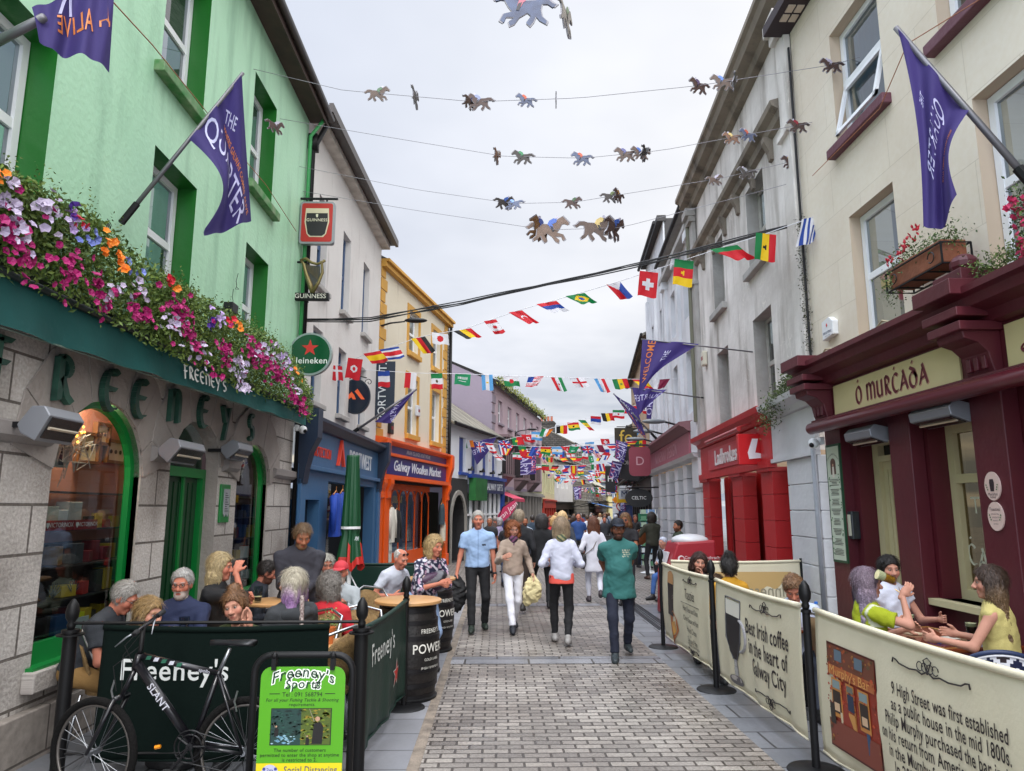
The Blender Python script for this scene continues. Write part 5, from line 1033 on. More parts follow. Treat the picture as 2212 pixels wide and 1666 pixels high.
# ================================================================ street furniture
def finial(mb,p,s=1):
 mb.lathe([(0,0),(.022*s,.01*s),(.03*s,.04*s),(.022*s,.06*s),(.04*s,.09*s),(.045*s,.13*s),(.034*s,.18*s),(.012*s,.215*s),(0,.22*s)],12,M=lambda x,y,z:np.array(p)+np.array([x,y,z]))
def barrier_post(x,y,label,h=.97,disc=True,r=.025,pine=True):
 t=thing('barrier_post',label,'post',(x,y,gz(y)),0,'black posts of the cafe barriers');g0=gz(y)
 mb=MB();mb.lathe([(r,.01),(r,h),(r*1.3,h),(r*1.3,h+.02),(0,h+.02)],12,M=lambda a,b,z:(x+a,y+b,g0+z));wb(mb,'pole',M_black,t,smooth='auto')
 mb=MB();finial(mb,(x,y,g0+h+.01));wb(mb,'finial',M_black,t,smooth=True)
 if disc:mb=MB();mb.lathe([(0,.03),(.04,.03),(.19,.014),(.2,.004),(.2,0)],28,M=lambda a,b,z:(x+a,y+b,g0+z));wb(mb,'base_disc',M_black,t,smooth='auto')
 else:mb=MB();mb.lathe([(0,h-.02),(.09,h-.02),(.09,h-.01),(0,h-.01)],20,M=lambda a,b,z:(x+a,y+b,g0+z));wb(mb,'collar',M_black,t)
 return t
def cloth_panel(par,name,a,b,zt,zb,m,nrm,bulge=.03,nx=40,nz=14,thick_top=.02,wr=.012,seed=0):
 """fabric panel hung between two points a,b (plan), facing nrm; returns a map (x from centre, z) -> surface point"""
 a,b=np.array([*a,0.]),np.array([*b,0.]);d=b-a;L_=np.linalg.norm(d);t_=d/L_;n_=np.array([*nrm,0.]);ph=seed*1.7
 def S(x,z,off=0):
  q=(zt-z)/(zt-zb);e=x/L_
  w_=bulge*math.sin(PI*min(max(q,0),1))*.6+wr*math.sin(x*7+ph+q*2)*q+wr*.6*math.sin(x*17+ph*2)*q
  return a+t_*x+n_*(w_+off)+np.array([0,0,z+gz(a[1]+t_[1]*x)-.02*math.sin(PI*e)*(1-q)])
 vs=[S(L_*i/nx,zt-(zt-zb)*j/nz)for i in range(nx+1)for j in range(nz+1)]
 mb=MB().add(vs,[(i*(nz+1)+j,i*(nz+1)+j+1,(i+1)*(nz+1)+j+1,(i+1)*(nz+1)+j)for i in range(nx)for j in range(nz)]);o=wb(mb,name,m,par,smooth=True)
 md=o.modifiers.new('thickness','SOLIDIFY');md.thickness=.004;md.offset=-1
 mb=MB().tube([S(L_*i/12,zt-.005)for i in range(13)],thick_top,10);wb(mb,'top_rail',m,par,smooth=True)
 mb=MB().tube([S(L_*i/12,zb+.005)for i in range(13)],.008,8);wb(mb,'bottom_hem',m,par,smooth=True)
 return S,L_
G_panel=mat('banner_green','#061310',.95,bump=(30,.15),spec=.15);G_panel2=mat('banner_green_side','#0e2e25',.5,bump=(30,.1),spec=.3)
barrier_post(-3.0,5.3,'black barrier post in front of the large arched window, with a pine cone finial',disc=False,r=.045);barrier_post(-.97,5.35,'thick black barrier post beside the green advertising board',disc=False,r=.05)
barrier_post(-.87,7.1,'black barrier post standing against the nearer whiskey barrel')
t=thing('cafe_barrier','very dark green canvas barrier behind the bicycle, lettered in white','barrier',(-2,5.3,gz(5.3)),0)
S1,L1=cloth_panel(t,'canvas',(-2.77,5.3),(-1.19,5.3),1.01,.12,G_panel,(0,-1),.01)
mb=MB();mb.tube([(-2.98,5.3,1.0),(-.99,5.33,1.0)],.012,6);mb.tube([(-2.98,5.3,.14),(-.99,5.33,.14)],.01,6);wb(mb,'crossbar',M_black,t)
def serif(mb,s,M,size,col,sx=.8,bold=0,th=0,**k):
 """bold roman with slab feet: the built-in face plus short serifs at the baseline and the x-height"""
 put_text(mb,s,M,size,col,th,sx=sx,bold=bold,**k)
tm=MB();xs,zs_=-2.83,.67
def MS1(x,y,t=0):return S1(.52+x,.72+y,.006)
put_text(tm,"Freeney's",MS1,.2,lin('#c9cdcb'),sx=.92,bold=.006,space=1.08);wb(tm,'lettering',M_attr,t)
t=thing('cafe_barrier','green canvas barrier with a red star running back beside the whiskey barrels','barrier',(-.9,6.2,gz(6.2)),0)
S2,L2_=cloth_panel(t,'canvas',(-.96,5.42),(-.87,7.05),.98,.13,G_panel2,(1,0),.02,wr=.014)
tm=MB();put_text(tm,"Freeney's",lambda x,y,t=0:S2(.62+x,.74+y,.006),.23,lin('#d2d6d2'),sx=.95,bold=.004)
st=[(math.sin(2*PI*k/10)*(.11 if k%2==0 else.043),math.cos(2*PI*k/10)*(.11 if k%2==0 else.043))for k in range(10)]
for sc,c,o_ in((1.22,'#d9dcd6',.005),(1,'#c22a20',.007)):tm.add([S2(1.15,.43,o_)]+[S2(1.15+x*sc,.43+y*sc,o_)for x,y in st],[(0,i+1,(i+1)%10+1)for i in range(10)],lin(c))
wb(tm,'lettering',M_attr,t)
t=thing('cafe_barrier','dark green canvas barrier closing the far end of the left terrace','barrier',(-1.7,11.6,gz(11.6)),0)
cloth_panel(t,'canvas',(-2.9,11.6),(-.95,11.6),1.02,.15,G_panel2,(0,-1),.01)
mb=MB();mb.tube([(-.93,11.6,-.07),(-.93,11.6,1.05)],.02,8);mb.lathe([(0,.02),(.2,.01),(.2,0)],20,M=lambda a,b,z:(-.93+a,11.6+b,gz(11.6)+z));wb(mb,'end_post',M_black,t)
CB=mat('banner_cream','#d3cbb2',.62,bump=(40,.12),var=(2.2,.35,'#c2b89a'));INK=lin('#1d1519')
bxs=2.27
for y,lab in((10.1,'farthest of the three black pine cone posts of the cream barrier'),(7.72,'middle black pine cone post of the cream barrier'),(5.38,'nearest black pine cone post of the cream barrier')):
 barrier_post(bxs-.01,y,lab,h=1.08,r=.028)
def flourish(tm,S,x,z,w_,flip=1):
 pts=[(-1,.0),(-.98,.12),(-.9,.1),(-.8,.02),(-.5,-.02),(-.3,.02),(-.15,-.04),(0,.06),(.15,-.04),(.3,.02),(.5,-.02),(.8,.02),(.9,.1),(.98,.12),(1,0)]
 tm.tube([S(x+a*w_,z+b*w_*.6*flip,.008)for a,b in pts],.0045,5,col=INK)
 for k in(-.2,-.07,.07,.2):tm.tube([S(x+k*w_+w_*.08*math.cos(a),z+flip*w_*.09+w_*.07*math.sin(a),.008)for a in[j*.7 for j in range(9)]],.003,4,col=INK)
 tm.tube([S(x,z,.008),S(x-.1*w_,z+flip*.2*w_,.008),S(x,z+flip*.25*w_,.008),S(x+.1*w_,z+flip*.2*w_,.008),S(x,z,.008)],.0035,4,col=INK)
def banner(y0,y1,label,seed):
 t=thing('cafe_barrier',label,'barrier',(bxs,(y0+y1)/2,gz((y0+y1)/2)),0)
 S,L_=cloth_panel(t,'canvas',(bxs,y0),(bxs,y1),1.12,.17,CB,(-1,0),.03,seed=seed);return t,S,L_
t,S3,L3=banner(10.0,7.84,'cream banner headed Toasties, farthest of the three along the kerb',1)
tm=MB();T3=lambda x0,z0:(lambda x,y,t=0:S3(x0+x,z0+y,.006))
put_text(tm,'Toasties',T3(1.38,.85),.17,INK,sx=.78);tm.tube([S3(1.0,.745,.006),S3(1.8,.745,.006)],.003,4,col=INK);flourish(tm,S3,1.4,1.0,.3)
for i,s_ in enumerate(['Ham Cheese and Onion','or','Onion Cheese and Ham','or','Ham and Cheese','or','Cheese and Ham']):put_text(tm,s_,T3(1.42,.68-.058*i),.088 if len(s_)>2 else.05,INK,sx=.8)
put_text(tm,'Served with Tayto Crisps and Coleslaw',T3(1.45,.285),.045,INK,sx=.8);flourish(tm,S3,1.45,.24,.25,-1)
def shp(tm,S,pts,col,o_):tm.add([S(x,z,o_)for x,z in pts],[tuple(tt)for tt in tessellate_polygon([[Vector((x,z,0))for x,z in pts]])],lin(col))
shp(tm,S3,[(.3,.5),(.62,.5),(.62,.92),(.6,1.0),(.32,1.0),(.3,.92)],'#1c1416',.006);shp(tm,S3,[(.3,.9),(.62,.9),(.6,1.03),(.5,1.06),(.42,1.06),(.32,1.03)],'#b98a5a',.008)
put_text(tm,'GUINNESS',T3(.46,.74),.07,lin('#d8d4cc'),sx=.75);tm.disc((0,0),.03,6,lambda x,y:S3(.46+x,.85+y,.01),lin('#8a6a3a'))
shp(tm,S3,[(.4,.5),(.6,.58),(.78,.48),(.82,.36),(.66,.24),(.6,.16),(.52,.24),(.44,.3)],'#b8682f',.009);shp(tm,S3,[(.5,.42),(.7,.46),(.74,.34),(.6,.27)],'#d39a4a',.011);shp(tm,S3,[(.46,.33),(.62,.24),(.66,.2),(.6,.18),(.52,.25)],'#8a4a1c',.011)
wb(tm,'print',M_attr,t)
t,S4,L4_=banner(7.6,5.5,'cream banner praising Irish coffee with a glass of it, middle of the three',2)
tm=MB();T4=lambda x0,z0:(lambda x,y,t=0:S4(x0+x,z0+y,.006))
for i,s_ in enumerate(['Best Irish coffee','in the heart of','Galway City']):put_text(tm,s_,T4(1.38,.8-.165*i),.19,INK,sx=.74,bold=.006)
flourish(tm,S4,1.38,.98,.36);flourish(tm,S4,1.42,.29,.36,-1)
shp(tm,S4,[(.36,.86),(.75,.86),(.74,.62),(.68,.5),(.62,.44),(.54,.44),(.46,.5),(.38,.62)],'#191416',.006);shp(tm,S4,[(.34,.98),(.77,.98),(.75,.84),(.36,.84)],'#d8d4c8',.008)
for a,b in(((.34,1.0),(.36,.62)),((.77,1.0),(.75,.62)),((.34,1.0),(.77,1.0)),((.36,.62),(.54,.44)),((.75,.62),(.62,.44))):tm.tube([S4(*a,.008),S4(*b,.008)],.006,4,col=lin('#4a4a50'))
tm.tube([S4(.75+.14*math.sin(a),.68+.14*math.cos(a),.009)for a in[PI*k/10 for k in range(11)]],.014,6,col=lin('#8e8d90'))
shp(tm,S4,[(.55,.44),(.61,.44),(.62,.3),(.54,.3)],'#8b898c',.007)
for zc,wq in((.4,.035),(.35,.042),(.31,.035)):tm.disc((0,0),wq,10,lambda x,y:S4(.58+x,zc+y*.6,.009),lin('#a5a2a0'))
tm.disc((0,0),.16,18,lambda x,y:S4(.58+x,.25+y*.27,.008),lin('#5a5658'));tm.disc((0,0),.12,18,lambda x,y:S4(.58+x,.262+y*.22,.0095),lin('#a39c96'))
wb(tm,'print',M_attr,t)
t,S5,L5_=banner(5.25,2.9,'cream banner with a painted red pub and the story of the house, nearest of three',3)
tm=MB();T5=lambda x0,z0:(lambda x,y,t=0:S5(x0+x,z0+y,.006))
for i,s_ in enumerate(['9 High Street was first established','as a public house in the mid 1800s.','Philip Murphy purchased the bar in 1931','on his return from America, and it remained','in the Murphy family for 3 generations.','In 2022, Louis Fitzgerald purchased','the Murphy family pub,','character','music']):
 put_text(tm,s_,T5(1.47,.83-.088*i),.1,INK,sx=.64,bold=.003)
flourish(tm,S5,1.36,.98,.34)
px0,px1,pz0,pz1=.2,.8,.29,.93
P5=lambda a,b,o_=.006:S5(px0+(px1-px0)*a,pz0+(pz1-pz0)*b,o_)
def pr(a0,b0,a1,b1,col,o_):tm.add([P5(a0,b0,o_),P5(a1,b0,o_),P5(a1,b1,o_),P5(a0,b1,o_)],[(0,1,2,3)],lin(col))
pr(-.02,-.02,1.02,1.02,'#4a1a14',.0055);pr(0,0,1,1,'#8a2f1e',.0065);pr(0,0,1,.26,'#7a3a2c',.0072);pr(0,.8,1,1,'#6a3a28',.0072);pr(.02,.7,.98,.8,'#a85f34',.0078)
rp=random.Random(9)
for k in range(240):
 a,b=rp.random(),rp.random();zone=b>.82 or b<.25
 c=rp.choice(['#8a5a2a','#4a3a22','#a87838','#5a4a30','#9a4a28'])if zone else rp.choice(['#a83a22','#7a2616','#b84a2a','#8f3320'])
 s_=rp.uniform(.01,.035);tm.add([P5(a-s_,b,.0085),P5(a,b-s_*.6,.0085),P5(min(a+s_,1),b,.0085),P5(a,min(b+s_*.6,1),.0085)],[(0,1,2,3)],lin(c))
for a in(.18,.62):pr(a,.86,a+.16,.97,'#5a6a78',.0092)
for a in(.1,.66):pr(a,.3,a+.2,.68,'#b87a3a',.0092);pr(a+.025,.34,a+.175,.56,'#2e241f',.0098);pr(a+.025,.58,a+.175,.66,'#7a8a8c',.0098);pr(a+.05,.36,a+.15,.44,'#c9a888',.0102)
pr(.4,.2,.58,.68,'#b8763a',.0092);pr(.42,.42,.56,.58,'#1e2f4a',.0098);pr(.42,.24,.56,.4,'#c98f4a',.0098);pr(.42,.6,.56,.66,'#6a6a60',.0098)
for i,(a,b,c,w_)in enumerate(((.8,.1,'#2f4a6a',.03),(.27,.16,'#c9b89a',.02),(.1,.22,'#2a2420',.05))):pr(a-w_,b,a+w_,b+.2,c,.0104)
put_text(tm,"Murphy's Bar",lambda x,y,t=0:P5(.48+x/.6,.75+y/.64,.0105),.085,lin('#d39a58'),sx=1.1)
wb(tm,'print',M_attr,t)
t=thing('cafe_barrier','back-lit cream banner across the right terrace, its print showing reversed','barrier',(3.4,10.3,gz(10.3)),0)
S6,L6_=cloth_panel(t,'canvas',(2.45,10.3),(4.3,10.3),1.13,.15,CB,(0,-1),.02,seed=5)
tm=MB();shp(tm,S6,[(.1,.2),(1.7,.2),(1.7,.98),(.1,.98)],'#bf9f68',.005)
put_text(tm,'Guinness and Oysters',lambda x,y,t=0:S6(.92-x,.72+y,.008),.26,lin('#8d8672'),sx=.8);wb(tm,'print',M_attr,t)
mb=MB();mb.tube([(4.3,10.3,-.06),(4.3,10.3,1.1)],.02,8);wb(mb,'end_post',M_black,t)
def barrel(x,y,label,h=.9,r0=.27,r1=.325):
 t=thing('barrel_table',label,'barrel',(x,y,gz(y)),0,'whiskey barrels used as tables');g0=gz(y)
 P_=lambda a,b,z:(x+a,y+b,g0+z);mb=MB();mb.lathe([(0,.02),(r0,.02)]+[(r0+(r1-r0)*math.sin(PI*k/12),.02+(h-.04)*k/12)for k in range(1,12)]+[(r0,h-.02),(r0-.02,h-.03),(0,h-.03)],40,M=P_);wb(mb,'staves',mat('barrel_black','#0f0d0e',.5,bump=(30,.35),var=(4,.5,'#241d1b')),t,smooth='auto')
 for z in(.05,.16,.3,h-.3,h-.16,h-.05):
  rr_=r0+(r1-r0)*math.sin(PI*z/h)+.004;mb=MB();mb.lathe([(rr_-.002,z-.022),(rr_+.003,z-.02),(rr_+.003,z+.02),(rr_-.002,z+.022)],40,M=P_);wb(mb,'hoop',mat('hoop','#1d1c1f',.4,.5),t,smooth='auto')
 mb=MB();mb.lathe([(0,h),(r1-.0,h),(r1+.012,h+.01),(r1+.012,h+.032),(r1,h+.04),(0,h+.04)],40,M=P_);wb(mb,'table_top',mat('beech','#b98d5c',.4,bump=(5,.1),var=(2,.4,'#a87b4a')),t,smooth='auto')
 mb=MB();mb.lathe([(r0,0),(r0+.03,0),(r0+.035,.03),(r0,.05)],36,M=P_);wb(mb,'foot_ring',M_black,t,smooth='auto')
 tm=MB();W_=lin('#d8d6ce')
 for s_,z,sz in(("FREENEY'S",.66,.06),('POWERS',.5,.12),('GOLD LABEL',.4,.035),('IRISH WHISKEY',.32,.04)):
  def Mb(a,b,t_=0,z=z):an=-.62+a/r1;rr_=r0+(r1-r0)*math.sin(PI*(z+b)/h)+.005;return P_(rr_*math.cos(an),rr_*math.sin(an),z+b)
  put_text(tm,s_,Mb,sz,W_,bold=.004 if sz>.1 else 0,sx=.9)
 wb(tm,'lettering',M_attr,t)
barrel(-.9,7.5,'black whiskey barrel with a round beech top, nearer of the two, behind the green barrier');barrel(-.9,9.95,'black whiskey barrel farther along, beside the woman in the floral top')
t=thing('advertising_board','bright green swinging advertising board for a sports shop in a black tube frame','sign',(-1.13,4.4,gz(4.4)),0)
bx=-1.13;by=4.42;hw=.285;fz=.95
mb=MB();pth=[(bx-hw,by,0)]+[(bx-hw+.1*(1-math.cos(a)),by,fz-.1+.1*math.sin(a))for a in[PI/2*k/6 for k in range(7)]]+[(bx+hw-.1*(1-math.sin(a)),by,fz-.1+.1*math.cos(a))for a in[PI/2*k/6 for k in range(7)]]+[(bx+hw,by,0)]
mb.tube(pth,.02,10);wb(mb,'frame',M_black,t,smooth=True)
mb=MB();mb.box(bx-.3,by-.28,-.03,bx+.3,by+.28,.05);wb(mb,'base',M_black,t,bevel=.02)
mb=MB();pw,pz0,pz1=.245,.1,.885
out=[(-pw,pz0),(pw,pz0)]+[(pw-.06*(1-math.cos(a)),pz1-.06+.06*math.sin(a))for a in[PI/2*k/5 for k in range(6)]]+[(-pw+.06*(1-math.sin(a)),pz1-.06+.06*math.cos(a))for a in[PI/2*k/5 for k in range(6)]]
mb.prism(out,0,.008,lambda x,y,q:(bx+x,by-q,y));wb(mb,'panel',mat('panel_green','#4f9a12',.35),t)
for x in(-.17,.17):mb=MB();mb.box(bx+x-.012,by-.03,.87,bx+x+.012,by+.02,.96);mb.ball((bx+x,by-.02,.95),.02,8,6);wb(mb,'hook',M_black,t)
tm=MB();PA=lambda x0,z0,q=.0:(lambda x,y,t_=0:(bx+x0+x,by-.0095-q-t_,z0+y));DG=lin('#0f3a1e');WH=lin('#e8ece4')
def arcM(x0,z0,k,q):return lambda x,y,t_=0:(bx+x0+x,by-.0095-q-t_,z0+y-k*x*x)
for q,of,c in((.0,.007,WH),(.0012,.0008,DG)):
 put_text(tm,"Freeney's",arcM(0,.855,1.2,q),.085,c,bold=of,halo=1,sx=1.0,shear=.1,space=1.12);put_text(tm,'Sports',arcM(0,.79,.5,q),.07,c,bold=of,halo=1,sx=1.0,shear=.1,space=1.12)
put_text(tm,'Tel : 091 568794',PA(0,.732),.034,lin('#16240f'));
for s_ in(-1,1):tm.quad(*[PA(0,0)(s_*.13+a,.737+b)for a,b in((0,-.002),(s_*.06,-.002),(s_*.06,.002),(0,.002))],col=lin('#16240f'))
put_text(tm,'For all your Fishing Tackle & Shooting',PA(0,.702),.0255,lin('#16240f'),shear=.25,bold=.0004);put_text(tm,'requirements.',PA(0,.677),.0255,lin('#16240f'),shear=.25,bold=.0004)
for x0,x1,c in((-.175,.175,'#16240f'),(-.17,0,'#1a3a34'),(0,.17,'#4a5a1a')):d_=.003 if c=='#16240f' else 0;tm.quad(*[PA(0,0,.0 if d_ else.001)(a,b)for a,b in((x0,.46-d_),(x1,.46-d_),(x1,.655+d_),(x0,.655+d_))],col=lin(c))
for k in range(260):
 left=rp.random()<.5;x=rp.uniform(-.165,-.005)if left else rp.uniform(.005,.165);z=rp.uniform(.465,.65)
 c=rp.choice(['#7ea8b8','#9ab8c4','#6a98b0'])if left and z<.51 else rp.choice(['#12302a','#244a40','#0e2420'])if left else rp.choice(['#6a7a1e','#3a4a14','#8a7a24','#55601c'])
 s_=rp.uniform(.004,.012);tm.add([PA(0,0,.002)(x+a*s_*1.4,z+b*s_*.6)for a,b in((-1,0),(0,-1),(1,0),(0,1))],[(0,1,2,3)],lin(c))
for(x,z,s_)in((.095,.525,1.),(.04,.48,.35),(-.14,.53,.4)):
 c=lin('#14120f')if s_>.3 else lin('#2a2a28');tm.add([PA(0,0,.003)(x+a*s_,z+b*s_)for a,b in((-.03,-.06),(.03,-.06),(.035,.03),(.015,.06),(-.02,.05))],[(0,1,2,3,4)],c);tm.disc((x,z+.075*s_),.014*s_,8,lambda a,b:PA(0,0,.0032)(a,b),lin('#b08a70'));tm.quad(*[PA(0,0,.0034)(x+a,z+b)for a,b in((-.02*s_,.06*s_),(-.05*s_,.13*s_),(-.047*s_,.13*s_),(-.016*s_,.06*s_))],col=lin('#8a8470'))
for i,s_ in enumerate(['The number of customers','permitted to enter the shop at anytime','is restricted to 2.']):put_text(tm,s_,PA(0,.43-.026*i),.0265,lin('#10160c'),bold=.0006)
tm.quad(*[PA(0,0,.0005)(a,b)for a,b in((-pw+.001,.102),(pw-.001,.102),(pw-.001,.362),(-pw+.001,.362))],col=lin('#d8c411'))
tm.disc((-.165,.305),.05,24,lambda x,y:PA(0,0,.0012)(x,y),lin('#b4b4cc'))
for x in(-.198,-.132):tm.disc((x,.332),.009,8,lambda a,b:PA(0,0,.0022)(a,b),lin('#3a3f8a'));tm.disc((x,.308),.013,8,lambda a,b:PA(0,0,.0022)(a,b),lin('#3a3f8a'),ry=.01)
put_text(tm,'2m',PA(-.165,.325,.0022),.03,lin('#2a2f7a'));put_text(tm,'Social Distancing',PA(.065,.325,.0012),.052,lin('#15206a'),bold=.001,sx=.8);put_text(tm,'in operation',PA(.06,.25,.0012),.045,lin('#15206a'))
wb(tm,'print',M_attr,t)
BY=4.82
def bp(x,y,dy=0):p=onY((100+x*.4295)/1.8257,(2380+y*.4296)/1.8277,BY+dy);return p
t=thing('bicycle','black mountain bike with grey lettering leaning against the dark green barrier','bicycle',(-2.1,BY,gz(BY)),0)
frm=mat('bike_frame','#15141a',.28,.3,coat=.4);tyre=mat('tyre','#0e0d0d',.9,bump=(60,.5),spec=.2);rimm=mat('rim','#6f6a66',.35,.7)
HF,HR_=bp(640,1195),bp(2025,1290);WR_=.325
HF[2]=HR_[2]=gz(BY)+WR_+.006
def wheel(c,name,steer=0):
 ca,sa=math.cos(steer),math.sin(steer)
 Pw=lambda a,r,o=0:c+np.array([r*math.cos(a)*ca-o*sa,r*math.cos(a)*sa+o*ca,r*math.sin(a)])
 mb=MB();mb.tube([Pw(2*PI*k/40,WR_-.024)for k in range(40)],.024,8,closed=True);wh_=wb(mb,name,tyre,t,smooth=True)
 mb=MB();mb.tube([Pw(2*PI*k/40,WR_-.052)for k in range(40)],.011,6,closed=True);wb(mb,'rim',rimm,wh_,smooth=True)
 mb=MB()
 for k in range(28):a=2*PI*k/28;mb.tube([Pw(a+.25*(-1)**k,.022,.025*(-1)**(k//2)),Pw(a,WR_-.055)],.0011,4,cap=False)
 wb(mb,'spokes',M_steel,wh_);mb=MB();mb.tube([Pw(0,0,-.055),Pw(0,0,.055)],.018,10);wb(mb,'hub',M_steel,wh_);return wh_
STE=-.28
wheel(HF,'wheel',STE);wheel(HR_,'wheel')
HT0,HT1=bp(1010,610),bp(1050,470);BB=bp(1540,1300);ST=bp(1775,650);TT=bp(1080,490)
mb=MB()
mb.tube([HT0,HT1],.024,10);wb(mb,'head_tube',frm,t,smooth=True)
mb=MB();mb.tube([TT,ST],[.021,.017],10);wb(mb,'top_tube',frm,t,smooth=True)
mb=MB();mb.tube([bp(1035,570),BB],[.03,.026],10);wb(mb,'down_tube',frm,t,smooth=True)
mb=MB();mb.tube([BB,ST+(ST-BB)*.04],.017,10);wb(mb,'seat_tube',frm,t,smooth=True)
for dy in(-.055,.055):
 dv=np.array([0,dy,0]);mb=MB();mb.tube([ST+dv*.3,HR_+dv],.009,8);wb(mb,'seat_stay',frm,t,smooth=True);mb=MB();mb.tube([BB+dv*.4,HR_+dv],.011,8);wb(mb,'chain_stay',frm,t,smooth=True)
s_,c_=math.sin(STE),math.cos(STE);side_=np.array([-s_,c_,0])
CR_=HF+(HT0-HF)*.66
for k in(-1,1):mb=MB();mb.tube([CR_+side_*.055*k,HF+side_*.055*k],[.017,.012],8);wb(mb,'fork_leg',frm,t,smooth=True)
mb=MB();mb.tube([CR_+side_*.06,CR_-side_*.06],.018,8);mb.tube([CR_,HT0],.016,8);wb(mb,'fork_crown',frm,t,smooth=True)
G1_,G2_=bp(1000,290,-.25),bp(1270,80,.22);STM=bp(1085,215)
mb=MB();mb.tube([HT1,HT1+(HT1-HT0)*.25,STM],.015,8);wb(mb,'stem',M_black,t,smooth=True)
mb=MB();mb.tube([G1_,STM,G2_],.011,8);hb=wb(mb,'handlebar',frm,t,smooth=True)
for a,b in((G1_,G1_+(STM-G1_)*.3),(G2_,G2_+(STM-G2_)*.3)):mb=MB();mb.tube([a,b],.017,10);wb(mb,'grip',mat('rubber','#1b1b1d',.8),hb,smooth=True)
for a,d_ in((G1_+(STM-G1_)*.42,(-.12,-.03,-.09)),(G2_+(STM-G2_)*.42,(.03,-.1,-.09))):mb=MB();mb.tube([a,a+np.array(d_)*.5+np.array([0,0,.01]),a+np.array(d_)],[.008,.006,.004],6);wb(mb,'brake_lever',M_steel,hb,smooth=True)
mb=MB();mb.tube([ST,bp(1880,420)],.013,8);wb(mb,'seat_post',M_steel,t,smooth=True)
s0_=bp(1900,385);mb=MB()
for dx,hw_,z in((-.14,.012,.012),(-.1,.02,.014),(-.02,.03,.012),(.05,.06,.01),(.11,.075,.012),(.145,.06,.008)):mb.v+=[tuple(s0_+np.array([dx,hw_*math.cos(a),z+.018*math.sin(a)]))for a in[2*PI*k/12 for k in range(12)]]
mb.f=[(i*12+k,i*12+(k+1)%12,(i+1)*12+(k+1)%12,(i+1)*12+k)for i in range(5)for k in range(12)]+[tuple(range(12)),tuple(60+k for k in range(12))];mb.c=[None]*len(mb.f);wb(mb,'saddle',mat('saddle','#17171a',.35),t,smooth=True)
mb=MB();mb.tube([BB+np.array([0,-.06,0]),BB+np.array([0,.06,0])],.022,10)
for r_ in(.095,.07):mb.tube([BB+np.array([r_*math.cos(a),-.05,r_*math.sin(a)])for a in[2*PI*k/26 for k in range(26)]],.005,4,closed=True)
for k in range(5):a=2*PI*k/5;mb.tube([BB+np.array([0,-.05,0]),BB+np.array([.095*math.cos(a),-.05,.095*math.sin(a)])],.006,4)
wb(mb,'chainset',M_iron,t);
for k,an in((-1,-2.2),(1,.94)):
 e=BB+np.array([.17*math.cos(an),.075*k,.17*math.sin(an)]);mb=MB();mb.tube([BB+np.array([0,.065*k,0]),e],.009,6);cr_=wb(mb,'crank',M_iron,t);mb=MB();mb.box(-.045,-.02,-.012,.045,.08,.012,M=lambda x,y,z:e+np.array([x,y*k,z]));wb(mb,'pedal',mat('rubber','#1b1b1d',.8),cr_)
mb=MB();mb.tube([BB+np.array([0,-.05,.095]),HR_+np.array([0,-.05,.04])],.004,4);mb.tube([BB+np.array([0,-.05,-.095]),HR_+np.array([.02,-.05,-.13]),HR_+np.array([0,-.05,-.04])],.004,4);mb.ball(HR_+np.array([.02,-.05,-.13]),.03,8,6);wb(mb,'chain',M_iron,t)
for c0_,c1_ in((HT1+np.array([0,0,.05]),CR_+np.array([.0,-.07,.05])),(STM,HT0),(G2_+(STM-G2_)*.5,CR_)):mb=MB();mb.tube([c0_,(c0_+c1_)/2+np.array([-.07,-.05,.02]),c1_],.003,5);wb(mb,'cable',M_black,t)
for(x,y)in((790,830),(1920,930)):
 mb=MB();mb.tube([bp(x+30,y-120,-.04),bp(x,y-20,-.05),bp(x+20,y+70,-.05)],.006,5);wb(mb,'brake_arm',M_steel,t)
mb=MB();mb.tube([bp(1190,1330,-.03),bp(1240,1320,-.03)],.012,5);wb(mb,'reflector',mat('amber','#e08a1a',.3),t)
tm=MB();dv=BB-bp(1035,570);dv=dv/np.linalg.norm(dv);nv=np.array([-dv[2],0,dv[0]]);cen=bp(1235,860)
put_text(tm,'SLANT',lambda x,y,t_=0:cen+dv*x-nv*(-y)*1+np.array([0,-.029,0]),.062,lin('#b9bac4'),bold=.002)
dv2=ST-TT;dv2=dv2/np.linalg.norm(dv2);nv2=np.array([-dv2[2],0,dv2[0]]);cen2=bp(1650,640)
put_text(tm,'apollo',lambda x,y,t_=0:cen2+dv2*x+nv2*(y+.012)+np.array([0,-.02,0]),.03,lin('#b9bac4'))
for k in range(5):a=TT+dv2*(.03+.05*k);tm.add([a+nv2*z_+np.array([x_,-.0215,0])for x_,z_ in((0,-.012),(.03,-.012),(.035,.012),(.005,.012))],[(0,1,2,3)],lin(['#1d5a44','#b9bac4'][k%2]))
wb(tm,'lettering',M_attr,t)
beech=MC['beech'];alu=mat('aluminium','#b5b8bc',.25,.95)
def round_table(x,y,r,h,label):
 t=thing('cafe_table',label,'table',(x,y,gz(y)),0,'round cafe tables');g0=gz(y);P_=lambda a,b,z:(x+a,y+b,g0+z)
 mb=MB();mb.lathe([(0,h-.03),(r-.01,h-.03),(r,h-.02),(r,h-.004),(r-.008,h),(0,h)],36,M=P_);wb(mb,'table_top',beech,t,smooth='auto')
 mb=MB();mb.tube([P_(0,0,.02),P_(0,0,h-.03)],.025,8);wb(mb,'column',alu,t,smooth=True)
 for k in range(4):a=PI/4+PI/2*k;mb=MB();mb.tube([P_(0,0,.06),P_(.28*math.cos(a),.28*math.sin(a),.015)],.016,6);wb(mb,'foot',alu,t)
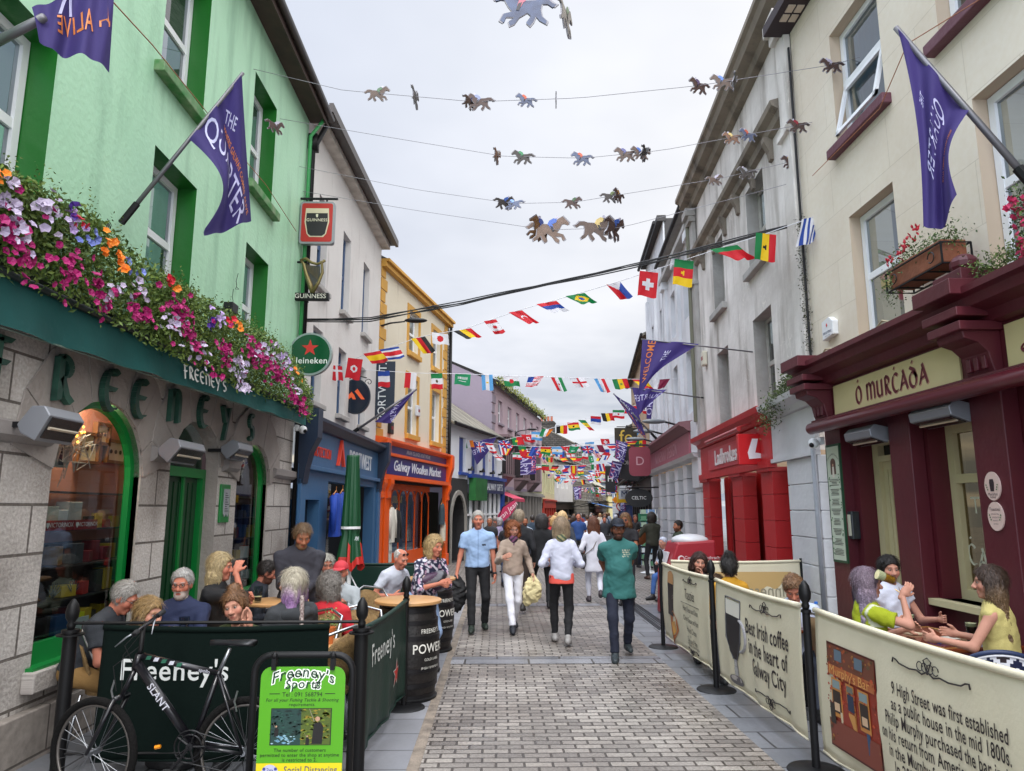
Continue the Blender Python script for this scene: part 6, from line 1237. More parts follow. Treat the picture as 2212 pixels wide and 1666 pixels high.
round_table(-2.42,6.45,.36,.78,'round beech cafe table between the seated girl and the grey haired man');round_table(-2.25,7.55,.33,.92,'tall round beech table with a stout glass beside the long haired man');round_table(-1.62,7.35,.34,.8,'round beech cafe table with the amber pint before the man in the red cap');round_table(-1.22,6.1,.24,.76,'small round beech table at the open corner of the barrier')
rat=mat('rattan','#8f7348',.7,bump=(90,.8),var=(30,.6,'#5a4228'))
def bistro(x,y,rz,label,m=None,pattern=False,z0=None):
 t=thing('bistro_chair',label,'chair',(x,y,gz(y)),rz,'bistro chairs at the terraces');m=m or rat;tub=alu if not pattern else mat('chair_tube','#5a4026',.5);P_=lambda a,b,z:np.array([a,b,z])
 mb=MB();mb.prism([(.22*math.cos(a)*(1 if abs(math.cos(a))<.9 else.95),.21*math.sin(a))for a in[2*PI*k/20 for k in range(20)]],.43,.46,lambda a,b,q:P_(a,b,q));mb.build('seat',m,t)
 mb=MB();n_=10;q_=[]
 for i in range(n_+1):
  a=PI*(.12+.76*i/n_);hgt=.40*math.sin(PI*(.1+.8*i/n_))**.5
  for j in range(5):z=.50+hgt*j/4;q_.append(P_(.24*math.cos(a)*(1+.03*j),-.21*math.sin(a)-.02*j,z))
 mb.add(q_,[(i*5+j,(i+1)*5+j,(i+1)*5+j+1,i*5+j+1)for i in range(n_)for j in range(4)])
 if not pattern:o=mb.build('backrest',m,t,smooth=True)
 else:
  mb.v=[];mb.f=[];mb.c=[];N2=36;q_=[];cl=[]
  for i in range(N2+1):
   a=PI*(.12+.76*i/N2);hgt=.42*math.sin(PI*(.1+.8*i/N2))**.5
   for j in range(19):q_.append(P_(.25*math.cos(a)*(1+.008*j),-.21*math.sin(a)-.005*j,.48+hgt*j/18))
  for i in range(N2):
   for j in range(18):
    d_=(abs((i%9)-4)+abs((j*1.0%9)-4));cl.append(lin('#e2e2e6')if d_ in(4,5)or d_<1 else lin('#151c3c')if d_<4 else lin('#2a1e22'))
  mb.add(q_,[(i*19+j,(i+1)*19+j,(i+1)*19+j+1,i*19+j+1)for i in range(N2)for j in range(18)],cl);o=mb.build('backrest',M_attr,t)
  md=o.modifiers.new('thickness','SOLIDIFY');md.thickness=.012
  for rr_,c_,zz in((.016,'#1b2a4c',.0),(.008,'#d8d8dc',-.022)):
   mb=MB();mb.tube([P_(.252*math.cos(a)*1.15,-.21*math.sin(a)-.09,.48+zz+.42*math.sin(PI*(.1+.8*(a/PI-.12)/.76))**.5)for a in[PI*(.12+.76*i/16)for i in range(17)]],rr_,8);mb.build('rim',mat('rim'+c_,c_,.5),t,smooth=True)
 if o and not pattern:md=o.modifiers.new('thickness','SOLIDIFY');md.thickness=.02;mb=MB();mb.tube([P_(.3,.12,.62),P_(.27,-.05,.68),P_(.22,-.19,.9),P_(0,-.29,.94),P_(-.22,-.19,.9),P_(-.27,-.05,.68),P_(-.3,.12,.62)],.013,8);mb.build('arm_tube',tub,t,smooth=True)
 for sx_ in(-1,1):
  for sy_,ty_ in((.17,.2),(-.17,-.24)):mb=MB();mb.tube([P_(sx_*.2,sy_,.44),P_(sx_*.23,ty_,0)],.013,8);mb.build('leg',tub,t,smooth=True)
 return t
def pint(x,y,z,kind,label,h=.155):
 t=thing('pint_glass',label,'glass',(x,y,z),0,'drinks on the tables');P_=lambda a,b,q:(a,b,q)
 mb=MB();mb.lathe([(0,.0),(.03,0),(.034,.01),(.042,h*.75),(.043,h),(.041,h),(.040,h*.75),(.031,.012),(0,.012)],20,M=P_);mb.build('glass',glassmat('drinkglass','#dfe6e6',.04),t,smooth='auto')
 cols={'stout':('#120b0a','#d9cba4',.80),'amber':('#c9811a','#e6dcc0',.62),'dregs':('#d9cfa0','#d9cfa0',.2),'shallow':('#120b0a','#d9cba4',.35)}[kind];lv=cols[2]*h
 mb=MB();mb.lathe([(0,.014),(.029,.014),(.029+.010*lv/h,lv),(0,lv)],18,M=P_);mb.build('drink',mat('drink'+cols[0],cols[0],.2),t,smooth='auto');mb=MB();mb.lathe([(0,lv),(.0385,lv),(.0395,lv+.02*(lv>.06)+.004),(0,lv+.02*(lv>.06)+.006)],18,M=P_);mb.build('foam',mat('foam',cols[1],.8),t,smooth='auto');return t
bistro(-1.65,6.5,2.6,'wicker bistro chair under the person with lilac hair');bistro(-1.3,6.72,PI,'brown wicker chair back behind the woman in red');bistro(-1.36,5.85,1.2,'wicker bistro chair with aluminium arms at the open corner of the barrier');bistro(-1.35,8.6,-2.2,'empty wicker chair in front of the far green barrier');bistro(-3.0,6.0,-1.5,'wicker chair under the man in the dark grey shirt');bistro(-2.45,6.0,0,'wicker chair hidden behind the canvas under the girl with the hair bun')
pint(-2.63,6.3,.78+gz(6),'dregs','tall nearly empty pint glass before the man in navy');pint(-2.85,6.25,.78+gz(6),'stout','glass of stout between the fair woman and the man in navy');pint(-2.38,7.4,.92+gz(7),'shallow','stout glass one third full on the tall round table');pint(-1.48,7.15,.8+gz(7),'amber','pint of amber beer before the man in the red cap');pint(-1.6,7.4,.8+gz(7),'dregs','stemmed glass behind the amber pint')
t=thing('plant_pot','orange tin pot with a small succulent on the corner table','plant pot',(-1.37,6.05,.76+gz(6)));mb=MB();mb.lathe([(0,0),(.045,0),(.062,.12),(.066,.125),(.06,.125),(.055,.1),(0,.1)],20);mb.build('pot',mat('pot_orange','#c4703c',.5),t,smooth='auto');mb=MB()
for k in range(60):leafq(mb,np.array([rf.normal()*.035,rf.normal()*.035,.13+abs(rf.normal())*.06]),.016,(lin('#3f6a2c'),lin('#8fa860')))
mb.build('plant',leaf,t,recalc=False)
wood=mat('varnished_wood','#6a2f18',.25,coat=.4,var=(3,.4,'#4a1f10'))
t=thing('pub_table','varnished red brown rectangular pub table with brass inlay line','table',(3.75,6.0,gz(6)),.0);z_=.76+gz(6)
TM_=lambda x,y,z:(3.72+x*math.cos(.2)-y*math.sin(.2),6.25+x*math.sin(.2)+y*math.cos(.2),z)
mb=MB();mb.box(-.38,-.5,z_-.035,.38,.5,z_,M=TM_);wb(mb,'table_top',wood,t,bevel=.01);mb=MB();mb.tube([TM_(-.33,-.45,z_+.001),TM_(.33,-.45,z_+.001),TM_(.33,.45,z_+.001),TM_(-.33,.45,z_+.001)],.003,4,closed=True);wb(mb,'inlay',mat('brass_line','#c9a05a',.4,.5),t)
for a,b in((-.3,-.4),(.3,-.4),(-.3,.4),(.3,.4)):mb=MB();mb.box(a-.025,b-.025,gz(6),a+.025,b+.025,z_-.035,M=TM_);wb(mb,'leg',M_iron,t)
pint(3.62,6.45,z_,'stout','full pint of stout at the left end of the pub table',.16);pint(3.86,5.98,z_,'stout','full pint of stout at the right end of the pub table',.16)
for i,(x,y,c,w_)in enumerate(((3.62,6.0,'#2a4a8a',.11),(3.76,6.12,'#c9c4b4',.06),(3.88,5.8,'#b8b4c4',.09),(3.6,6.38,'#c9b89a',.06))):
 tag(MB().box(-w_,-.06,0,w_,.06,.012,M=lambda a,b,q:(x+a*.8-b*.3,y+a*.3+b,z_+.003+q)).build('beer_mat',mat('mat'+c,c,.6)),['blue menu card on the pub table','cream beer mat in the middle of the pub table','white printed card at the near edge of the pub table','tan beer mat under the left pint'][i],'card')
t=thing('ashtray','dark glass ashtray with foil by the right pint','ashtray',(4.0,6.15,z_+.003));mb=MB();mb.lathe([(0,.01),(.05,.01),(.07,.045),(.075,.045),(.06,0),(0,0)],18);mb.build('bowl',mat('ash_glass','#2a2c30',.1),t);mb=MB();mb.ball((0,0,.03),(.03,.035,.02),7,5);mb.build('foil',M_steel,t)
bistro(3.42,5.12,-.35,'bistro chair with blue and white diamond weave back, nearest at the right',pattern=True);bistro(3.02,6.45,-1.35,'cane chair under the woman in the yellow jersey',mat('cane','#7a6246',.6))
t=thing('cafe_table','small square table behind the Best Irish coffee banner','table',(2.9,7.0,gz(7)));mb=MB();mb.box(-.3,-.3,.72,.3,.3,.75);mb.build('table_top',wood,t,bevel=.008)
mb=MB();mb.tube([(0,0,.02),(0,0,.72)],.03,8);mb.build('column',M_iron,t)
for k in range(4):a=PI/2*k+.4;mb=MB();mb.tube([(0,0,.05),(.28*math.cos(a),.28*math.sin(a),.015)],.02,6);mb.build('foot',M_iron,t)
t2=dup(t,(2.75,8.75,gz(8.75)),.3,'small square table behind the Toasties banner')
t=thing('bottle','clear plastic water bottle on the table in front of the boy in white','bottle',(3.0,6.9,.75+gz(7)));mb=MB();mb.lathe([(0,0),(.032,0),(.035,.02),(.035,.14),(.014,.19),(.014,.21),(0,.21)],16);mb.build('body',glassmat('drinkglass','#dfe6e6',.04),t,smooth='auto');mb=MB();mb.lathe([(.016,.205),(.016,.225),(0,.225)],12);mb.build('cap',mat('cap_blue','#2a6ac0',.4),t);mb=MB();mb.lathe([(.0355,.06),(.0355,.11)],16);mb.build('label',mat('label_blue','#5a9ac8',.5),t)
t=thing('recycling_bin','big dark red council litter bank with sloping front behind the cream banners','bin',(3.4,13.2,gz(13.2)));mb=MB();rb_=mat('bin_red','#96232e',.35)
mb.prism([(-.45,0),(-.42,.75),(-.22,1.28),(.45,1.32),(.45,0)],-.4,.4,lambda x,y,q:(x,q,y));mb.build('body',rb_,t,bevel=.03);mb=MB();mb.ball((.1,0,1.3),(.34,.36,.12),16,8);mb.build('lid',mat('bin_lid','#b9babd',.4),t,smooth=True)
mb=MB();mb.prism([(-.40,.82),(-.36,.82),(-.27,1.1),(-.31,1.1)],-.15,.15,lambda x,y,q:(x-.04,q,y));mb.build('slot',mat('slot','#b9b9bd',.4),t);tm=MB();put_text(tm,'Comhairle Cathrach',lambda x,y,q=0:(.2+x,-.403,1.02+y),.075,lin('#d8cfd0'));put_text(tm,'na Gaillimhe',lambda x,y,q=0:(.2+x,-.403,.94+y),.075,lin('#d8cfd0'));tm.disc((-.17,1.0),.06,14,lambda x,y:(x,-.403,y),lin('#d8cfd0'));tm.disc((-.16,1.0),.04,14,lambda x,y:(x,-.4045,y),lin('#96232e'));tm.build('print',M_attr,t)
t=thing('parasol','closed dark green parasol with a red trimmed hem and white tie','parasol',(-2.05,10.2,gz(10.2)));prof=[(.0,2.6),(.085,2.6),(.085,2.57),(.09,2.4),(.1,2.1),(.11,1.8),(.115,1.6),(.1,1.52),(.125,1.4),(.15,1.2),(.165,1.1)]
grn_=mat('parasol_green','#0e5c30',.75,bump=(6,.3));nn=56
def pf(r,z,k):a=2*PI*k/nn;q=max(0,(2.58-z)/1.5);return(r*(1+.24*q*math.sin(8*a+.4*z)+.06*math.sin(19*a))*math.cos(a),r*(1+.24*q*math.sin(8*a+.4*z)+.06*math.sin(19*a))*math.sin(a),z-.1*q*q*max(0,math.sin(4*a)))
vs=[pf(r,z,k)for r,z in prof for k in range(nn)];cl=[];fs=[]
for i in range(len(prof)-1):
 for k in range(nn):fs.append((i*nn+k,i*nn+(k+1)%nn,(i+1)*nn+(k+1)%nn,(i+1)*nn+k));cl.append(lin('#b5231c')if(i>=9 or(i==8 and k%14<2))else lin('#d8d8d4')if i==0 else lin('#0a4526'))
MB().add(vs,fs,cl).build('canopy',M_attr,t,smooth=True);mb=MB();mb.tube([(0,0,.05),(0,0,1.3)],.028,10);mb.build('pole',M_white,t,smooth=True);mb=MB();mb.lathe([(.12,1.58),(.135,1.575),(.135,1.61),(.12,1.605)],40);mb.build('tie',M_white,t)
mb=MB();mb.tube([(.02,0,.95),(.12,-.02,.78),(.02,0,.78),(.0,0,.95)],.009,6);mb.build('crank',M_white,t);mb=MB();mb.lathe([(0,.06),(.25,.05),(.28,0)],24);mb.build('base',M_iron,t);tm=MB();put_text(tm,'.ee',lambda x,y,q=0:(.12+x*.5,-.17-abs(x)*.0,1.46+y),.11,WHT);tm.build('lettering',M_attr,t)
def garment(F,s,z,d,w_,h,col,label,sleeves=True,cat='jacket',hang=True):
 t=thing(cat.replace(' ','_'),label,cat,tuple(F.P(s,z,d)),F.rz if True else 0,'clothes hung outside the shops');mb=MB();m=mat('cloth'+col,col,.75,bump=(9,.5))
 def ell(px_,ry,z0,k=14):return[F.P(s+px_*math.cos(a),z0,d+ry*math.sin(a))for a in[2*PI*i/k for i in range(k)]]
 rings=[ell(w_*.12,.05,z+h*.5),ell(w_*.42,.07,z+h*.44),ell(w_*.4,.09,z+h*.2),ell(w_*.4,.1,z-h*.1),ell(w_*.44,.1,z-h*.5)]
 vs=[p+F.t*.008*math.sin(i*3)+F.n*.01*math.sin(j*2.2+i)for j,r_ in enumerate(rings)for i,p in enumerate(r_)]
 mb.add(vs,[(j*14+i,j*14+(i+1)%14,(j+1)*14+(i+1)%14,(j+1)*14+i)for j in range(4)for i in range(14)]);wb(mb,'body',m,t,smooth=True)
 if sleeves:
  for k in(-1,1):mb=MB();mb.tube([F.P(s+k*w_*.38,z+h*.42,d),F.P(s+k*w_*.52,z+h*.1,d+.03),F.P(s+k*w_*.55,z-h*.38,d+.04)],[.07,.06,.045],8);wb(mb,'sleeve',m,t,smooth=True)
 if hang:mb=MB();mb.tube([F.P(s-w_*.4,z+h*.46,d),F.P(s,z+h*.56,d),F.P(s+w_*.4,z+h*.46,d)],.012,5);mb.tube([F.P(s,z+h*.56,d),F.P(s,z+h*.66,d)],.005,4);wb(mb,'hanger',mat('hanger_wood','#b9783a',.5),t)
sj,zj=W.px(722,1112,.3);garment(W,sj,zj,.32,.5,.82,'#1740a0','bright blue rain jacket on a wooden hanger, left of the pair');garment(W,sj+.42,zj+.02,.34,.5,.84,'#143a8e','blue rain jacket hung behind the first one')
garment(O,1.12,1.35,.1,.4,.95,'#c9c4b8','long cream knitted cardigan at the left of the orange shop',cat='cardigan');garment(O,1.55,1.3,.1,.34,.9,'#1b1a1c','black knitted cardigan beside the cream one',cat='cardigan');garment(O,5.95,1.6,.15,.34,.7,'#31424a','dark teal scarf hung on the right pilaster of the orange shop',False,'scarf');garment(O,6.05,1.05,.16,.3,.7,'#bfb9a8','cream fringed scarf below the teal one',False,'scarf')
mb=MB();O.box(mb,.86,1.08,.35,1.05,.14,.15);o=tag(mb.build('price_sign',mat('paper','#c5c9c2',.7)),'tall white price card reading ten euro under the cream cardigan','sign')
tm=MB();put_text(tm,'FROM',O.TM(.97,.85,.153),.07,INK);put_text(tm,'\u20ac70',O.TM(.97,.62,.153),.1,INK);wb(tm,'lettering',M_attr,o)
def hangsign(c,w_,h,th=.09):return lambda x,y,z=0:np.array(c)+np.array([x,-th/2-z,y])
c=onY(686,483,11.95);t=thing('pub_sign','square red lit sign with a black stout glass hung from an iron bracket','sign',tuple(c));Ms=hangsign(c,.6,.8)
def rr(w_,h,r_):return[(sx_*(w_-r_)+r_*math.cos(a),sz_*(h-r_)+r_*math.sin(a))for sx_,sz_,a0 in((1,1,0),(-1,1,PI/2),(-1,-1,PI),(1,-1,3*PI/2))for a in[a0+PI/2*k/4 for k in range(5)]]
mb=MB();mb.prism(rr(.3,.39,.05),-.1,0,lambda x,y,q:Ms(x,y,q));wb(mb,'casing',mat('sign_casing','#8d9194',.4,.4),t);tm=MB()
tm.add([Ms(x,y,.004)for x,y in rr(.27,.355,.04)],[tuple(range(20))],lin('#a81e14'));tm.add([Ms(x,y+.01,.007)for x,y in((-.2,.25),(.2,.25),(.215,.0),(.17,-.22),(.12,-.28),(-.12,-.28),(-.17,-.22),(-.215,0))],[tuple(range(8))],lin('#c9bda0'));tm.add([Ms(x,y,.010)for x,y in((-.185,.17),(.185,.17),(.19,0),(.15,-.21),(.1,-.25),(-.1,-.25),(-.15,-.21),(-.19,0))],[tuple(range(8))],lin('#151214'))
put_text(tm,'GUINNESS',lambda x,y,q=0:Ms(x,y+.04,.013),.075,lin('#d6cdb4'),bold=.002);tm.add([Ms(x,y+.12,.013)for x,y in((-.02,.03),(.02,.035),(.015,-.02),(0,-.035),(-.018,-.01))],[(0,1,2,3,4)],lin('#d6cdb4'));wb(tm,'face',M_attr,t)
mb=MB();mb.tube([c+np.array([-.42,0,.46]),c+np.array([.34,0,.46])],.022,6)
for x in(-.2,.15):mb.tube([c+np.array([x,0,.46]),c+np.array([x,0,.39])],.018,5)
wb(mb,'bracket',M_iron,t)
c=onY(675,600,11.95);t=thing('pub_sign','gold harp over a black nameplate in cream capitals','sign',tuple(c));Ms=hangsign(c,.5,.7,.08);gold=mat('old_gold','#7d7048',.4,.6)
hp=[(-.2,.3),(-.15,.22),(-.1,.05),(-.02,-.15),(.02,-.28)];mb=MB();mb.tube([Ms(*p)for p in hp],[.02,.028,.035,.045,.04],8);mb.tube([Ms(*p)for p in((.02,-.28),(.12,-.1),(.18,.08),(.16,.25),(.2,.31))],[.04,.03,.026,.022,.018],8);mb.tube([Ms(*p)for p in((-.22,.3),(-.12,.33),(-.02,.26),(.08,.23),(.17,.27),(.22,.3))],[.02,.03,.026,.024,.028,.02],8);wb(mb,'harp',gold,t,smooth=True)
mb=MB();mb.prism([(-.14,.22),(.13,.2),(.14,.05),(.02,-.22),(-.06,0)],0,.01,lambda x,y,q:Ms(x,y,-.02+q));wb(mb,'soundboard',mat('harp_back','#3a3a36',.5),t);mb=MB()
for k in range(9):mb.tube([Ms(-.12+.028*k,.24-.01*k,.01),Ms(-.06+.02*k,.0-.02*k+.1,.01)],.003,4)
wb(mb,'strings',gold,t);mb=MB();mb.box(-.32,-.11,0,.3,.02,.1,M=lambda x,y,z:Ms(x,y-.3,-z));wb(mb,'nameplate',M_black,t,bevel=.01);tm=MB();put_text(tm,'GUINNESS',lambda x,y,q=0:Ms(x-.01,y-.345,.004),.115,lin('#d6d2c4'));put_text(tm,'EST 1759',lambda x,y,q=0:Ms(-.05+x*.4-y*.9*0,-.1+x*-.9+y*.3,.05),.04,lin('#d6d2c4'));wb(tm,'lettering',M_attr,t)
mb=MB();mb.tube([c+np.array([-.35,0,.28]),c+np.array([-.1,0,.28])],.02,6);mb.box(-.42,-.45,0,-.37,.45,.08,M=lambda x,y,z:Ms(x,y,-z));wb(mb,'bracket',M_iron,t)
def discsign(u,v,Y_,r_,label,face,rimc,par=None,ry=None):
 c=onY(u,v,Y_);t=thing('round_sign',label,'sign',tuple(c));Ms=hangsign(c,r_,r_,.1);ry=ry or r_
 mb=MB();mb.prism([(r_*math.cos(2*PI*k/40),ry*math.sin(2*PI*k/40))for k in range(40)],-.1,0,lambda x,y,q:Ms(x,y,q));wb(mb,'disc',mat('disc'+rimc,rimc,.3,.3),t)
 mb=MB();mb.add([Ms(r_*.91*math.cos(2*PI*k/40),ry*.91*math.sin(2*PI*k/40),.004)for k in range(40)],[tuple(range(40))]);wb(mb,'face',mat('face'+face,face,.15),t);return c,t,Ms
c,t,Ms=discsign(671,766,11.95,.37,'round dark green beer sign with a red star over the end of the flowers','#0f4a2c','#8d9a98');tm=MB();tm.add([Ms(0,.1,.008)]+[Ms(x*1.35,y*1.35+.1,.008)for x,y in st],[(0,i+1,(i+1)%10+1)for i in range(10)],lin('#c0231a'));put_text(tm,'Heineken',lambda x,y,q=0:Ms(x,y-.12,.008),.15,lin('#dfe3df'),bold=.003);wb(tm,'lettering',M_attr,t);mb=MB();mb.box(-.42,-.2,0,-.34,.2,.3,M=lambda x,y,z:Ms(x,y,-z));wb(mb,'bracket',M_white,t)
c,t,Ms=discsign(768,857,16,.34,'oval navy sign with an orange chevron mark on a scrolled iron bracket','#14202f','#1a2634',ry=.4);tm=MB();OR=lin('#e8622a')
tm.add([Ms(x,y,.008)for x,y in((-.25,-.08),(-.08,.1),(-.02,.03),(.02,-.07),(-.05,-.07),(-.08,-.02),(-.15,-.08))],[tuple(tt)for tt in tessellate_polygon([[Vector((x,y,0))for x,y in((-.25,-.08),(-.08,.1),(-.02,.03),(.02,-.07),(-.05,-.07),(-.08,-.02),(-.15,-.08))]])],OR);tm.add([Ms(x,y,.008)for x,y in((-.01,.11),(.05,.17),(.22,-.07),(.14,-.07))],[(0,1,2,3)],OR);wb(tm,'mark',M_attr,t)
mb=MB();mb.tube([Ms(-.45,-.1),Ms(-.48,.2),Ms(-.35,.42),Ms(-.05,.5),Ms(.25,.42)],.014,6)
for cx_,cz_,sg in((-.4,-.35,1),(.3,.32,-1),(-.12,.44,1),(-.38,.1,-1)):mb.tube([Ms(cx_+.09*(1-a/8)*math.cos(a)*sg,cz_+.09*(1-a/8)*math.sin(a))for a in[k*.6 for k in range(13)]],.009,5)
mb.tube([Ms(-.5,.45),Ms(.1,.47)],.016,6);wb(mb,'bracket',M_iron,t)
c=onY(828,842,18.8);t=thing('hanging_banner','tall narrow navy banner lettered vertically in white over the blue shop','banner',tuple(c));mb=MB();mb.box(-.3,0,-.77,.3,.04,.77,M=lambda x,y,z:c+np.array([x,y,z]));wb(mb,'cloth',mat('banner_navy','#142334',.6),t);tm=MB();put_text(tm,'PORTWEST.',lambda x,y,q=0:c+np.array([-y*1.0-.02,-.004,x-.05]),.3,lin('#cfd4d6'),sx=.98);wb(tm,'lettering',M_attr,t)
def wall_lamp(p,label,sgn=1,s_=1.0):
 t=thing('street_lamp',label,'street lamp',tuple(p));f=lambda x,z,y=0:np.array(p)+np.array([x*sgn*s_,y,z*s_]);mb=MB();mb.tube([f(0,0),f(.1,.14),f(.35,.22),f(.75,.27)],[.03,.03,.025,.02],8);mb.tube([f(0,-.15),f(0,.2)],.03,8);wb(mb,'arm',M_black,t,smooth=True);mb=MB();mb.ball(f(1.05,.3),(.32*s_,.1,.07*s_),14,8);wb(mb,'head',M_black,t,smooth=True)
wall_lamp(onY(815,715,19.1),'black street lamp on the corner of the cream and ochre house');wall_lamp(onY(1113,938,38),'black street lamp on the lilac house wall',1,.85)
for i,(u,v)in enumerate(((1388,1002),(1415,975),(1450,950))):
 p=K.P(7.6-2.6*i,4.15,.35);t=thing('floodlight',['farthest','middle','nearest'][i]+' of three grey shop floodlights over the pink signboard','lamp',tuple(p),0,'floodlights over the pink signboard');mb=MB();mb.ball(p+np.array([-.5,0,.05]),(.34,.12,.07),14,8);wb(mb,'head',mat('flood_grey','#6f7376',.5),t,smooth=True);mb=MB();mb.tube([p+np.array([.35,0,-.1]),p+np.array([-.2,0,.04])],.03,6);wb(mb,'arm',M_iron,t)
def psign(u,v,Y_,w_,h,col,label,txt=None,tc='#d8d4c8',shape=None,ts=.3,cat='sign'):
 c=onY(u,v,Y_);t=thing('projecting_sign',label,cat,tuple(c));Ms=hangsign(c,w_,h,.06);pts=shape or[(-w_/2,-h/2),(w_/2,-h/2),(w_/2,h/2),(-w_/2,h/2)]
 mb=MB();mb.prism(pts,-.06,0,lambda x,y,q:Ms(x,y,q));wb(mb,'board',mat('ps'+col,col,.5),t);mb=MB();mb.tube([c+np.array([-w_*.4,0,h/2+.05]),c+np.array([w_/2+.9,0,h/2+.05])],.02,6);wb(mb,'bracket',M_iron,t)
 if txt:tm=MB();put_text(tm,txt,lambda x,y,q=0:Ms(x,y,.004),ts,lin(tc));wb(tm,'lettering',M_attr,t)
 return c,t,Ms
ov=[(.55*math.cos(2*PI*k/28)*(1 if True else 1),.7*math.sin(2*PI*k/28))for k in range(28)]
psign(1382,997,24.5,.8,1.0,'#7a3340','rounded dusky pink hanging sign with a white script letter','D','#b08a92',rr(.37,.5,.16),.42)
psign(1360,1000,27.5,.8,1.3,'#17171a','black slanted hanging sign behind the dusky pink one','Olives','#9a9690',[(-.4,-.6),(.35,-.7),(.45,.6),(-.15,.65)],.22)
psign(1352,945,30,.95,.8,'#2a2416','brown cafe sign with gold letters above the flags','fe','#b89a3a',None,.8)
psign(1380,1076,25,.95,.62,'#1b1c1e','black oval sign with a white crown and cup emblem','CELTIC','#cfcfcf',[(.48*math.cos(2*PI*k/28),.32*math.sin(2*PI*k/28))for k in range(28)],.16)
psign(1348,1068,34,.5,.45,'#b9bcc0','small white square sign lettered M far along the right side','M','#1a2a5a',None,.4);psign(1345,1078,38,.6,.4,'#d8a818','small yellow hanging sign far along the right side')
psign(1318,1035,44,.6,1.6,'#17171a','tall black hanging sign lettered H','H','#d8d8d8',None,.5)
t=thing('feather_banner','pink teardrop banner with white script leaning over the crowd at the gift shop','banner',(1.05*0+onY(1076,1150,31)[0],31,gz(31)));tm=MB();Pq=lambda u,v:onY(u,v,31);pts=[R2z for R2z in[(1073,1130),(1076,1112),(1086,1096),(1099,1085),(1110,1080),(1116,1086),(1114,1096),(1106,1110),(1094,1122),(1082,1130)]]
mb=MB();ppp=[Pq(u,v)for u,v in pts];mb.prism([(p[0],p[2])for p in ppp],0,.02,lambda x,z,q:(x,31-q,z));wb(mb,'sail',mat('pink_sail','#b52a55',.6),t);mb=MB();mb.tube([(ppp[0][0],31,gz(31)),ppp[0],ppp[2],ppp[4]],.03,6);wb(mb,'pole',M_black,t);put_text(tm,'Aran Jean',lambda x,y,q=0:np.array([Pq(1094,1107)[0]+x*.74-y*.67,30.97,Pq(1094,1107)[2]+x*.67+y*.74]),.3,lin('#e8d4da'),shear=.3);wb(tm,'lettering',M_attr,t)
def road_pole(x,y,h,label):t=thing('sign_pole',label,'sign post',(x,y,gz(y)));mb=MB();mb.tube([(0,0,0),(0,0,h)],.045,8);mb.build('pole',M_steel,t,smooth=True);return t
c=onY(1341,1068,58);t=road_pole(c[0],58,c[2]+.7,'grey pole carrying a yellow diamond and a round no turn sign');y0_=gz(58)
mb=MB();mb.prism([(0,-.42),(.42,0),(0,.42),(-.42,0)],.06,.08,lambda a,b,q:(a,-q,c[2]-y0_+b));mb.build('diamond',mat('sign_yellow','#d9a412',.4),t);mb=MB();mb.prism([(0,-.3),(.3,.0),(.0,.3),(-.3,0)],.0,.002,lambda a,b,q:(a*.5,-.083-q,c[2]-y0_+b*.5));mb.build('symbol',M_black,t)
c2=onY(1341,1094,58)
for r_,cc_,q in((.4,'#b3202a',.06),(.32,'#dedede',.085)):mb=MB();mb.prism([(r_*math.cos(2*PI*k/24),r_*math.sin(2*PI*k/24))for k in range(24)],q,q+.02,lambda a,b,e:(a,-e,c2[2]-y0_+b));mb.build('round_sign',mat('rs'+cc_,cc_,.4),t)
mb=MB();mb.prism([(-.04,-.2),(.04,-.2),(.04,.05),(-.12,.12),(-.12,.2),(-.24,.08),(-.12,-.02),(-.12,.03),(-.04,0)],.11,.112,lambda a,b,e:(a,-e,c2[2]-y0_+b));mb.prism([(-.26,.22),(-.22,.26),(.26,-.22),(.22,-.26)],.113,.115,lambda a,b,e:(a,-e,c2[2]-y0_+b));mb.build('symbol',mat('sym','#a02028',.5),t)
c=onY(1329,1080,60);t=road_pole(c[0],60,c[2]+.5,'grey pole with an orange tag and a small white notice');mb=MB();mb.prism([(-.3,0),(0,-.28),(.35,-.05),(0,.28)],.06,.08,lambda a,b,q:(a,-q,c[2]-gz(60)+b));mb.build('orange_tag',mat('tag_orange','#e08818',.4),t);mb=MB();mb.box(-.25,-.08,-1.1,.25,-.06,-.55,M=lambda a,b,e:(a,b,c[2]-gz(60)+e));mb.build('notice',M_white,t)
t=thing('postcard_rack','white wire postcard rack standing at the shop door on the right','rack',(*onY(1405,1240,22)[:2],gz(22)));mb=MB();tm=MB()
mb.tube([(0,0,0),(0,0,1.9)],.02,6);mb.lathe([(.3,.02),(.02,.1)],16)
for z in[.25+.19*k for k in range(9)]:mb.tube([(.26*math.cos(a),.26*math.sin(a),z)for a in[2*PI*k/6+.2 for k in range(6)]],.006,4,closed=True)
mb.build('frame',M_white,t)
for k in range(9):
 for j in range(6):
  a=2*PI*(j+.5)/6+.2;n_=np.array([math.cos(a),math.sin(a),0]);tt_=np.array([-n_[1],n_[0],0]);cc_=n_*.25+np.array([0,0,.3+.19*k]);tm.add([cc_+tt_*x+np.array([0,0,z])for x,z in((-.1,-.06),(.1,-.06),(.1,.07),(-.1,.07))],[(0,1,2,3)],lin(random.choice(['#8fb0c4','#c9d4d8','#5a8a6a','#7a9ac0','#d8d8d0','#4a7a98','#9ab09a'])))
tm.build('postcards',M_attr,t)
t=thing('notice_sign','green and white signs on top of the postcard rack','sign',(*onY(1400,1118,22)[:2],onY(1400,1118,22)[2]));mb=MB();mb.box(-.3,0,-.12,-.02,.02,.12);mb.build('green_plate',mat('plate_green','#1d6a4a',.5),t);mb=MB();mb.box(.02,0,-.12,.3,.02,.12);mb.build('white_plate',M_white,t)
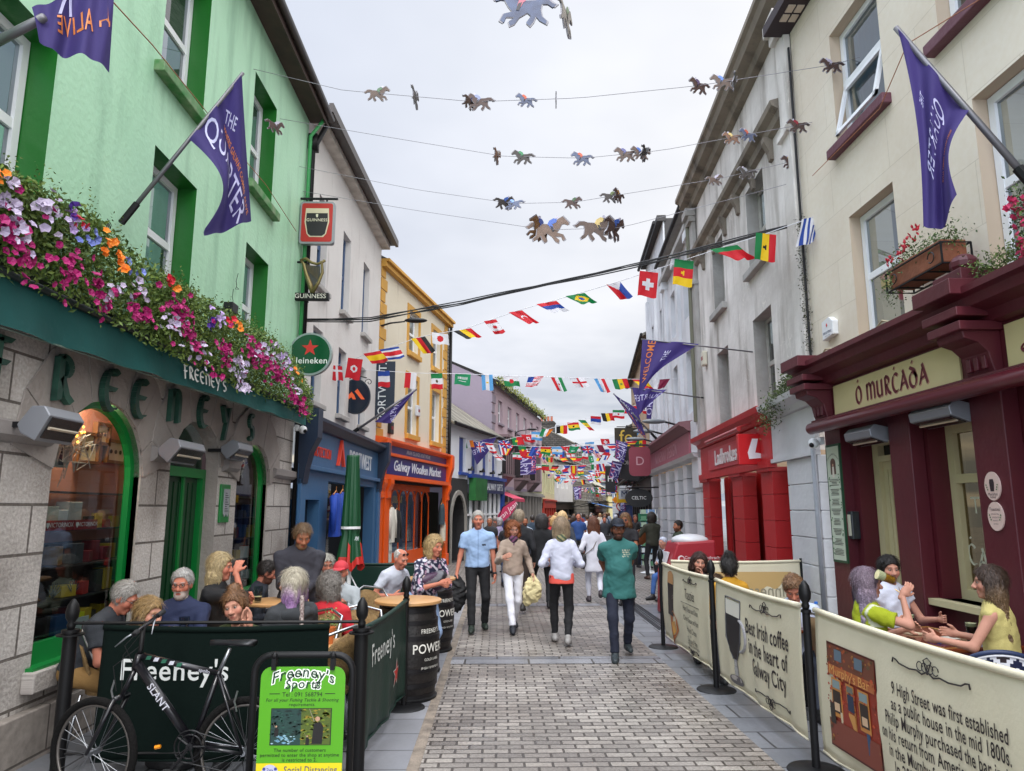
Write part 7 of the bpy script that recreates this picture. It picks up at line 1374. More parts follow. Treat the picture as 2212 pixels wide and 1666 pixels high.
t=thing('cafe_barrier','dark canvas terrace barrier with pale letters far along the right side','barrier',(4.2,24,gz(24)));cloth_panel(t,'canvas',(3.3,24),(5.2,24),1.05,.1,mat('dark_canvas','#1d1a1b',.7),(0,-1));tm=MB();put_text(tm,'CELTIC',lambda x,y,q=0:(4.2+x,23.95,.6+y),.2,lin('#8a8478'));wb(tm,'lettering',M_attr,t)
# ================================================================ flags, bunting, painted horses, cables
cloth=mat('flag_cloth','attr',.75)
def translucent(m,k=.35):
 nt=m.node_tree;b=nt.nodes['Principled BSDF'];o=[n for n in nt.nodes if n.type=='OUTPUT_MATERIAL'][0];a=[n for n in nt.nodes if n.type=='ATTRIBUTE'][0];tr=nt.nodes.new('ShaderNodeBsdfTranslucent');mx=nt.nodes.new('ShaderNodeMixShader');mx.inputs[0].default_value=k
 nt.links.new(a.outputs['Color'],tr.inputs[0]);nt.links.new(b.outputs[0],mx.inputs[1]);nt.links.new(tr.outputs[0],mx.inputs[2]);nt.links.new(mx.outputs[0],o.inputs[0])
translucent(cloth,.45)
r_,g_c,b_,w_c,k_c,y_c,o_c,s_c='#c8202c','#157a42','#23459a','#dcdde2','#151515','#e8c21a','#e07a20','#5aa0d8'
def hs(*c):return lambda u,v:c[min(int((1-v)*len(c)),len(c)-1)]
def vs_(*c):return lambda u,v:c[min(int(u*len(c)),len(c)-1)]
def cross(bg,fg,u0=.5,t=.1,fg2=None):
 def f(u,v):
  a,b=abs(u-u0)*1.4,abs(v-.5)
  if fg2 and(a<t*.5 or b<t*.5):return fg2
  return fg if a<t or b<t else bg
 return f
def starat(base,c,u0=.5,v0=.5,r=.16):
 def f(u,v):
  dx,dy=(u-u0)*1.45,v-v0;d=math.hypot(dx,dy);a=math.atan2(dx,dy);k=abs(((a/(2*PI/5))%1)-.5)*2
  return c if d<r*(.42+.58*k**1.6)else base(u,v)
 return f
def disc_(base,c,r=.2,u0=.5,v0=.5):return lambda u,v:c if math.hypot((u-u0)*1.45,v-v0)<r else base(u,v)
sw_=lambda u,v:w_c if((abs(u-.5)*1.45<.1 and abs(v-.5)<.3)or(abs(v-.5)<.1 and abs(u-.5)*1.45<.3))else r_
FL={'tunisia':disc_(disc_(lambda u,v:r_,w_c,.24),r_,.12),'spain':lambda u,v:y_c if.25<v<.75 else r_,'costa':hs(b_,w_c,r_,r_,w_c,b_),'germany':hs(k_c,r_,y_c),'japan':disc_(lambda u,v:w_c,r_,.27),'belgium':vs_(k_c,y_c,r_),'canada':disc_(lambda u,v:r_ if u<.25 or u>.75 else w_c,r_,.17),'turkey':disc_(disc_(lambda u,v:r_,w_c,.2),r_,.14,.54),'philip':lambda u,v:w_c if u<.42-abs(v-.5)*.84 else(b_ if v>.5 else r_),'brazil':disc_(lambda u,v:y_c if abs(u-.5)/.42+abs(v-.5)/.4<1 else g_c,b_,.17),'serbia':hs(r_,b_,w_c),'swiss':sw_,'cameroon':starat(vs_(g_c,r_,y_c),y_c),'bulgaria':lambda u,v:g_c if v>.66 else r_,'ghana':starat(hs(r_,y_c,g_c),k_c),'uruguay':lambda u,v:y_c if math.hypot((u-.15)*1.4,v-.82)<.1 else(w_c if(u<.33 and v>.55)or int((1-v)*9)%2==0 else b_),'denmark':cross(r_,w_c,.35),'france':vs_(b_,w_c,r_),'poland':hs(w_c,r_),'mexico':disc_(vs_(g_c,w_c,r_),'#5a4a2c',.12),'saudi':lambda u,v:w_c if(.5<v<.75 and.2<u<.8 and math.sin(u*90)>0)or(abs(v-.36)<.02 and.25<u<.75)else '#1f8a5a','argentina':disc_(hs(s_c,w_c,s_c),y_c,.1),'wales':disc_(hs(w_c,g_c),r_,.2),'usa':lambda u,v:b_ if u<.4 and v>.46 else(r_ if int((1-v)*13)%2==0 else w_c),'iran':disc_(hs(g_c,w_c,r_),r_,.08),'england':cross(w_c,r_,.5,.09),'lux':hs(r_,w_c,s_c),'senegal':starat(vs_(g_c,y_c,r_),g_c),'qatar':lambda u,v:w_c if u<.3+.05*math.sin(v*60)else '#7a1a3c','aus':lambda u,v:r_ if u<.45 and v>.5 and(abs(u-.22)<.04 or abs(v-.75)<.05)else b_,'portugal':disc_(lambda u,v:g_c if u<.4 else r_,y_c,.13,.4),'croatia':hs(r_,w_c,b_),'ireland':vs_(g_c,w_c,o_c),'uk':lambda u,v:r_ if abs(u-.5)*1.4<.07 or abs(v-.5)<.07 else(w_c if abs(u-.5)*1.4<.13 or abs(v-.5)<.13 or abs(abs(u-.5)-abs(v-.5))<.05 else b_)}
NAMES={'tunisia':'red with a white disc','spain':'red yellow red','costa':'blue white red striped','germany':'black red gold','japan':'white with a red disc','belgium':'black yellow red','canada':'red and white with a red leaf','turkey':'red with a white crescent','philip':'blue red and white triangle','brazil':'green with a yellow diamond','serbia':'red blue white','swiss':'red with a white cross','cameroon':'green red yellow with a star','bulgaria':'green and red','ghana':'red yellow green with a black star','uruguay':'blue and white striped with a sun','denmark':'red with a white offset cross','france':'blue white red','poland':'white and red','mexico':'green white red with a brown emblem','saudi':'green with white script','argentina':'sky blue and white with a sun','wales':'white and green with a red emblem','usa':'stars and stripes','iran':'green white red','england':'white with a red cross','lux':'red white light blue','senegal':'green yellow red with a star','qatar':'maroon and white','aus':'dark blue with a small union cross','portugal':'green and red with a yellow disc','croatia':'red white blue','ireland':'green white orange','uk':'union cross'}
FM={}
def flagmesh(k,var,nu=18,nv=12,rot=False):
 """rot: printed sideways, the flag hangs by its short side"""
 key=(k,var,nu,rot)
 if key in FM:return FM[key]
 W_,H_=(.3,.42)if rot else(.42,.3);sk=[0,.5,-.55,.25,.9][var%5];cu_=[.02,.05,.06,.03,.09][var%5];vs,cl,fs=[],[],[]
 for i in range(nu+1):
  for j in range(nv+1):
   a,b=i/nu,j/nv;x=(a-.5)*W_*(1-.12*b*(var%3));z=-b*H_*(1-.25*abs(sk)*.6);y=cu_*math.sin(a*5+var)*b+cu_*.5*math.sin(a*11+b*4+var*2)*b
   vs.append((x+sk*b*H_*.9,y-.25*abs(sk)*b*H_,z+.02*b*math.sin(a*6+var)))
 for i in range(nu):
  for j in range(nv):
   a,b=(i+.5)/nu,(j+.5)/nv;fs.append((i*(nv+1)+j,i*(nv+1)+j+1,(i+1)*(nv+1)+j+1,(i+1)*(nv+1)+j));cl.append(lin(FL[k](b,a)if rot else FL[k](a,1-b)))
 mb=MB().add(vs,fs,cl);o=mb.build('flag',cloth,smooth=True,recalc=False);me=o.data;bpy.data.objects.remove(o);FM[key]=me;return me
def cable(name,pts,r,m,label,cat='cable',group=None):
 mb=MB();mb.tube(pts,r,5,cap=False);return tag(mb.build(name,m,smooth=True),label,cat,group)
def sag(a,b,s,n=24):a,b=np.array(a),np.array(b);return[a+(b-a)*i/n-np.array([0,0,s*4*(i/n)*(1-i/n)])for i in range(n+1)]
def place_flag(k,p,rz,var,scale,where,rot=False,tilt=0,hi=False):
 me=flagmesh(k,var,30 if hi else 14,22 if hi else 10,rot);o=bpy.data.objects.new('flag',me);COL.objects.link(o);o.location=p;o.rotation_euler=(0,tilt,rz);o.scale=(scale,)*3
 return tag(o,'%s flag %s'%(NAMES[k],where),'flag','small flags on the bunting strings')
tape=mat('white_tape','#cfd0d6',.6)
def upx(uv,Ya,Yb,u0,u1):return[tuple(onY(u,v,Ya+(Yb-Ya)*(u-u0)/(u1-u0)))for u,v in uv]
S1u=[(722,792),(760,778),(800,762),(840,752),(900,730),(950,720),(1000,712),(1058,692),(1115,672),(1175,655),(1240,637),(1325,612),(1400,588),(1478,562),(1560,535),(1655,505),(1765,466)]
P1=upx(S1u,14.6,9.3,722,1765);cable('bunting_string',P1,.006,tape,'white bunting tape rising to the right from the oval navy sign across the street','bunting string')
for n_,k,u,var,rot,sc in((0,'denmark',727,3,True,.75),(1,'tunisia',768,0,True,1),(2,'spain',805,1,False,.9),(3,'costa',840,1,False,.9),(4,'germany',903,1,True,.9),(5,'japan',950,3,False,.75),(6,'belgium',998,4,False,.8),(7,'canada',1058,1,True,.75),(8,'turkey',1113,4,True,.8),(9,'serbia',1180,4,False,.85),(10,'brazil',1242,4,False,.8),(11,'philip',1325,1,True,.8),(12,'swiss',1402,0,True,1.0),(13,'cameroon',1478,0,False,1.0),(14,'bulgaria',1563,4,False,1.0),(15,'ghana',1655,0,False,.98),(16,'uruguay',1755,2,False,1.0)):
 t_=(u-722)/(1765-722);Y=14.6-5.3*t_;v=np.interp(u,[a for a,b in S1u],[b for a,b in S1u]);place_flag(k,tuple(onY(u,v,Y)),0,var,sc*1.02,'%s on the rising front string'%['first','second','third','fourth','fifth','sixth','seventh','eighth','ninth','tenth','eleventh','twelfth','thirteenth','fourteenth','fifteenth','sixteenth','seventeenth'][n_],rot=rot or k in('ghana','cameroon','uruguay'),tilt=(.12 if var in(0,3)else-.18),hi=True)
S2u=[(720,798),(800,800),(900,806),(1000,808),(1100,812),(1200,815),(1300,818),(1400,820),(1480,818)]
P2=upx(S2u,17,19,720,1480);cable('bunting_string',P2,.006,tape,'nearly level white bunting tape under the rising one','bunting string')
for n_,(k,u,rot)in enumerate((('uk',742,False),('france',829,True),('poland',888,True),('mexico',943,True),('saudi',1000,False),('argentina',1052,True),('wales',1103,False),('usa',1158,False),('iran',1201,True),('england',1246,False),('lux',1294,True),('senegal',1338,False),('spain',1380,False),('qatar',1432,False))):
 Y=17+2*(u-720)/760;v=np.interp(u,[a for a,b in S2u],[b for a,b in S2u]);place_flag(k,tuple(onY(u,v,Y)),0,[0,0,0,0,0,0,3,2,1,1,1,3,4,2][n_]if n_ else 0,.95,'%s on the level second string'%['first','second','third','fourth','fifth','sixth','seventh','eighth','ninth','tenth','eleventh','twelfth','thirteenth','fourteenth'][n_],rot=rot,tilt=.06*(-1)**n_,hi=True)
far=[((1075,955),(1400,868),26,25,13,1.0,.02),((1000,950),(1398,948),28,28,17,1.0,.3),((1028,985),(1390,928),31,31,11,.95,.2),((1120,968),(1375,962),34,33,12,.95,.2),((1130,1000),(1372,990),38,38,14,1.0,.25),((1135,985),(1350,975),43,43,12,1,.2),((1165,1022),(1360,1016),52,52,15,1,.25),((1160,1030),(1358,1028),57,57,15,1,.25),((1185,1048),(1350,1046),67,67,15,1,.3),((1195,1054),(1345,1052),72,72,15,1,.3),((1160,1012),(1362,1010),49,50,14,1,.2),((1210,1060),(1340,1058),78,78,14,1.1,.3)]
keys=list(FL);rf2=random.Random(12);ordn=['third','fourth','fifth','sixth','seventh','eighth','ninth','tenth','eleventh','twelfth','thirteenth','fourteenth','fifteenth','sixteenth']
pos_=['1st','2nd','3rd','4th','5th','6th','7th','8th','9th','10th','11th','12th','13th','14th','15th','16th','17th']
for si,(a,b,Ya,Yb,n_,sc,sg)in enumerate(far):
 A_,B_=onY(*a,Ya),onY(*b,Yb);P_=sag(A_,B_,sg);cable('bunting_string',P_,.007,tape,'white bunting string, %s from the camera going up the street'%ordn[si],'bunting string')
 n_=n_ if si<3 else n_-2
 for i in range(n_):
  e=(i+.5+rf2.uniform(-.2,.2))/n_;p=A_+(B_-A_)*e-np.array([0,0,sg*4*e*(1-e)]);k=rf2.choice(keys);place_flag(k,tuple(p),rf2.uniform(-.4,.4),rf2.randrange(5),sc,'%s along the %s string up the street'%(pos_[i],ordn[si]),rot=rf2.random()<.35)
PU,PU2,WL,OG=lin('#463a7c'),lin('#4a3a7c'),lin('#b8b6da'),lin('#c8743a')
def big_flag(label,quad,fold,texts,pole=None,n=30,bord=True,amp=.04,shape=None,nrm=(0,-1,0)):
 """quad: four 3-D corners (top-hoist, top-fly, bottom-fly, bottom-hoist); texts [(string,u,v,size,colour,angle,flip)] placed on the cloth"""
 q=[np.array(p,float)for p in quad];nn=np.array(nrm,float);t=thing('festival_flag',label,'flag',tuple(q[0]),0,'purple festival flags')
 def S(u,v,o=0):
  p=(q[0]*(1-u)+q[1]*u)*(1-v)+(q[3]*(1-u)+q[2]*u)*v
  if shape:p=p+shape(u,v)
  return p+nn*(amp*math.sin(u*fold+2*v)*(.3+.7*v)+amp*.5*math.sin(u*fold*2.1+v*3+1)+o)
 vs=[S(i/n,j/n)for i in range(n+1)for j in range(n+1)];cl=[];fs=[]
 for i in range(n):
  for j in range(n):fs.append((i*(n+1)+j,i*(n+1)+j+1,(i+1)*(n+1)+j+1,(i+1)*(n+1)+j));cl.append(PU)
 wb(MB().add(vs,fs,cl),'cloth',cloth,t,smooth=True,recalc=False)
 tm=MB();L_=np.linalg.norm(q[1]-q[0]);Hh_=np.linalg.norm(q[3]-q[0])
 for s_,u0,v0,sz,c,ang,fl in texts:
  ca,sa=math.cos(ang),math.sin(ang);W0,H0=L_,Hh_
  sz*=.82
  for sd_ in(.006,-.006):put_text(tm,s_,lambda x,y,t_=0:S(min(max(u0+((x*fl)*ca-y*sa)/W0,.01),.99),min(max(v0-((x*fl)*sa+y*ca)/H0,.01),.99),sd_),sz,c,bold=.003,sx=.8)
 wb(tm,'lettering',M_attr,t)
 return t
def pole_obj(a,b,label,r=.018,bracket=None):
 t=thing('flagpole',label,'flagpole',tuple(a),0,'angled flagpoles');mb=MB();mb.tube([a,b],[r*1.25,r],8);wb(mb,'pole',mat('pole_grey','#6d6c70',.4,.5),t,smooth=True)
 mb=MB();d=(np.array(b)-np.array(a));mb.tube([a,np.array(a)+d*.12],r*1.8,8);wb(mb,'socket',M_black,t);return t
a,b=G.P(7.05,4.05,.03),onX(525,158,-2.55);a=onX(262,482,-3.45);pole_obj(a,b,'grey flagpole rising out of the flowers on the green pub')
YL=7.2
t0=lambda k:np.array(a)+(np.array(b)-np.array(a))*k
q1=(t0(.53),t0(.985),onX(541,480,-2.6),onX(438,512,-2.75))
big_flag('purple festival flag hanging from the pole on the green pub, folded to a point',q1,7,[('THE',.72,.2,.16,WL,-.9,1),('QUARTER',.5,.5,.34,WL,-1.15,1),('WHERE GALWAY COMES ALIVE',.74,.56,.085,OG,-1.2,1)],shape=lambda u,v:np.array([.24*(1-u)**1.5*math.sin(PI*min(1,v*1.05)),0,0]),amp=.075,nrm=(.6,-.8,0))
a2,b2=onX(-60,118,-3.3),onX(95,38,-2.75);pole_obj(a2,b2,'grey flagpole entering the picture at the upper left',.026)
big_flag('purple festival flag bunched up at the upper left corner, lettering reversed',(onX(68,20,-2.85),onX(246,-45,-2.5),onX(240,146,-2.45),onX(84,96,-2.75)),9,[('ALIVE',.5,.5,.15,OG,0,-1),('R',.4,.05,.3,WL,0,-1),('L',.9,.3,.3,OG,0,-1)],amp=.05,nrm=(.6,-.8,0))
a3,b3=onX(2240,410,4.15),onX(1935,60,3.45);pole_obj(a3,b3,'grey flagpole on the cream building at the upper right',.024)
tt0=lambda k:np.array(a3)+(np.array(b3)-np.array(a3))*k
q3=(tt0(.98),tt0(.45),onX(2068,425,3.6),onX(1996,492,3.5))
big_flag('purple festival flag twisted down to a point on the cream building, lettering reversed',q3,6,[('THE',.22,.3,.13,WL,1.2,-1),('QUARTER',.45,.45,.34,WL,1.2,-1),('WHERE GALWAY COMES ALIVE',.78,.5,.085,OG,1.25,-1)],amp=.08,nrm=(-.6,-.8,0),shape=lambda u,v:np.array([(-.11*u**1.5+.06*(1-u))*math.sin(PI*v),0,-.1*math.sin(PI*u)*v]))
pa_,pb_=onY(1665,765,12.6),onY(1385,733,12.6);pole_obj(pa_,pb_,'long horizontal flagpole on the peeling grey building',.012)
big_flag('purple festival flag hanging from the long horizontal pole, THE and WELCOME reversed',(onY(1387,735,12.6),onY(1512,742,12.6),onY(1420,800,12.5),onY(1378,858,12.5)),5,[('THE',.55,.35,.22,WL,PI/2,1),('WELCOME',.18,.4,.26,OG,PI/2,1)],amp=.05)
big_flag('second purple festival flag tangled below the first',(onY(1365,838,17),onY(1440,842,17),onY(1405,870,17),onY(1378,900,17)),6,[('QUARTER',.5,.4,.3,WL,0,-1)],amp=.08);pole_obj(onY(1535,862,17),onY(1360,838,17),'horizontal flagpole farther along the right side',.014)
big_flag('narrow purple festival flag hanging straight down near the white facade',(onY(1395,862,18),onY(1412,860,18),onY(1408,905,18),onY(1396,905,18)),3,[('QR',.5,.5,.35,WL,PI/2,1)],amp=.06)
big_flag('purple festival flag sloping down from a raised pole over the pink signboard',(onY(1325,852,19),onY(1378,884,19),onY(1395,950,19),onY(1362,905,19)),5,[('LATIN',.5,.3,.3,WL,-.6,-1),('WELCOME TO',.5,.7,.2,OG,-.6,-1)],amp=.07);pole_obj(onY(1418,948,19),onY(1325,850,19),'flagpole slanting up and out over the pink signboard',.02)
big_flag('purple festival flag streaming beside the fluttering blue sign, on the blue shop',(onY(898,843,16),onY(878,868,15.9),onY(845,915,15.8),onY(810,912,15.8)),5,[('QUARTER',.35,.6,.3,WL,-.9,1)],amp=.05);pole_obj(onY(757,938,16),onY(900,841,16),'flagpole slanting up from the blue shop cornice',.024)
big_flag('purple festival flag over the low white house',(onY(1013,955,28.5),onY(1072,945,28.5),onY(1060,970,28.5),onY(1030,1005,28.5)),5,[('QUARTER',.4,.5,.35,WL,0,-1)],amp=.08);pole_obj(onY(972,968,28.5),onY(1078,943,28.5),'thin flagpole on the low white house',.014)
def lq(label,P,Y,mirror=1):
 big_flag(label,[onY(*p,Y)for p in P],3,[('WELCOME TO',.18 if mirror<0 else.82,.5,.42 if Y>30 else.3,lin('#b8607a'),-PI/2,mirror),('LATIN',.5,.5,.75 if Y>30 else.5,WL,-PI/2,mirror),('QUARTER',.78 if mirror<0 else.2,.5,.62 if Y>30 else.42,WL,-PI/2,mirror)],amp=.05)
lq('square purple banner reading Welcome to the Latin Quarter, on the lilac house',[(1124,977),(1158,974),(1158,1024),(1124,1027)],36);lq('purple banner reading Latin Quarter backwards beside the pink hanging sign',[(1330,950),(1356,958),(1348,1000),(1328,990)],27,-1);lq('second purple banner with reversed lettering below the first',[(1322,995),(1346,1000),(1333,1040),(1315,1030)],31,-1);lq('purple banner far down the middle of the street',[(1238,1052),(1256,1050),(1256,1078),(1242,1080)],55);lq('small purple banner far down the right side',[(1340,1085),(1352,1085),(1352,1104),(1340,1104)],48)
HO=[(-.5,.12),(-.42,.2),(-.3,.2),(-.22,.17),(-.05,.16),(.1,.2),(.2,.3),(.3,.36),(.33,.33),(.45,.2),(.43,.14),(.35,.17),(.28,.16),(.22,.04),(.16,-.04),(.3,-.08),(.36,-.2),(.3,-.24),(.26,-.14),(.12,-.14),(.22,-.22),(.2,-.3),(.12,-.26),(.04,-.14),(-.08,-.06),(-.14,-.12),(-.06,-.24),(-.12,-.3),(-.18,-.22),(-.22,-.12),(-.28,-.2),(-.38,-.26),(-.4,-.2),(-.32,-.12),(-.3,.0),(-.32,.1),(-.42,.1),(-.5,.04),(-.56,.1)]
def horse(label,p,rz,sc,coat_,silk,flip=1,roll=0,yaw2=0):
 t=thing('horse_cutout',label,'horse',tuple(p),0,'painted racehorse cutouts on wires');t.rotation_euler=(roll,0,rz);S_=lambda x,y,q:(x*sc*flip,q,y*sc)
 mb=MB();mb.prism([(x*1.03,y*1.03)for x,y in HO],-.006,.006,S_);mb.build('outline',mat('ply_edge','#8d8a90',.6),t);mb=MB()
 for sd_ in(-1,1):mb.add([S_(x*.96,y*.96,.008*sd_)for x,y in HO],[tuple(v)for v in tessellate_polygon([[Vector((x,y,0))for x,y in HO]])])
 mb.build('horse',mat('coat'+coat_,coat_,.6,var=(9,.5,'#2a1a14')),t);mb=MB();JK=[(-.06,.15),(-.02,.24),(.08,.3),(.16,.28),(.14,.2),(.05,.16),(.08,.06),(.02,.04),(-.02,.12)]
 for sd_ in(-1,1):mb.add([S_(x,y,.011*sd_)for x,y in JK],[tuple(v)for v in tessellate_polygon([[Vector((x,y,0))for x,y in JK]])],lin(silk));mb.add([S_(.16+.035*math.cos(a),.32+.035*math.sin(a),.011*sd_)for a in[k*PI/5 for k in range(10)]],[tuple(range(10))],lin('#b9b4c4'));mb.add([S_(x,y,.012*sd_)for x,y in((.0,.12),(.06,.1),(.1,-.02),(.05,-.02))],[(0,1,2,3)],lin('#18141a'))
 mb.build('jockey',M_attr,t)
BRn,BYn,GYn,BKn='#49332c','#5e4c42','#55607c','#37322f'
wires=[([(330,98),(740,195),(1025,220),(1250,212),(1510,185),(1800,140),(1960,95)],9.5,8.2),([(435,228),(800,290),(1090,338),(1260,342),(1430,325),(1740,268),(1880,232)],10.8,9.0),([(520,335),(900,410),(1110,440),(1240,437),(1560,385),(1830,320)],12,9.6),([(575,400),(900,455),(1180,497),(1340,492),(1600,425),(1840,360)],12.2,9.7)]
Wf=[]
for i,(pt,Ya,Yb)in enumerate(wires):
 us_,vs2=zip(*pt);f_=(lambda us_,vs2,Ya,Yb:(lambda u:onY(u,float(np.interp(u,us_,vs2)),Ya+(Yb-Ya)*(u-us_[0])/(us_[-1]-us_[0]))))(us_,vs2,Ya,Yb);Wf.append(f_)
 cable('steel_wire',[f_(us_[0]+(us_[-1]-us_[0])*k/40)for k in range(41)],.004,mat('wire_grey','#77757c',.5),'thin wire across the street carrying painted horses, %s from the top'%['first','second','third','fourth'][i],'wire')
HS=[(0,817,BYn,'#4a6a4a',1,.5,0,0),(0,897,BKn,'#8a8a90',1,.6,1.45,0),(0,1015,BYn,'#3a4a8a',1,.42,.9,.5),(0,1035,BRn,'#8088a8',-1,.55,0,0),(0,1135,GYn,'#b9553a',-1,.42,.2,0),(0,1201,'#9a948c','#8a8a80',1,.4,1.5,0),(0,1508,BRn,'#5a4a6a',-1,.45,.3,.2),(0,1560,BYn,'#5a7ab8',-1,.5,0,0),(0,1586,BKn,'#8a8a90',1,.45,1.2,.3),(0,1795,BRn,'#b0a8b8',-1,.46,.0,0),(1,1073,'#7a5640','#b0a8a0',1,.5,1.3,.2),(1,1128,BKn,'#2a7a4a',-1,.5,0,0),(1,1256,GYn,'#b9553a',-1,.48,0,0),(1,1350,BYn,'#5a5a8a',-1,.5,0,0),(1,1382,BYn,'#4a6ab0',-1,.44,.2,0),(1,1392,BKn,'#8a8a90',1,.5,1.1,.5),(1,1580,'#7a5640','#c8b070',-1,.42,0,0),(1,1614,GYn,'#b9553a',-1,.42,.3,0),(1,1722,BRn,'#8a2030',-1,.46,0,0),(2,1090,BKn,'#3a5aa0',1,.5,.3,.3),(2,1108,GYn,'#7a9ad0',-1,.5,-.3,-.3),(2,1238,BRn,'#3a5a3a',1,.46,0,0),(2,1320,BKn,'#5a6a3a',1,.46,0,0),(2,1334,BRn,'#9a7040',-1,.44,.8,.3),(2,1545,BYn,'#b9b4c4',1,.4,0,0),(2,1612,BKn,'#8a8a90',-1,.44,0,0),(2,1708,BRn,'#b9a070',-1,.46,0,0),(3,1188,'#7d6658','#4a6ab8',1,1.0,0,0),(3,1165,'#86623f','#5a6ab0',-1,.85,.7,.6),(3,1290,BYn,'#c8b070',1,.95,0,0),(3,1326,BRn,'#3a5aa8',1,.85,.9,.3)]
for i,(w_,u,c,s_,fl,sc,rz_,rl)in enumerate(HS):
 cn={BRn:'chestnut',BYn:'bay',GYn:'blue grey',BKn:'dark','#9a948c':'silver','#7a5640':'tan','#7d6658':'dun','#86623f':'golden'}[c];q_=sum(1 for h in HS[:i]if h[0]==w_)
 horse('%s racehorse cutout with jockey, %s from the left on the %s wire'%(cn,['first','second','third','fourth','fifth','sixth','seventh','eighth','ninth','tenth'][q_],['top','second','third','lowest'][w_]),Wf[w_](u)-np.array([0,0,.02]),rz_,sc*.72,c,s_,fl,rl)
horse('large blue grey racehorse cutout cut off by the top edge of the picture',onY(1128,22,5.0),0,.5,GYn,'#a85a6a',-1);horse('large silver racehorse cutout hanging nose down at the top edge',onY(1222,40,5.0),1.2,.4,'#9a948c','#7a8a70',1,0)
horse('chestnut racehorse cutout against the green wall beside a sash window',onY(595,275,9.9),.9,.34,BRn,'#b9b4c4',1)
bp_=[(650,692),(800,690),(900,672),(1000,655),(1100,632),(1250,600),(1400,567),(1550,530),(1700,490),(1775,470)]
for k in range(4):
 us_,vs2=zip(*bp_);cable('power_cable',[onY(u,float(np.interp(u,us_,vs2))+3*math.sin(u*.011+k*1.9)+1.3*k-2,12.6-2.6*(u-650)/1125)for u in np.linspace(650,1775,46)],.011,mat('cable_black','#17171a',.6),['upper','second','third','lower'][k]+' black cable of the bundle slung across the street','cable','black cables slung across the street')
cable('rope',[onX(240,0,-2.6),onX(330,98,-2.75),onX(435,228,-2.9),onX(520,335,-3.0),onX(575,400,-3.1),onX(640,500,-3.3)],.005,mat('orange_rope','#a86a4a',.7),'slanting orange rope tying the horse wires to the green wall','rope')
cable('rope',[onX(2212,-60,3.6),onX(1960,95,3.9),onX(1900,235,4.1),onX(1755,380,4.35)],.005,MC['orange_rope'],'slanting orange rope tying the horse wires to the cream wall','rope')
# ================================================================ people: distance-field bodies turned into one skin each
def nets(D,o,h):
 s=D<0;nx,ny,nz=D.shape;c=np.zeros((nx-1,ny-1,nz-1),np.int8);offs=[(i,j,k)for i in(0,1)for j in(0,1)for k in(0,1)]
 for a,b,e in offs:c+=s[a:nx-1+a,b:ny-1+b,e:nz-1+e]
 act=np.argwhere((c>0)&(c<8))
 if not len(act):return np.zeros((0,3)),[]
 idm=-np.ones(c.shape,np.int64);idm[tuple(act.T)]=np.arange(len(act));P=np.zeros((len(act),3));n=np.zeros(len(act))
 for A in offs:
  for ax in range(3):
   if A[ax]:continue
   B=list(A);B[ax]=1;da=D[tuple((act+A).T)];db=D[tuple((act+B).T)];m=(da<0)!=(db<0)
   t=np.where(m,da/np.where(m,da-db,1),0);q=np.array(A,float)+np.outer(t,np.array(B)-np.array(A));P[m]+=q[m];n[m]+=1
 V=(act+P/n[:,None])*h+o;F=[]
 for ax in range(3):
  sl0=[slice(None)]*3;sl1=[slice(None)]*3;sl0[ax]=slice(0,-1);sl1[ax]=slice(1,None);e=s[tuple(sl0)]!=s[tuple(sl1)];E=np.argwhere(e);u,v=(ax+1)%3,(ax+2)%3
  E=E[(E[:,u]>0)&(E[:,v]>0)&(E[:,u]<D.shape[u]-1)&(E[:,v]<D.shape[v]-1)];q=[]
  for du,dv in((-1,-1),(0,-1),(0,0),(-1,0)):G_=E.copy();G_[:,u]+=du;G_[:,v]+=dv;q.append(idm[tuple(G_.T)])
  q=np.stack(q,1);fl=~s[tuple(E.T)];q[fl]=q[fl][:,::-1];F.append(q)
 return V,np.concatenate(F)
def nz_(P,f,a):x,y,z=P[...,0]*f,P[...,1]*f,P[...,2]*f;return a*(np.sin(x+2*np.sin(z*.7))*np.sin(1.3*z+1.7*np.sin(y*.9))+.6*np.sin(1.9*y+z*.8+2*np.sin(x*.6)))
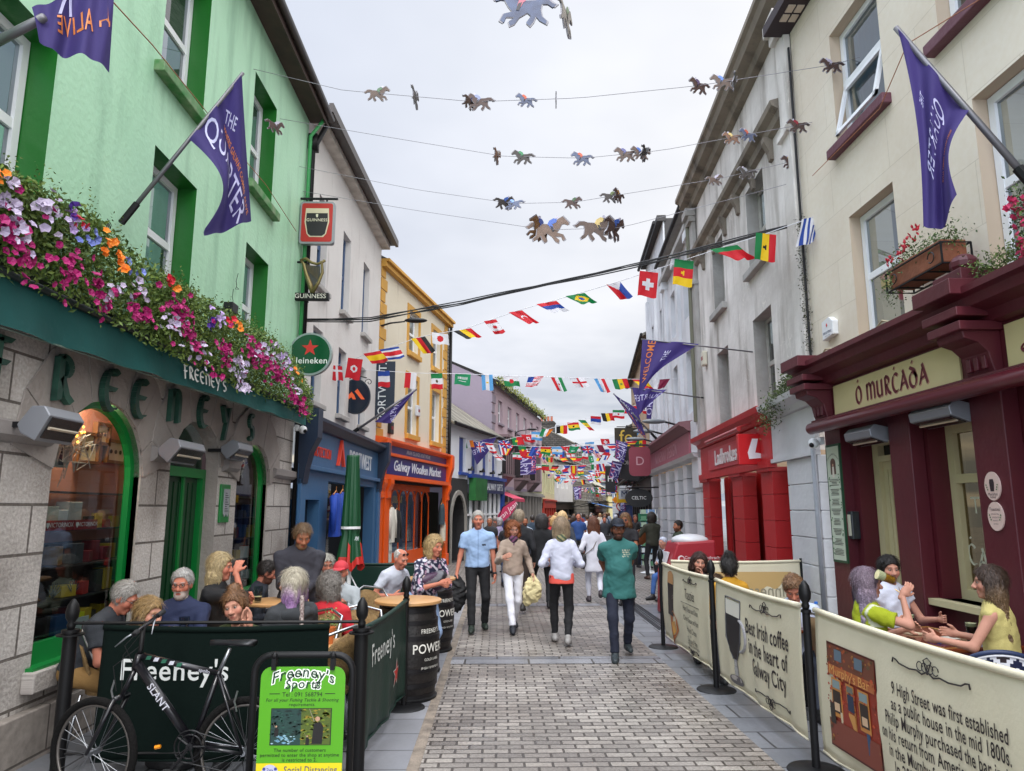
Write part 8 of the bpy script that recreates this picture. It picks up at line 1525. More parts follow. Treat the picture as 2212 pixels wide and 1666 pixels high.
class SD:
 def __init__(s):s.p=[]
 def cap(s,a,b,ra,rb,k=.03,flat=None,fl=1,sub=False,cut=False):s.p.append(('c',np.array(a,float),np.array(b,float),ra,rb,k,flat,fl,sub,cut));return s
 def ell(s,c,r,R=None,k=.03,sub=False):s.p.append(('e',np.array(c,float),np.array(r,float),R,0,k,None,1,sub,False));return s
 def plane(s,p,n):s.p.append(('p',np.array(p,float),np.array(n,float)));return s
 def mesh(s,h,noise=None,sub=None):
  lo,hi=np.full(3,9e9),np.full(3,-9e9)
  for q in s.p:
   if q[0]=='p' or q[8]:continue
   r=max(q[3],q[4])if q[0]=='c' else max(q[2]);pts=(q[1],q[2])if q[0]=='c' else(q[1],)
   for c in pts:lo=np.minimum(lo,c-r-.03);hi=np.maximum(hi,c+r+.03)
  n=np.ceil((hi-lo)/h).astype(int)+2;ax=[lo[i]+h*np.arange(n[i])for i in range(3)];D=np.full(n,1.,np.float64);P=np.stack(np.meshgrid(*ax,indexing='ij'),-1)
  for q in s.p:
   if q[0]=='p':D=np.maximum(D,(P-q[1])@q[2]);continue
   t,a,b,ra,rb,k,flat,fl,sb,cut=q;r=max(ra,rb)if t=='c' else max(b);pts=(a,b)if t=='c' else(a,);mg=r*1.15+k+2.5*h
   l_=np.clip(np.floor((np.min(pts,0)-mg-lo)/h).astype(int),0,n);h_=np.clip(np.ceil((np.max(pts,0)+mg-lo)/h).astype(int)+1,0,n);sl=tuple(slice(i,j)for i,j in zip(l_,h_));p=P[sl]
   if p.size==0:continue
   if t=='c':
    ba=b-a;L2=ba@ba+1e-9;pa=p-a;tt=pa@ba/L2;tc_=np.clip(tt,0,1);w_=pa-tc_[...,None]*ba
    if flat is not None:w_=w_+np.asarray(flat)*((w_@np.asarray(flat))*(fl-1))[...,None]
    if cut:w2=pa-tt[...,None]*ba;L=math.sqrt(L2);d=np.maximum(np.linalg.norm(w2,axis=-1)-(ra+(rb-ra)*tc_),np.maximum(-tt,tt-1)*L)
    else:d=np.linalg.norm(w_,axis=-1)-(ra+(rb-ra)*tc_)
   else:
    w_=(p-a)@ra if ra is not None else p-a;k0=np.linalg.norm(w_/b,axis=-1);k1=np.linalg.norm(w_/(b*b),axis=-1)+1e-9;d=k0*(k0-1)/k1
   o_=D[sl]
   if sb:hh=np.maximum(k-np.abs(-d-o_),0)/k;D[sl]=np.maximum(o_,-d)+hh*hh*k/4
   else:hh=np.maximum(k-np.abs(d-o_),0)/k;D[sl]=np.minimum(o_,d)-hh*hh*k/4
  if noise:
   for f,a in noise:D=D+nz_(P,f,a)
  return nets(D,lo,h)
def emit(parts,name,m,parent,colf=None):
 V=[];F=[];o=0
 for v,f in parts:
  if len(v):V.append(v);F.append(np.asarray(f)+o);o+=len(v)
 if not V:return None
 V=np.concatenate(V);F=np.concatenate(F);me=bpy.data.meshes.new(name);me.vertices.add(len(V));me.vertices.foreach_set('co',V.astype(np.float32).ravel())
 me.loops.add(4*len(F));me.loops.foreach_set('vertex_index',F.astype(np.int32).ravel());me.polygons.add(len(F));me.polygons.foreach_set('loop_start',np.arange(0,4*len(F),4,dtype=np.int32));me.update(calc_edges=True);me.polygons.foreach_set('use_smooth',np.ones(len(F),bool))
 if colf:ca=me.color_attributes.new('Col','FLOAT_COLOR','POINT');c=np.ones((len(V),4),np.float32);c[:,:3]=colf(V);ca.data.foreach_set('color',c.ravel())
 me.materials.append(m);return link(name,me,parent)
def rotx(a):c,s_=math.cos(a),math.sin(a);return np.array([[1,0,0],[0,c,-s_],[0,s_,c]])
def rotz(a):c,s_=math.cos(a),math.sin(a);return np.array([[c,-s_,0],[s_,c,0],[0,0,1]])
def roty(a):c,s_=math.cos(a),math.sin(a);return np.array([[c,0,s_],[0,1,0],[-s_,0,c]])
def ik(a,t,l1,l2,pole):
 a,t,pole=np.array(a,float),np.array(t,float),np.array(pole,float);d=t-a;L=min(np.linalg.norm(d),(l1+l2)*.995);d=d/(np.linalg.norm(d)+1e-9);x=(l1*l1-l2*l2+L*L)/(2*L);y=math.sqrt(max(l1*l1-x*x,0));p=pole-d*(pole@d);p/=np.linalg.norm(p)+1e-9
 return a+d*x+p*y,a+d*L
SK={'pale':'#b98672','red':'#b8755f','tan':'#a06a50','brown':'#7a4c38'}
M_skin=mat('skin','attr',.62,spec=.25,bump=(120,.08));M_hair=mat('hair','attr',.55,bump=(70,.5))
def person(label,x,y,yaw,H=1.72,w=1.0,sit=False,hz=None,lean=0,side=0,head=(0,0,0),hands=(None,None),curl=.6,feet=None,skin='pale',top=('#888888','long',0),topname='shirt',bottom='#1a1b20',bname='trousers',shoes='#1c1c1e',hair='short',hcol='#3a2a20',hcol2=None,beard=None,glasses=None,cap=None,bare=False,q=1,belly=0,fem=False,extra=None,pattern=None,group=None,hdir=(None,None),bare_leg=False,fold=7):
 s=H/1.75;T=thing('person',label,'person',(x,y,gz(y)),yaw,group);hb=.02/q if q<1 else.013;hf=.0125/q if q<1 else.0062
 pz=hz if hz is not None else(.52 if sit else.93*s);pel=np.array([0,0,pz]);Rs=rotx(-lean)@roty(side);up=Rs@np.array([0,0,1]);fw=Rs@np.array([0,1,0])
 nb=pel+up*.50*s;sw=(.165 if fem else.185)*w*s;shl=[nb-up*.085*s+Rs@np.array([k*(sw-.012),0,0])for k in(-1,1)]
 hy,hp,hr=head;Rh=rotz(hy)@rotx(-hp)@roty(hr);neck=nb+up*.03;hc=nb+up*.05*s+Rh@np.array([0,.015,.103])*s
 legs=[]
 for i,k in enumerate((-1,1)):
  hip=pel+np.array([k*.09*w,0,-.02]);ft=(feet[i]if feet else((k*.12,.46,.09)if sit else(k*.1,0,.09)));kn,an=ik(hip,ft,.44*s,.42*s,(k*.15,1,.35 if sit else 0));legs.append((hip,kn,an))
 arms=[]
 for i,k in enumerate((-1,1)):
  tg=hands[i]if hands[i]is not None else(k*(sw+.07),.03,pz-.09 if not sit else pz+.16);
  if hands[i]is None and sit:tg=(k*.14,.3,pz+.12)
  el,wr=ik(shl[i],tg,.29*s,.26*s,(k*.3,-1,-.1)if tg[2]<shl[i][2]-.3*s else(k*.45,-.1,-1));arms.append((shl[i],el,wr))
 sc=np.array(lin(SK[skin]));
 B=SD();B.cap(neck-up*.05,hc+Rh@np.array([0,-.02,-.06]),.058*s,.052*s,.02)
 B.ell(nb-up*.16*s,(.14*w*s,.09*s,.17*s),Rs,.05).ell(pel+up*.12*s,(.12*w*s,.09*s,.15*s),Rs,.05).cap(shl[0],nb-up*.05*s,.04*s,.045*s,.05).cap(shl[1],nb-up*.05*s,.04*s,.045*s,.05)
 for a,e,wr in arms:B.cap(a,e,.045*s,.037*s,.03).cap(e,wr,.037*s,.025*s,.02)
 for hp_,kn,an in legs:B.cap(hp_,kn,.07*s,.05*s,.04).cap(kn,an,.05*s,.034*s,.03)
 Hd=SD();f=lambda*p:hc+Rh@(np.array(p)*s*1.04)
 k_=s*1.04
 Hd.ell(f(0,-.012,.03),np.array((.074,.094,.092))*k_,Rh,.02).ell(f(0,.022,-.04),np.array((.057,.066,.08))*k_,Rh,.03).ell(f(0,.066,-.1),np.array((.026,.02,.018))*k_,Rh,.025)
 for sx_ in(-1,1):Hd.ell(f(sx_*.038,.055,-.025),np.array((.03,.03,.032))*k_,Rh,.02).ell(f(sx_*.076,-.008,-.008),np.array((.012,.02,.033))*k_,Rh,.008).ell(f(sx_*.014,.1,-.035),np.array((.011,)*3)*k_,Rh,.008)
 Hd.cap(f(-.034,.08,.026),f(.034,.08,.026),.014,.014,.02).cap(f(0,.086,.012),f(0,.112,-.03),.010,.014,.012)
 Hd.cap(f(-.018,.082,-.063),f(.018,.082,-.063),.0095,.0095,.008).cap(f(-.015,.082,-.075),f(.015,.082,-.075),.010,.010,.006)
 for sx_ in(-1,1):Hd.ell(f(sx_*.031,.104,.006),np.array((.019,.018,.012))*k_,Rh,.01,sub=True)
 Hd.cap(neck,f(0,-.02,-.05),.05*s,.05*s,.03)
 if beard:Hd.ell(f(0,.05,-.085),np.array((.052,.048,.048))*k_,Rh,.01).ell(f(0,.088,-.05),np.array((.03,.012,.008))*k_,Rh,.008)
 def colf(V):
  L=(V-hc)@Rh/(s*1.04);c=np.tile(sc,(len(V),1));near=np.abs(L).max(1)<.16
  def blob(p,r,col,a=.85):
   d=np.sqrt((((L-np.array(p))/np.array(r))**2).sum(1));m=np.clip(1.4-d,0,1)[:,None]*a*near[:,None];c[:]=c*(1-m)+np.array(lin(col))*m
  blob((0,.095,-.069),(.024,.03,.011),'#7a3430' if skin!='brown' else '#4a2420',.8)
  for sx_ in(-1,1):blob((sx_*.045,.07,-.03),(.028,.04,.024),'#b05a48' if skin!='brown' else '#4a2a1e',.4);blob((sx_*.032,.09,.028),(.022,.03,.005),hcol if skin!='brown' else '#14100e',.85);blob((sx_*.031,.085,.006),(.02,.03,.012),'#5a3a30' if skin!='brown' else '#2a1812',.5)
  if beard:
   m=((L[:,2]<-.048)&(L[:,2]>-.16)&(L[:,1]>-.01)&near&~((np.abs(L[:,0])<.02)&(np.abs(L[:,2]+.069)<.008)));c[m]=c[m]*.2+np.array(lin(beard))*.8
  return c
 parts=[B.mesh(hb*1.1),Hd.mesh(hf)]
 for i,(a,e,wr)in enumerate(arms):
  k=(-1,1)[i];d=wr-e;d/=np.linalg.norm(d)
  if hdir[i]is not None:d=np.array(hdir[i],float);d/=np.linalg.norm(d)
  n_=np.cross(d,np.array([0,0,1.]))*-k if abs(d[2])<.8 else np.array([-k,0,0.])*1.0;n_-=d*(n_@d);n_/=np.linalg.norm(n_)+1e-9;u_=np.cross(d,n_);Hn=SD();Rp=np.stack([u_,d,n_],1)
  Hn.ell(wr+d*.05*s,np.array((.04,.052,.017))*s,Rp,.01).cap(wr-d*.02,wr+d*.02,.024*s,.026*s,.02)
  sg=1 if(u_@np.array([0,1,.2]))>0 else-1
  for j,(o_,l_)in enumerate(((-.03,.062),(-.01,.074),(.011,.07),(.03,.054))):
   b0=wr+(d*.088+u_*o_*-sg)*s;c1=curl*(.8+.1*j);d1=d*math.cos(c1)+n_*math.sin(c1);d2=d*math.cos(c1*2.1)+n_*math.sin(c1*2.1);m1=b0+d1*l_*.55*s;Hn.cap(b0,m1,.0105*s,.0095*s,.004).cap(m1,m1+d2*l_*.5*s,.0095*s,.008*s,.004)
  tb=wr+(d*.03+u_*sg*.032)*s;td=d*.6+u_*sg*.6+n_*.45;td/=np.linalg.norm(td);m1=tb+td*.036*s;Hn.cap(tb,m1,.014*s,.012*s,.008).cap(m1,m1+(td*.6+d*.5)*.03*s,.012*s,.0095*s,.005);parts.append(Hn.mesh(hf*.85 if q==1 else hf))
 body=emit(parts,'body',M_skin,T,colf)
 if q>=.7:
  for sx_ in(-1,1):
   if glasses=='sun':break
   mb=MB();e_=f(sx_*.031,.078,.006);mb.ball(e_,.0118*k_,10,7,col=lin('#93887f'));mb.ball(e_+Rh@np.array([0,.007,-.001])*k_,.0066*k_,8,6,col=lin('#1d1a18'));wb_=mb.build('eye',M_attr,T,smooth=True)
 tc_,slv,hem=top;S_=SD();g=.018 if slv!='tank' else.01
 S_.ell(nb-up*.15*s,((.17 if not fem else.155)*w*s+g,.108*s+g,.19*s),Rs,.06).ell(pel+up*.16*s+fw*belly*.5,((.145)*w*s+g,.115*s+belly+g,.18*s),Rs,.06)
 S_.ell(pel+up*(.0 if hem<.1 else.0),((.16)*w*s+g,.12*s+g+belly*.3,.14*s),Rs,.06)
 if hem>.1:S_.cap(pel,pel-np.array([0,0,hem]),(.165*w)*s+g,.19*w*s+g,.05,(0,1,0),1.3)
 if fem:
  for k in(-1,1):S_.ell(nb-up*.2*s+fw*.072*s+Rs@np.array([k*.065,0,0]),(.055*s,)*3,None,.04)
 S_.cap(shl[0],nb-up*.05*s,.043*s+g*.6,.05*s+g*.6,.05).cap(shl[1],nb-up*.05*s,.043*s+g*.6,.05*s+g*.6,.05);S_.cap(nb-up*.06,nb+up*(.008),.085*s,.062*s,.04)
 for i,(a,e,wr)in enumerate(arms):
  if slv=='long':S_.cap(a,e,.058*s+g*.4,.048*s+g*.3,.03).cap(e,e+(wr-e)*.93,.048*s+g*.3,.036*s+g*.3,.02,cut=False)
  elif slv in('short','cap'):fr_=.62 if slv=='short' else.3;S_.cap(a,a+(e-a)*fr_*.5,.056*s+g*.4,.056*s+g*.4,.04).cap(a,a+(e-a)*fr_,.055*s+g*.5,.06*s+g*.5,.02,cut=True)
  elif slv=='elbow':S_.cap(a,e,.058*s+g*.4,.05*s+g*.5,.03).cap(e,e+(wr-e)*.2,.05*s+g*.4,.05*s+g*.4,.02,cut=True)
 hemp=pel-up*(hem if hem<.1 else 0)+np.array([0,0,-(hem if hem>=.1 else 0)]);S_.plane(hemp-up*.03,-up if hem<.1 else np.array([0,0,-1.]))
 S_.ell(nb+up*.05+fw*.03,(.058*s,.06*s,.05*s),Rs,.012,sub=True)
 tm_=mat('fabric','attr',.85,bump=(160,.25));tcl=np.array(lin(tc_))
 def topcol(V):
  c=np.tile(tcl,(len(V),1))
  if pattern:
   Q=(V-pel)@Rs;m,cc=pattern(Q);
   for mk,cl in zip(m,cc):c[mk]=np.array(lin(cl))
  return c
 emit([S_.mesh(hb,[(fold*2.6,.0055),(fold*6.5,.003)])],topname,tm_,T,topcol)
 if bottom:
  L_=SD();L_.ell(pel+np.array([0,-.01,0]),(.152*w*s,.118*s,.13*s),None,.05);end=.9 if bname!='shorts' else.1
  if bname=='skirt':
   for hp_,kn,an in legs:L_.cap(hp_,kn,.12*s,.12*s,.08).cap(kn,kn+(an-kn)*.3,.12,.13,.05)
  for hp_,kn,an in legs:
   if bname=='skirt':continue
   L_.cap(hp_,kn,.088*w*s,.064*s,.04).cap(kn,kn+(an-kn)*.5,.064*s,.057*s,.03)
   L_.cap(kn+(an-kn)*.45,kn+(an-kn)*(end+.06),.057*s,(.055 if bname!='leggings' else.044)*s,.02,cut=True)
  L_.plane(pel+np.array([0,0,.1*s]),np.array([0,0,1.]));emit([L_.mesh(hb,[(20,.003),(45,.0015)])],bname,mat('trs'+bottom,bottom,.85,bump=(140,.2)),T)
 for i,(hp_,kn,an)in enumerate(legs):
  sd=SD();d=an-kn;d/=np.linalg.norm(d);fdir=np.array([(-.12,.12)[i],1,0.]);fdir/=np.linalg.norm(fdir);tilt=max(0,an[2]-.1)*2.2;fdir=fdir*math.cos(tilt)-np.array([0,0,1])*math.sin(tilt);fu=np.cross(np.cross(fdir,[0,0,1.]),fdir);fu/=np.linalg.norm(fu)+1e-9
  b0=an-fu*.045;sd.cap(b0-fdir*.045,b0+fdir*.07,.041,.043,.02).cap(b0+fdir*.07,b0+fdir*.16-fu*.008,.042,.033,.03).cap(an+np.array([0,0,.01]),b0,.046,.045,.03);sd.plane(b0-fu*.036,-fu)
  emit([sd.mesh(max(hf*1.3,.008))],'shoe',mat('shoe'+shoes,shoes,.6),T)
 Hh=SD();hm=[(np.array(lin(hcol)))];E=1.0;nse=[(55,.0022)]
 def shell(t=.012,low=.0):Hh.ell(f(0,-.014,.036),np.array((.076+t,.096+t,.094+t))*k_,Rh,.01)
 if hair!='bald':
  if hair=='thin':shell(.004);Hh.ell(f(0,.1,.0),np.array((.13,.105,.16))*k_,Rh,.01,sub=True);Hh.ell(f(0,.05,.14),np.array((.075,.12,.06))*k_,Rh,.02,sub=True);Hh.plane(f(0,0,-.045),-Rh[:,2])
  elif hair in('short','buzz','curlyshort'):
   t={'short':.009,'buzz':.003,'curlyshort':.016}[hair];shell(t)
   Hh.ell(f(0,.105,-.018),np.array((.1,.09,.098))*k_,Rh,.012,sub=True);Hh.plane(f(0,0,-.05),-Rh[:,2]);[Hh.ell(f(e_*.085,.02,-.02),np.array((.03,.038,.045))*k_,Rh,.01,sub=True)for e_ in(-1,1)]
   if hair=='curlyshort':nse=[(70,.006),(120,.003)];Hh.ell(f(0,.05,.1),np.array((.06,.05,.035))*k_,Rh,.02)
  else:
   shell(.018);back={'bob':-.13,'long':-.30,'xlong':-.42,'bun':-.04,'pony':-.05,'curlybob':-.12}[hair]
   if hair in('bob','long','xlong','curlybob'):
    dn=np.array([0,0,-1.])
    for sx_ in(-1,0,1):
     p0=f(sx_*.06,-.045,.03);p1=f(sx_*.068,-.045,-.07);p2=p1+(dn*(-back-.07)+np.array([0,0,0]))*s+Rh[:,0]*sx_*.025-Rh[:,1]*.025;Hh.cap(p0,p1,.052*s,.054*s,.03)
     if-back>.13:Hh.cap(p1,p2,.054*s,.036*s,.04)
    for sx_ in(-1,1):Hh.cap(f(sx_*.075,.01,.04),f(sx_*.08,.01,-.09),.026*s,.03*s,.02)
   if hair=='bun':Hh.ell(f(0,-.03,.15),np.array((.052,.048,.042))*k_,Rh,.015);nse.append((130,.003))
   if hair=='pony':Hh.cap(f(0,-.1,.0),f(.0,-.15,-.09),.03,.035,.02).cap(f(0,-.15,-.09),f(0,-.14,-.19),.035,.015,.02)
   Hh.ell(f(0,.112,-.035),np.array((.078 if hair not in('bun','pony')else.105,.09,.106))*k_,Rh,.012,sub=True)
   if hair in('bun','pony'):Hh.plane(f(0,0,-.07),-Rh[:,2])
   if hair=='curlybob':nse=[(60,.007),(110,.004)]
   else:nse=[(75,.003)]
  def hairc(V):
   c=np.tile(np.array(lin(hcol)),(len(V),1));L=(V-hc)@Rh
   st_=.5+.5*np.sin(L[:,0]*260+2*np.sin(L[:,2]*30)+L[:,1]*190);c*=(.78+.44*st_)[:,None]
   if hcol2:m=np.clip((-.0-L[:,2])/.13+.25*np.sin(L[:,0]*90),0,1)[:,None];c=c*(1-m)+np.array(lin(hcol2))*m*(.8+.4*st_)[:,None]
   return c
  hv,hf_=Hh.mesh(hf*1.15,nse);emit([(hv,hf_)],'hair',M_hair,T,hairc)
  if q>=.8 and hair not in('thin',):
   rh=np.random.RandomState(len(label));n_s=3000 if hair in('long','xlong','bob','curlybob')else 1800;ii=rh.randint(len(hv),size=n_s);P0=hv[ii];LP=(P0-hc)@Rh;P0=P0[~((LP[:,1]>.04)&(LP[:,2]<.085))];n_s=len(P0);N_=P0-hc;N_[:,2]=np.where(N_[:,2]<0,N_[:,2]*.15,N_[:,2]);N_/=np.linalg.norm(N_,axis=1)[:,None]+1e-9
   cur=.8 if 'curly' in hair else.0;dn=np.array([0,0,-1.])+(-.5*Rh[:,1]if hair in('short','curlyshort','bun','pony')else 0)+rh.normal(size=(n_s,3))*(.13+cur*.7);dn-=N_*(dn*N_).sum(1)[:,None];dn/=np.linalg.norm(dn,axis=1)[:,None]+1e-9
   ln=(.028 if hair in('short','curlyshort')else.05)*(.6+.8*rh.rand(n_s,1));sd=np.cross(dn,N_)*.0014;a_=P0+N_*.002;m_=a_+dn*ln*.5+N_*.005;e_=a_+dn*ln+N_*(.001+.006*cur)*(rh.rand(n_s,1)-.3)
   VV=np.stack([a_-sd,a_+sd,m_-sd,m_+sd,e_-sd*.3,e_+sd*.3],1).reshape(-1,3);b6=np.arange(n_s)[:,None]*6;FF=np.concatenate([b6+[0,1,3,2],b6+[2,3,5,4]]);kk=np.repeat(.7+.6*rh.rand(n_s),6)[:,None]
   emit([(VV,FF)],'hair_strands',M_hair,T,lambda V:np.clip(hairc(V)*kk,0,1))
 if glasses:
  mb=MB();gm=mat('glasses_frame','#2a2022',.4)
  if glasses=='up':zz,yy=.085,.075
  else:zz,yy=.006,.112
  for sx_ in(-1,1):
   ring=[f(sx_*.032+.022*math.cos(a),yy-.004*abs(math.cos(a)),zz+.016*math.sin(a))for a in[2*PI*k/14 for k in range(14)]]
   if glasses in('sun','up'):mb.add(ring+[p+Rh[:,1]*.003 for p in ring],[tuple(range(14)),tuple(range(14,28))]+[(i,(i+1)%14,(i+1)%14+14,i+14)for i in range(14)])
   mb.tube(ring,.0022,5,closed=True);mb.tube([f(sx_*.054,yy-.01,zz+.002),f(sx_*.08,0,zz+.004)],.002,4)
  mb.tube([f(-.01,yy,zz+.004),f(.01,yy,zz+.004)],.002,4);mb.build('glasses',gm,T)
 if cap:
  kc,cc=cap;hd_=SD();hd_.ell(f(0,-.008,.05),np.array((.088,.108,.085))*k_,Rh,.01);hd_.plane(f(0,0,.045),-Rh[:,2])
  if kc=='cap':hd_.cap(f(-.03,.1,.05),f(.03,.1,.05),.05,.05,.01,Rh[:,2],5.5).cap(f(0,.12,.045),f(0,.13,.042),.058,.052,.01,Rh[:,2],6)
  hd_.p=[p for p in hd_.p if p[0]!='p']+[('p',f(0,0,.036),-Rh[:,2])];emit([hd_.mesh(hf*1.2)],'cap',mat('cap'+cc,cc,.8),T)
 if extra:extra(T,dict(f=f,Rh=Rh,hc=hc,nb=nb,pel=pel,shl=shl,arms=arms,Rs=Rs,up=up,fw=fw,s=s,legs=legs))
 return T
def Y0(u,v,h=0):p=gnd(u,v,h);return float(p[0]),float(p[1])
def at(u,Y):return float(onY(u,1100,Y)[0]),Y
def scarf(c1,c2=None):
 def g(T,B):
  S_=SD();S_.cap(B['nb']+B['up']*.0-B['fw']*.04,B['nb']+B['up']*.0+B['fw']*.06,.082,.07,.03).cap(B['nb']+B['fw']*.09,B['nb']+B['fw']*.11-B['up']*.08,.03,.018,.02)
  c=np.array(lin(c1));d=np.array(lin(c2 or c1));emit([S_.mesh(.012,[(60,.004)])],'scarf',MC['fabric'],T,lambda V:np.where((np.sin(V[:,:1]*70+V[:,2:]*90)>.2),c,d))
 return g
def carried(side_,col,sz=(.11,.07,.3),name='jacket',quilt=False):
 def g(T,B):
  wr=B['arms'][side_][2];S_=SD();c=wr+np.array([0,.02,-.1]);S_.ell(c-np.array([0,0,sz[2]*.5]),(sz[0],sz[1],sz[2]*.62),None,.04).cap(c+np.array([0,0,.06]),c-np.array([.04,0,.1]),.04,.09,.04).ell(c-np.array([-.08,.03,sz[2]*.9]),(.07,.04,.12),None,.05)
  emit([S_.mesh(.013,[(30,.012),(60,.006)]+([(95,.004)]if quilt else[]))],name,mat('carry'+col,col,.7),T)
 return g
def handbag(side_,col='#17161a',strap=True,sc=1):
 def g(T,B):
  k=(-1,1)[side_];c=B['pel']+np.array([k*.22,-.02,-.08]);S_=SD();S_.ell(c,(.06*sc,.12*sc,.14*sc),None,.02);S_.plane(c+np.array([0,0,.1*sc]),np.array([0,0,1.]));emit([S_.mesh(.013,[(30,.003)])],'handbag',mat('bag'+col,col,.4),T)
  mb=MB();o=B['shl'][1-side_]if strap=='cross' else B['shl'][side_];mb.tube([c+np.array([0,-.05,.09]),(c+o)/2-B['fw']*.16,o+B['up']*.07-B['fw']*.02,o+B['up']*.06+B['fw']*.05,(c+o)/2+B['fw']*.18,c+np.array([0,.05,.09])],.009,6);mb.build('strap',mat('bagstrap','#6a6058' if strap=='cross' else '#17161a',.6),T)
 return g
def both(*gs):return lambda T,B:[g(T,B)for g in gs]
FA,FT=0,PI
x,y=Y0(1030,1366);person('tall white haired man in a pale blue shirt and black trousers, carrying a black jacket',x,y+.15,FT+.08,1.86,1.08,skin='red',top=('#8fa9cc','short',.0),bottom='#101014',shoes='#1f2a22',hair='short',hcol='#b0aca6',pattern=lambda Q:([(np.abs(Q[:,0]+.09)<.035)&(Q[:,1]>0)&(np.abs(Q[:,2]-.31)<.012),(np.abs(Q[:,0])<.006)&(Q[:,1]>0)],['#15161c','#6f88ac']),hands=((-.27,.05,.84),(.33,.1,.86)),feet=((-.12,-.12,.1),(.1,.3,.09)),extra=both(carried(1,'#0f0f12',(.15,.09,.42)),lambda T,B:emit([SD().cap(B['arms'][0][2]-np.array([0,0,-.012]),B['arms'][0][2],.031,.031,.01).mesh(.009)],'watch',mat('watch','#141416',.4),T)))
x,y=Y0(1108,1366);person('woman with wavy auburn hair, beige sweater and white trousers, holding a cream quilted jacket',x,y+.1,FT+.12,1.7,.98,skin='pale',fem=True,top=('#9c8a7c','long',.03),topname='sweater',bottom='#d8d8e0',shoes='#1d2028',hair='curlybob',hcol='#8a4e26',glasses='clear',head=(.12,.1,0),hands=((-.3,.06,.86),(.2,.33,1.12)),hdir=(None,(-.6,.5,.35)),curl=.35,feet=((-.05,-.25,.12),(.04,.3,.09)),extra=both(scarf('#2a2230','#6a3a5a'),carried(0,'#cdbf90',(.14,.1,.3),quilt=True)))
x,y=Y0(1214,1392);person('woman from behind with grey blonde bob, white jacket over coral top, black trousers',x,y-.05,FA-.03,1.76,.96,fem=True,top=('#c3c5d6','long',.07),topname='jacket',bottom='#121216',bname='leggings',shoes='#8d8a88',hair='bob',hcol='#8f7a62',hcol2='#a89478',hands=((-.2,.18,1.08),(.2,.2,1.08)),feet=((-.09,.22,.1),(.07,-.15,.12)),extra=both(scarf('#3a4a3a','#8a8460'),lambda T,B:emit([SD().cap(B['pel']-np.array([0,0,.02]),B['pel']-np.array([0,0,.12]),.175,.18,.03,(0,1,0),1.4,cut=False).plane(B['pel']-np.array([0,0,.11]),np.array([0,0,-1.])).mesh(.013)],'undershirt',mat('coral','#e0584c',.8),T)))
x,y=Y0(1285,1303);person('woman from behind with long brown hair, long white tunic, white leggings and black bag',x,y,FA,1.74,.98,fem=True,top=('#d2d2dc','long',.28),topname='tunic',bottom='#c9cad6',bname='leggings',shoes='#3a3238',hair='long',hcol='#6a402c',hands=((-.22,.18,1.02),(.22,.15,1.0)),feet=((-.09,.2,.09),(.08,-.3,.24)),extra=handbag(0,'#15141a','cross',1.1),q=.8)
x,y=Y0(1342,1424);person('bearded man in navy cap, teal t-shirt and dark jeans, hands behind his back',x,y+.05,FT-.05,1.76,1.05,skin='brown',belly=.04,top=('#2a625f','short',.17),topname='t_shirt',bottom='#151a2c',shoes='#2a3236',hair='buzz',hcol='#120f0e',beard='#1a1614',cap=('cap','#141c2c'),head=(.05,.03,0),hands=((-.1,-.2,.92),(.1,-.2,.92)),feet=((-.13,-.3,.13),(.09,.22,.09)),fold=8,pattern=lambda Q:([(np.abs(Q[:,0]+.09)<.05)&(Q[:,1]>0)&(Q[:,2]>.3)&(Q[:,2]<.4)&(np.sin(Q[:,2]*260)>.2)&(np.sin(Q[:,0]*300+Q[:,2]*90)>-.3)],['#b5b09a']))
x,y=at(1121,13.5);person('tall man with curly grey hair seen from behind in a black jacket',x,y,FA-.1,1.88,1.05,top=('#17181d','long',.1),topname='jacket',bottom='#3a2f2a',shoes='#2c2a28',hair='curlyshort',hcol='#9a8a74',q=.8,feet=((-.1,.2,.09),(.08,-.2,.14)))
x,y=at(1170,14.2);person('person with greying dark hair seen from behind in a bulky black hooded coat',x,y,FA,1.8,1.22,top=('#111216','long',.14),topname='coat',bottom='#14151a',shoes='#1d1b1d',hair='curlybob',hcol='#3a3636',q=.8,feet=((-.2,.5,.2),(.12,-.15,.1)))
x,y=at(1197,19);person('fair haired person in a red top mostly hidden behind the woman in the white jacket',x,y,FA,1.74,1.0,top=('#b02028','long',.05),bottom='#2a2c34',hair='curlybob',hcol='#b8925e',q=.6)
x,y=at(1214,16);person('tall blonde person seen from behind above the woman in the white jacket',x,y,FA,1.86,1.0,top=('#3a3f48','long',.05),bottom='#2a2c34',hair='curlybob',hcol='#c9a878',q=.6)
x,y=at(1350,14.5);person('bearded man in sunglasses and a dark t-shirt gesturing with both hands',x,y,FT-.35,1.82,1.05,skin='tan',top=('#1d1c20','short',.06),topname='t_shirt',bottom='#23242a',hair='long',hcol='#7a5a3c',beard='#6a4a34',glasses='sun',hands=((-.1,.38,1.12),(.15,.4,1.14)),q=.8)
x,y=Y0(1400,1252);person('man in a camouflage cap and olive green jacket playing a guitar, seen from behind',x+.15,y,FA+.25,1.84,1.06,top=('#2c2d22','long',.06),topname='jacket',bottom='#15151a',shoes='#3a2418',hair='bob',hcol='#2a221c',cap=('cap','#5a4f3c'),hands=((-.5,.3,1.18),(.1,.3,1.05)),feet=((-.16,0,.09),(.16,.1,.09)),q=.8)
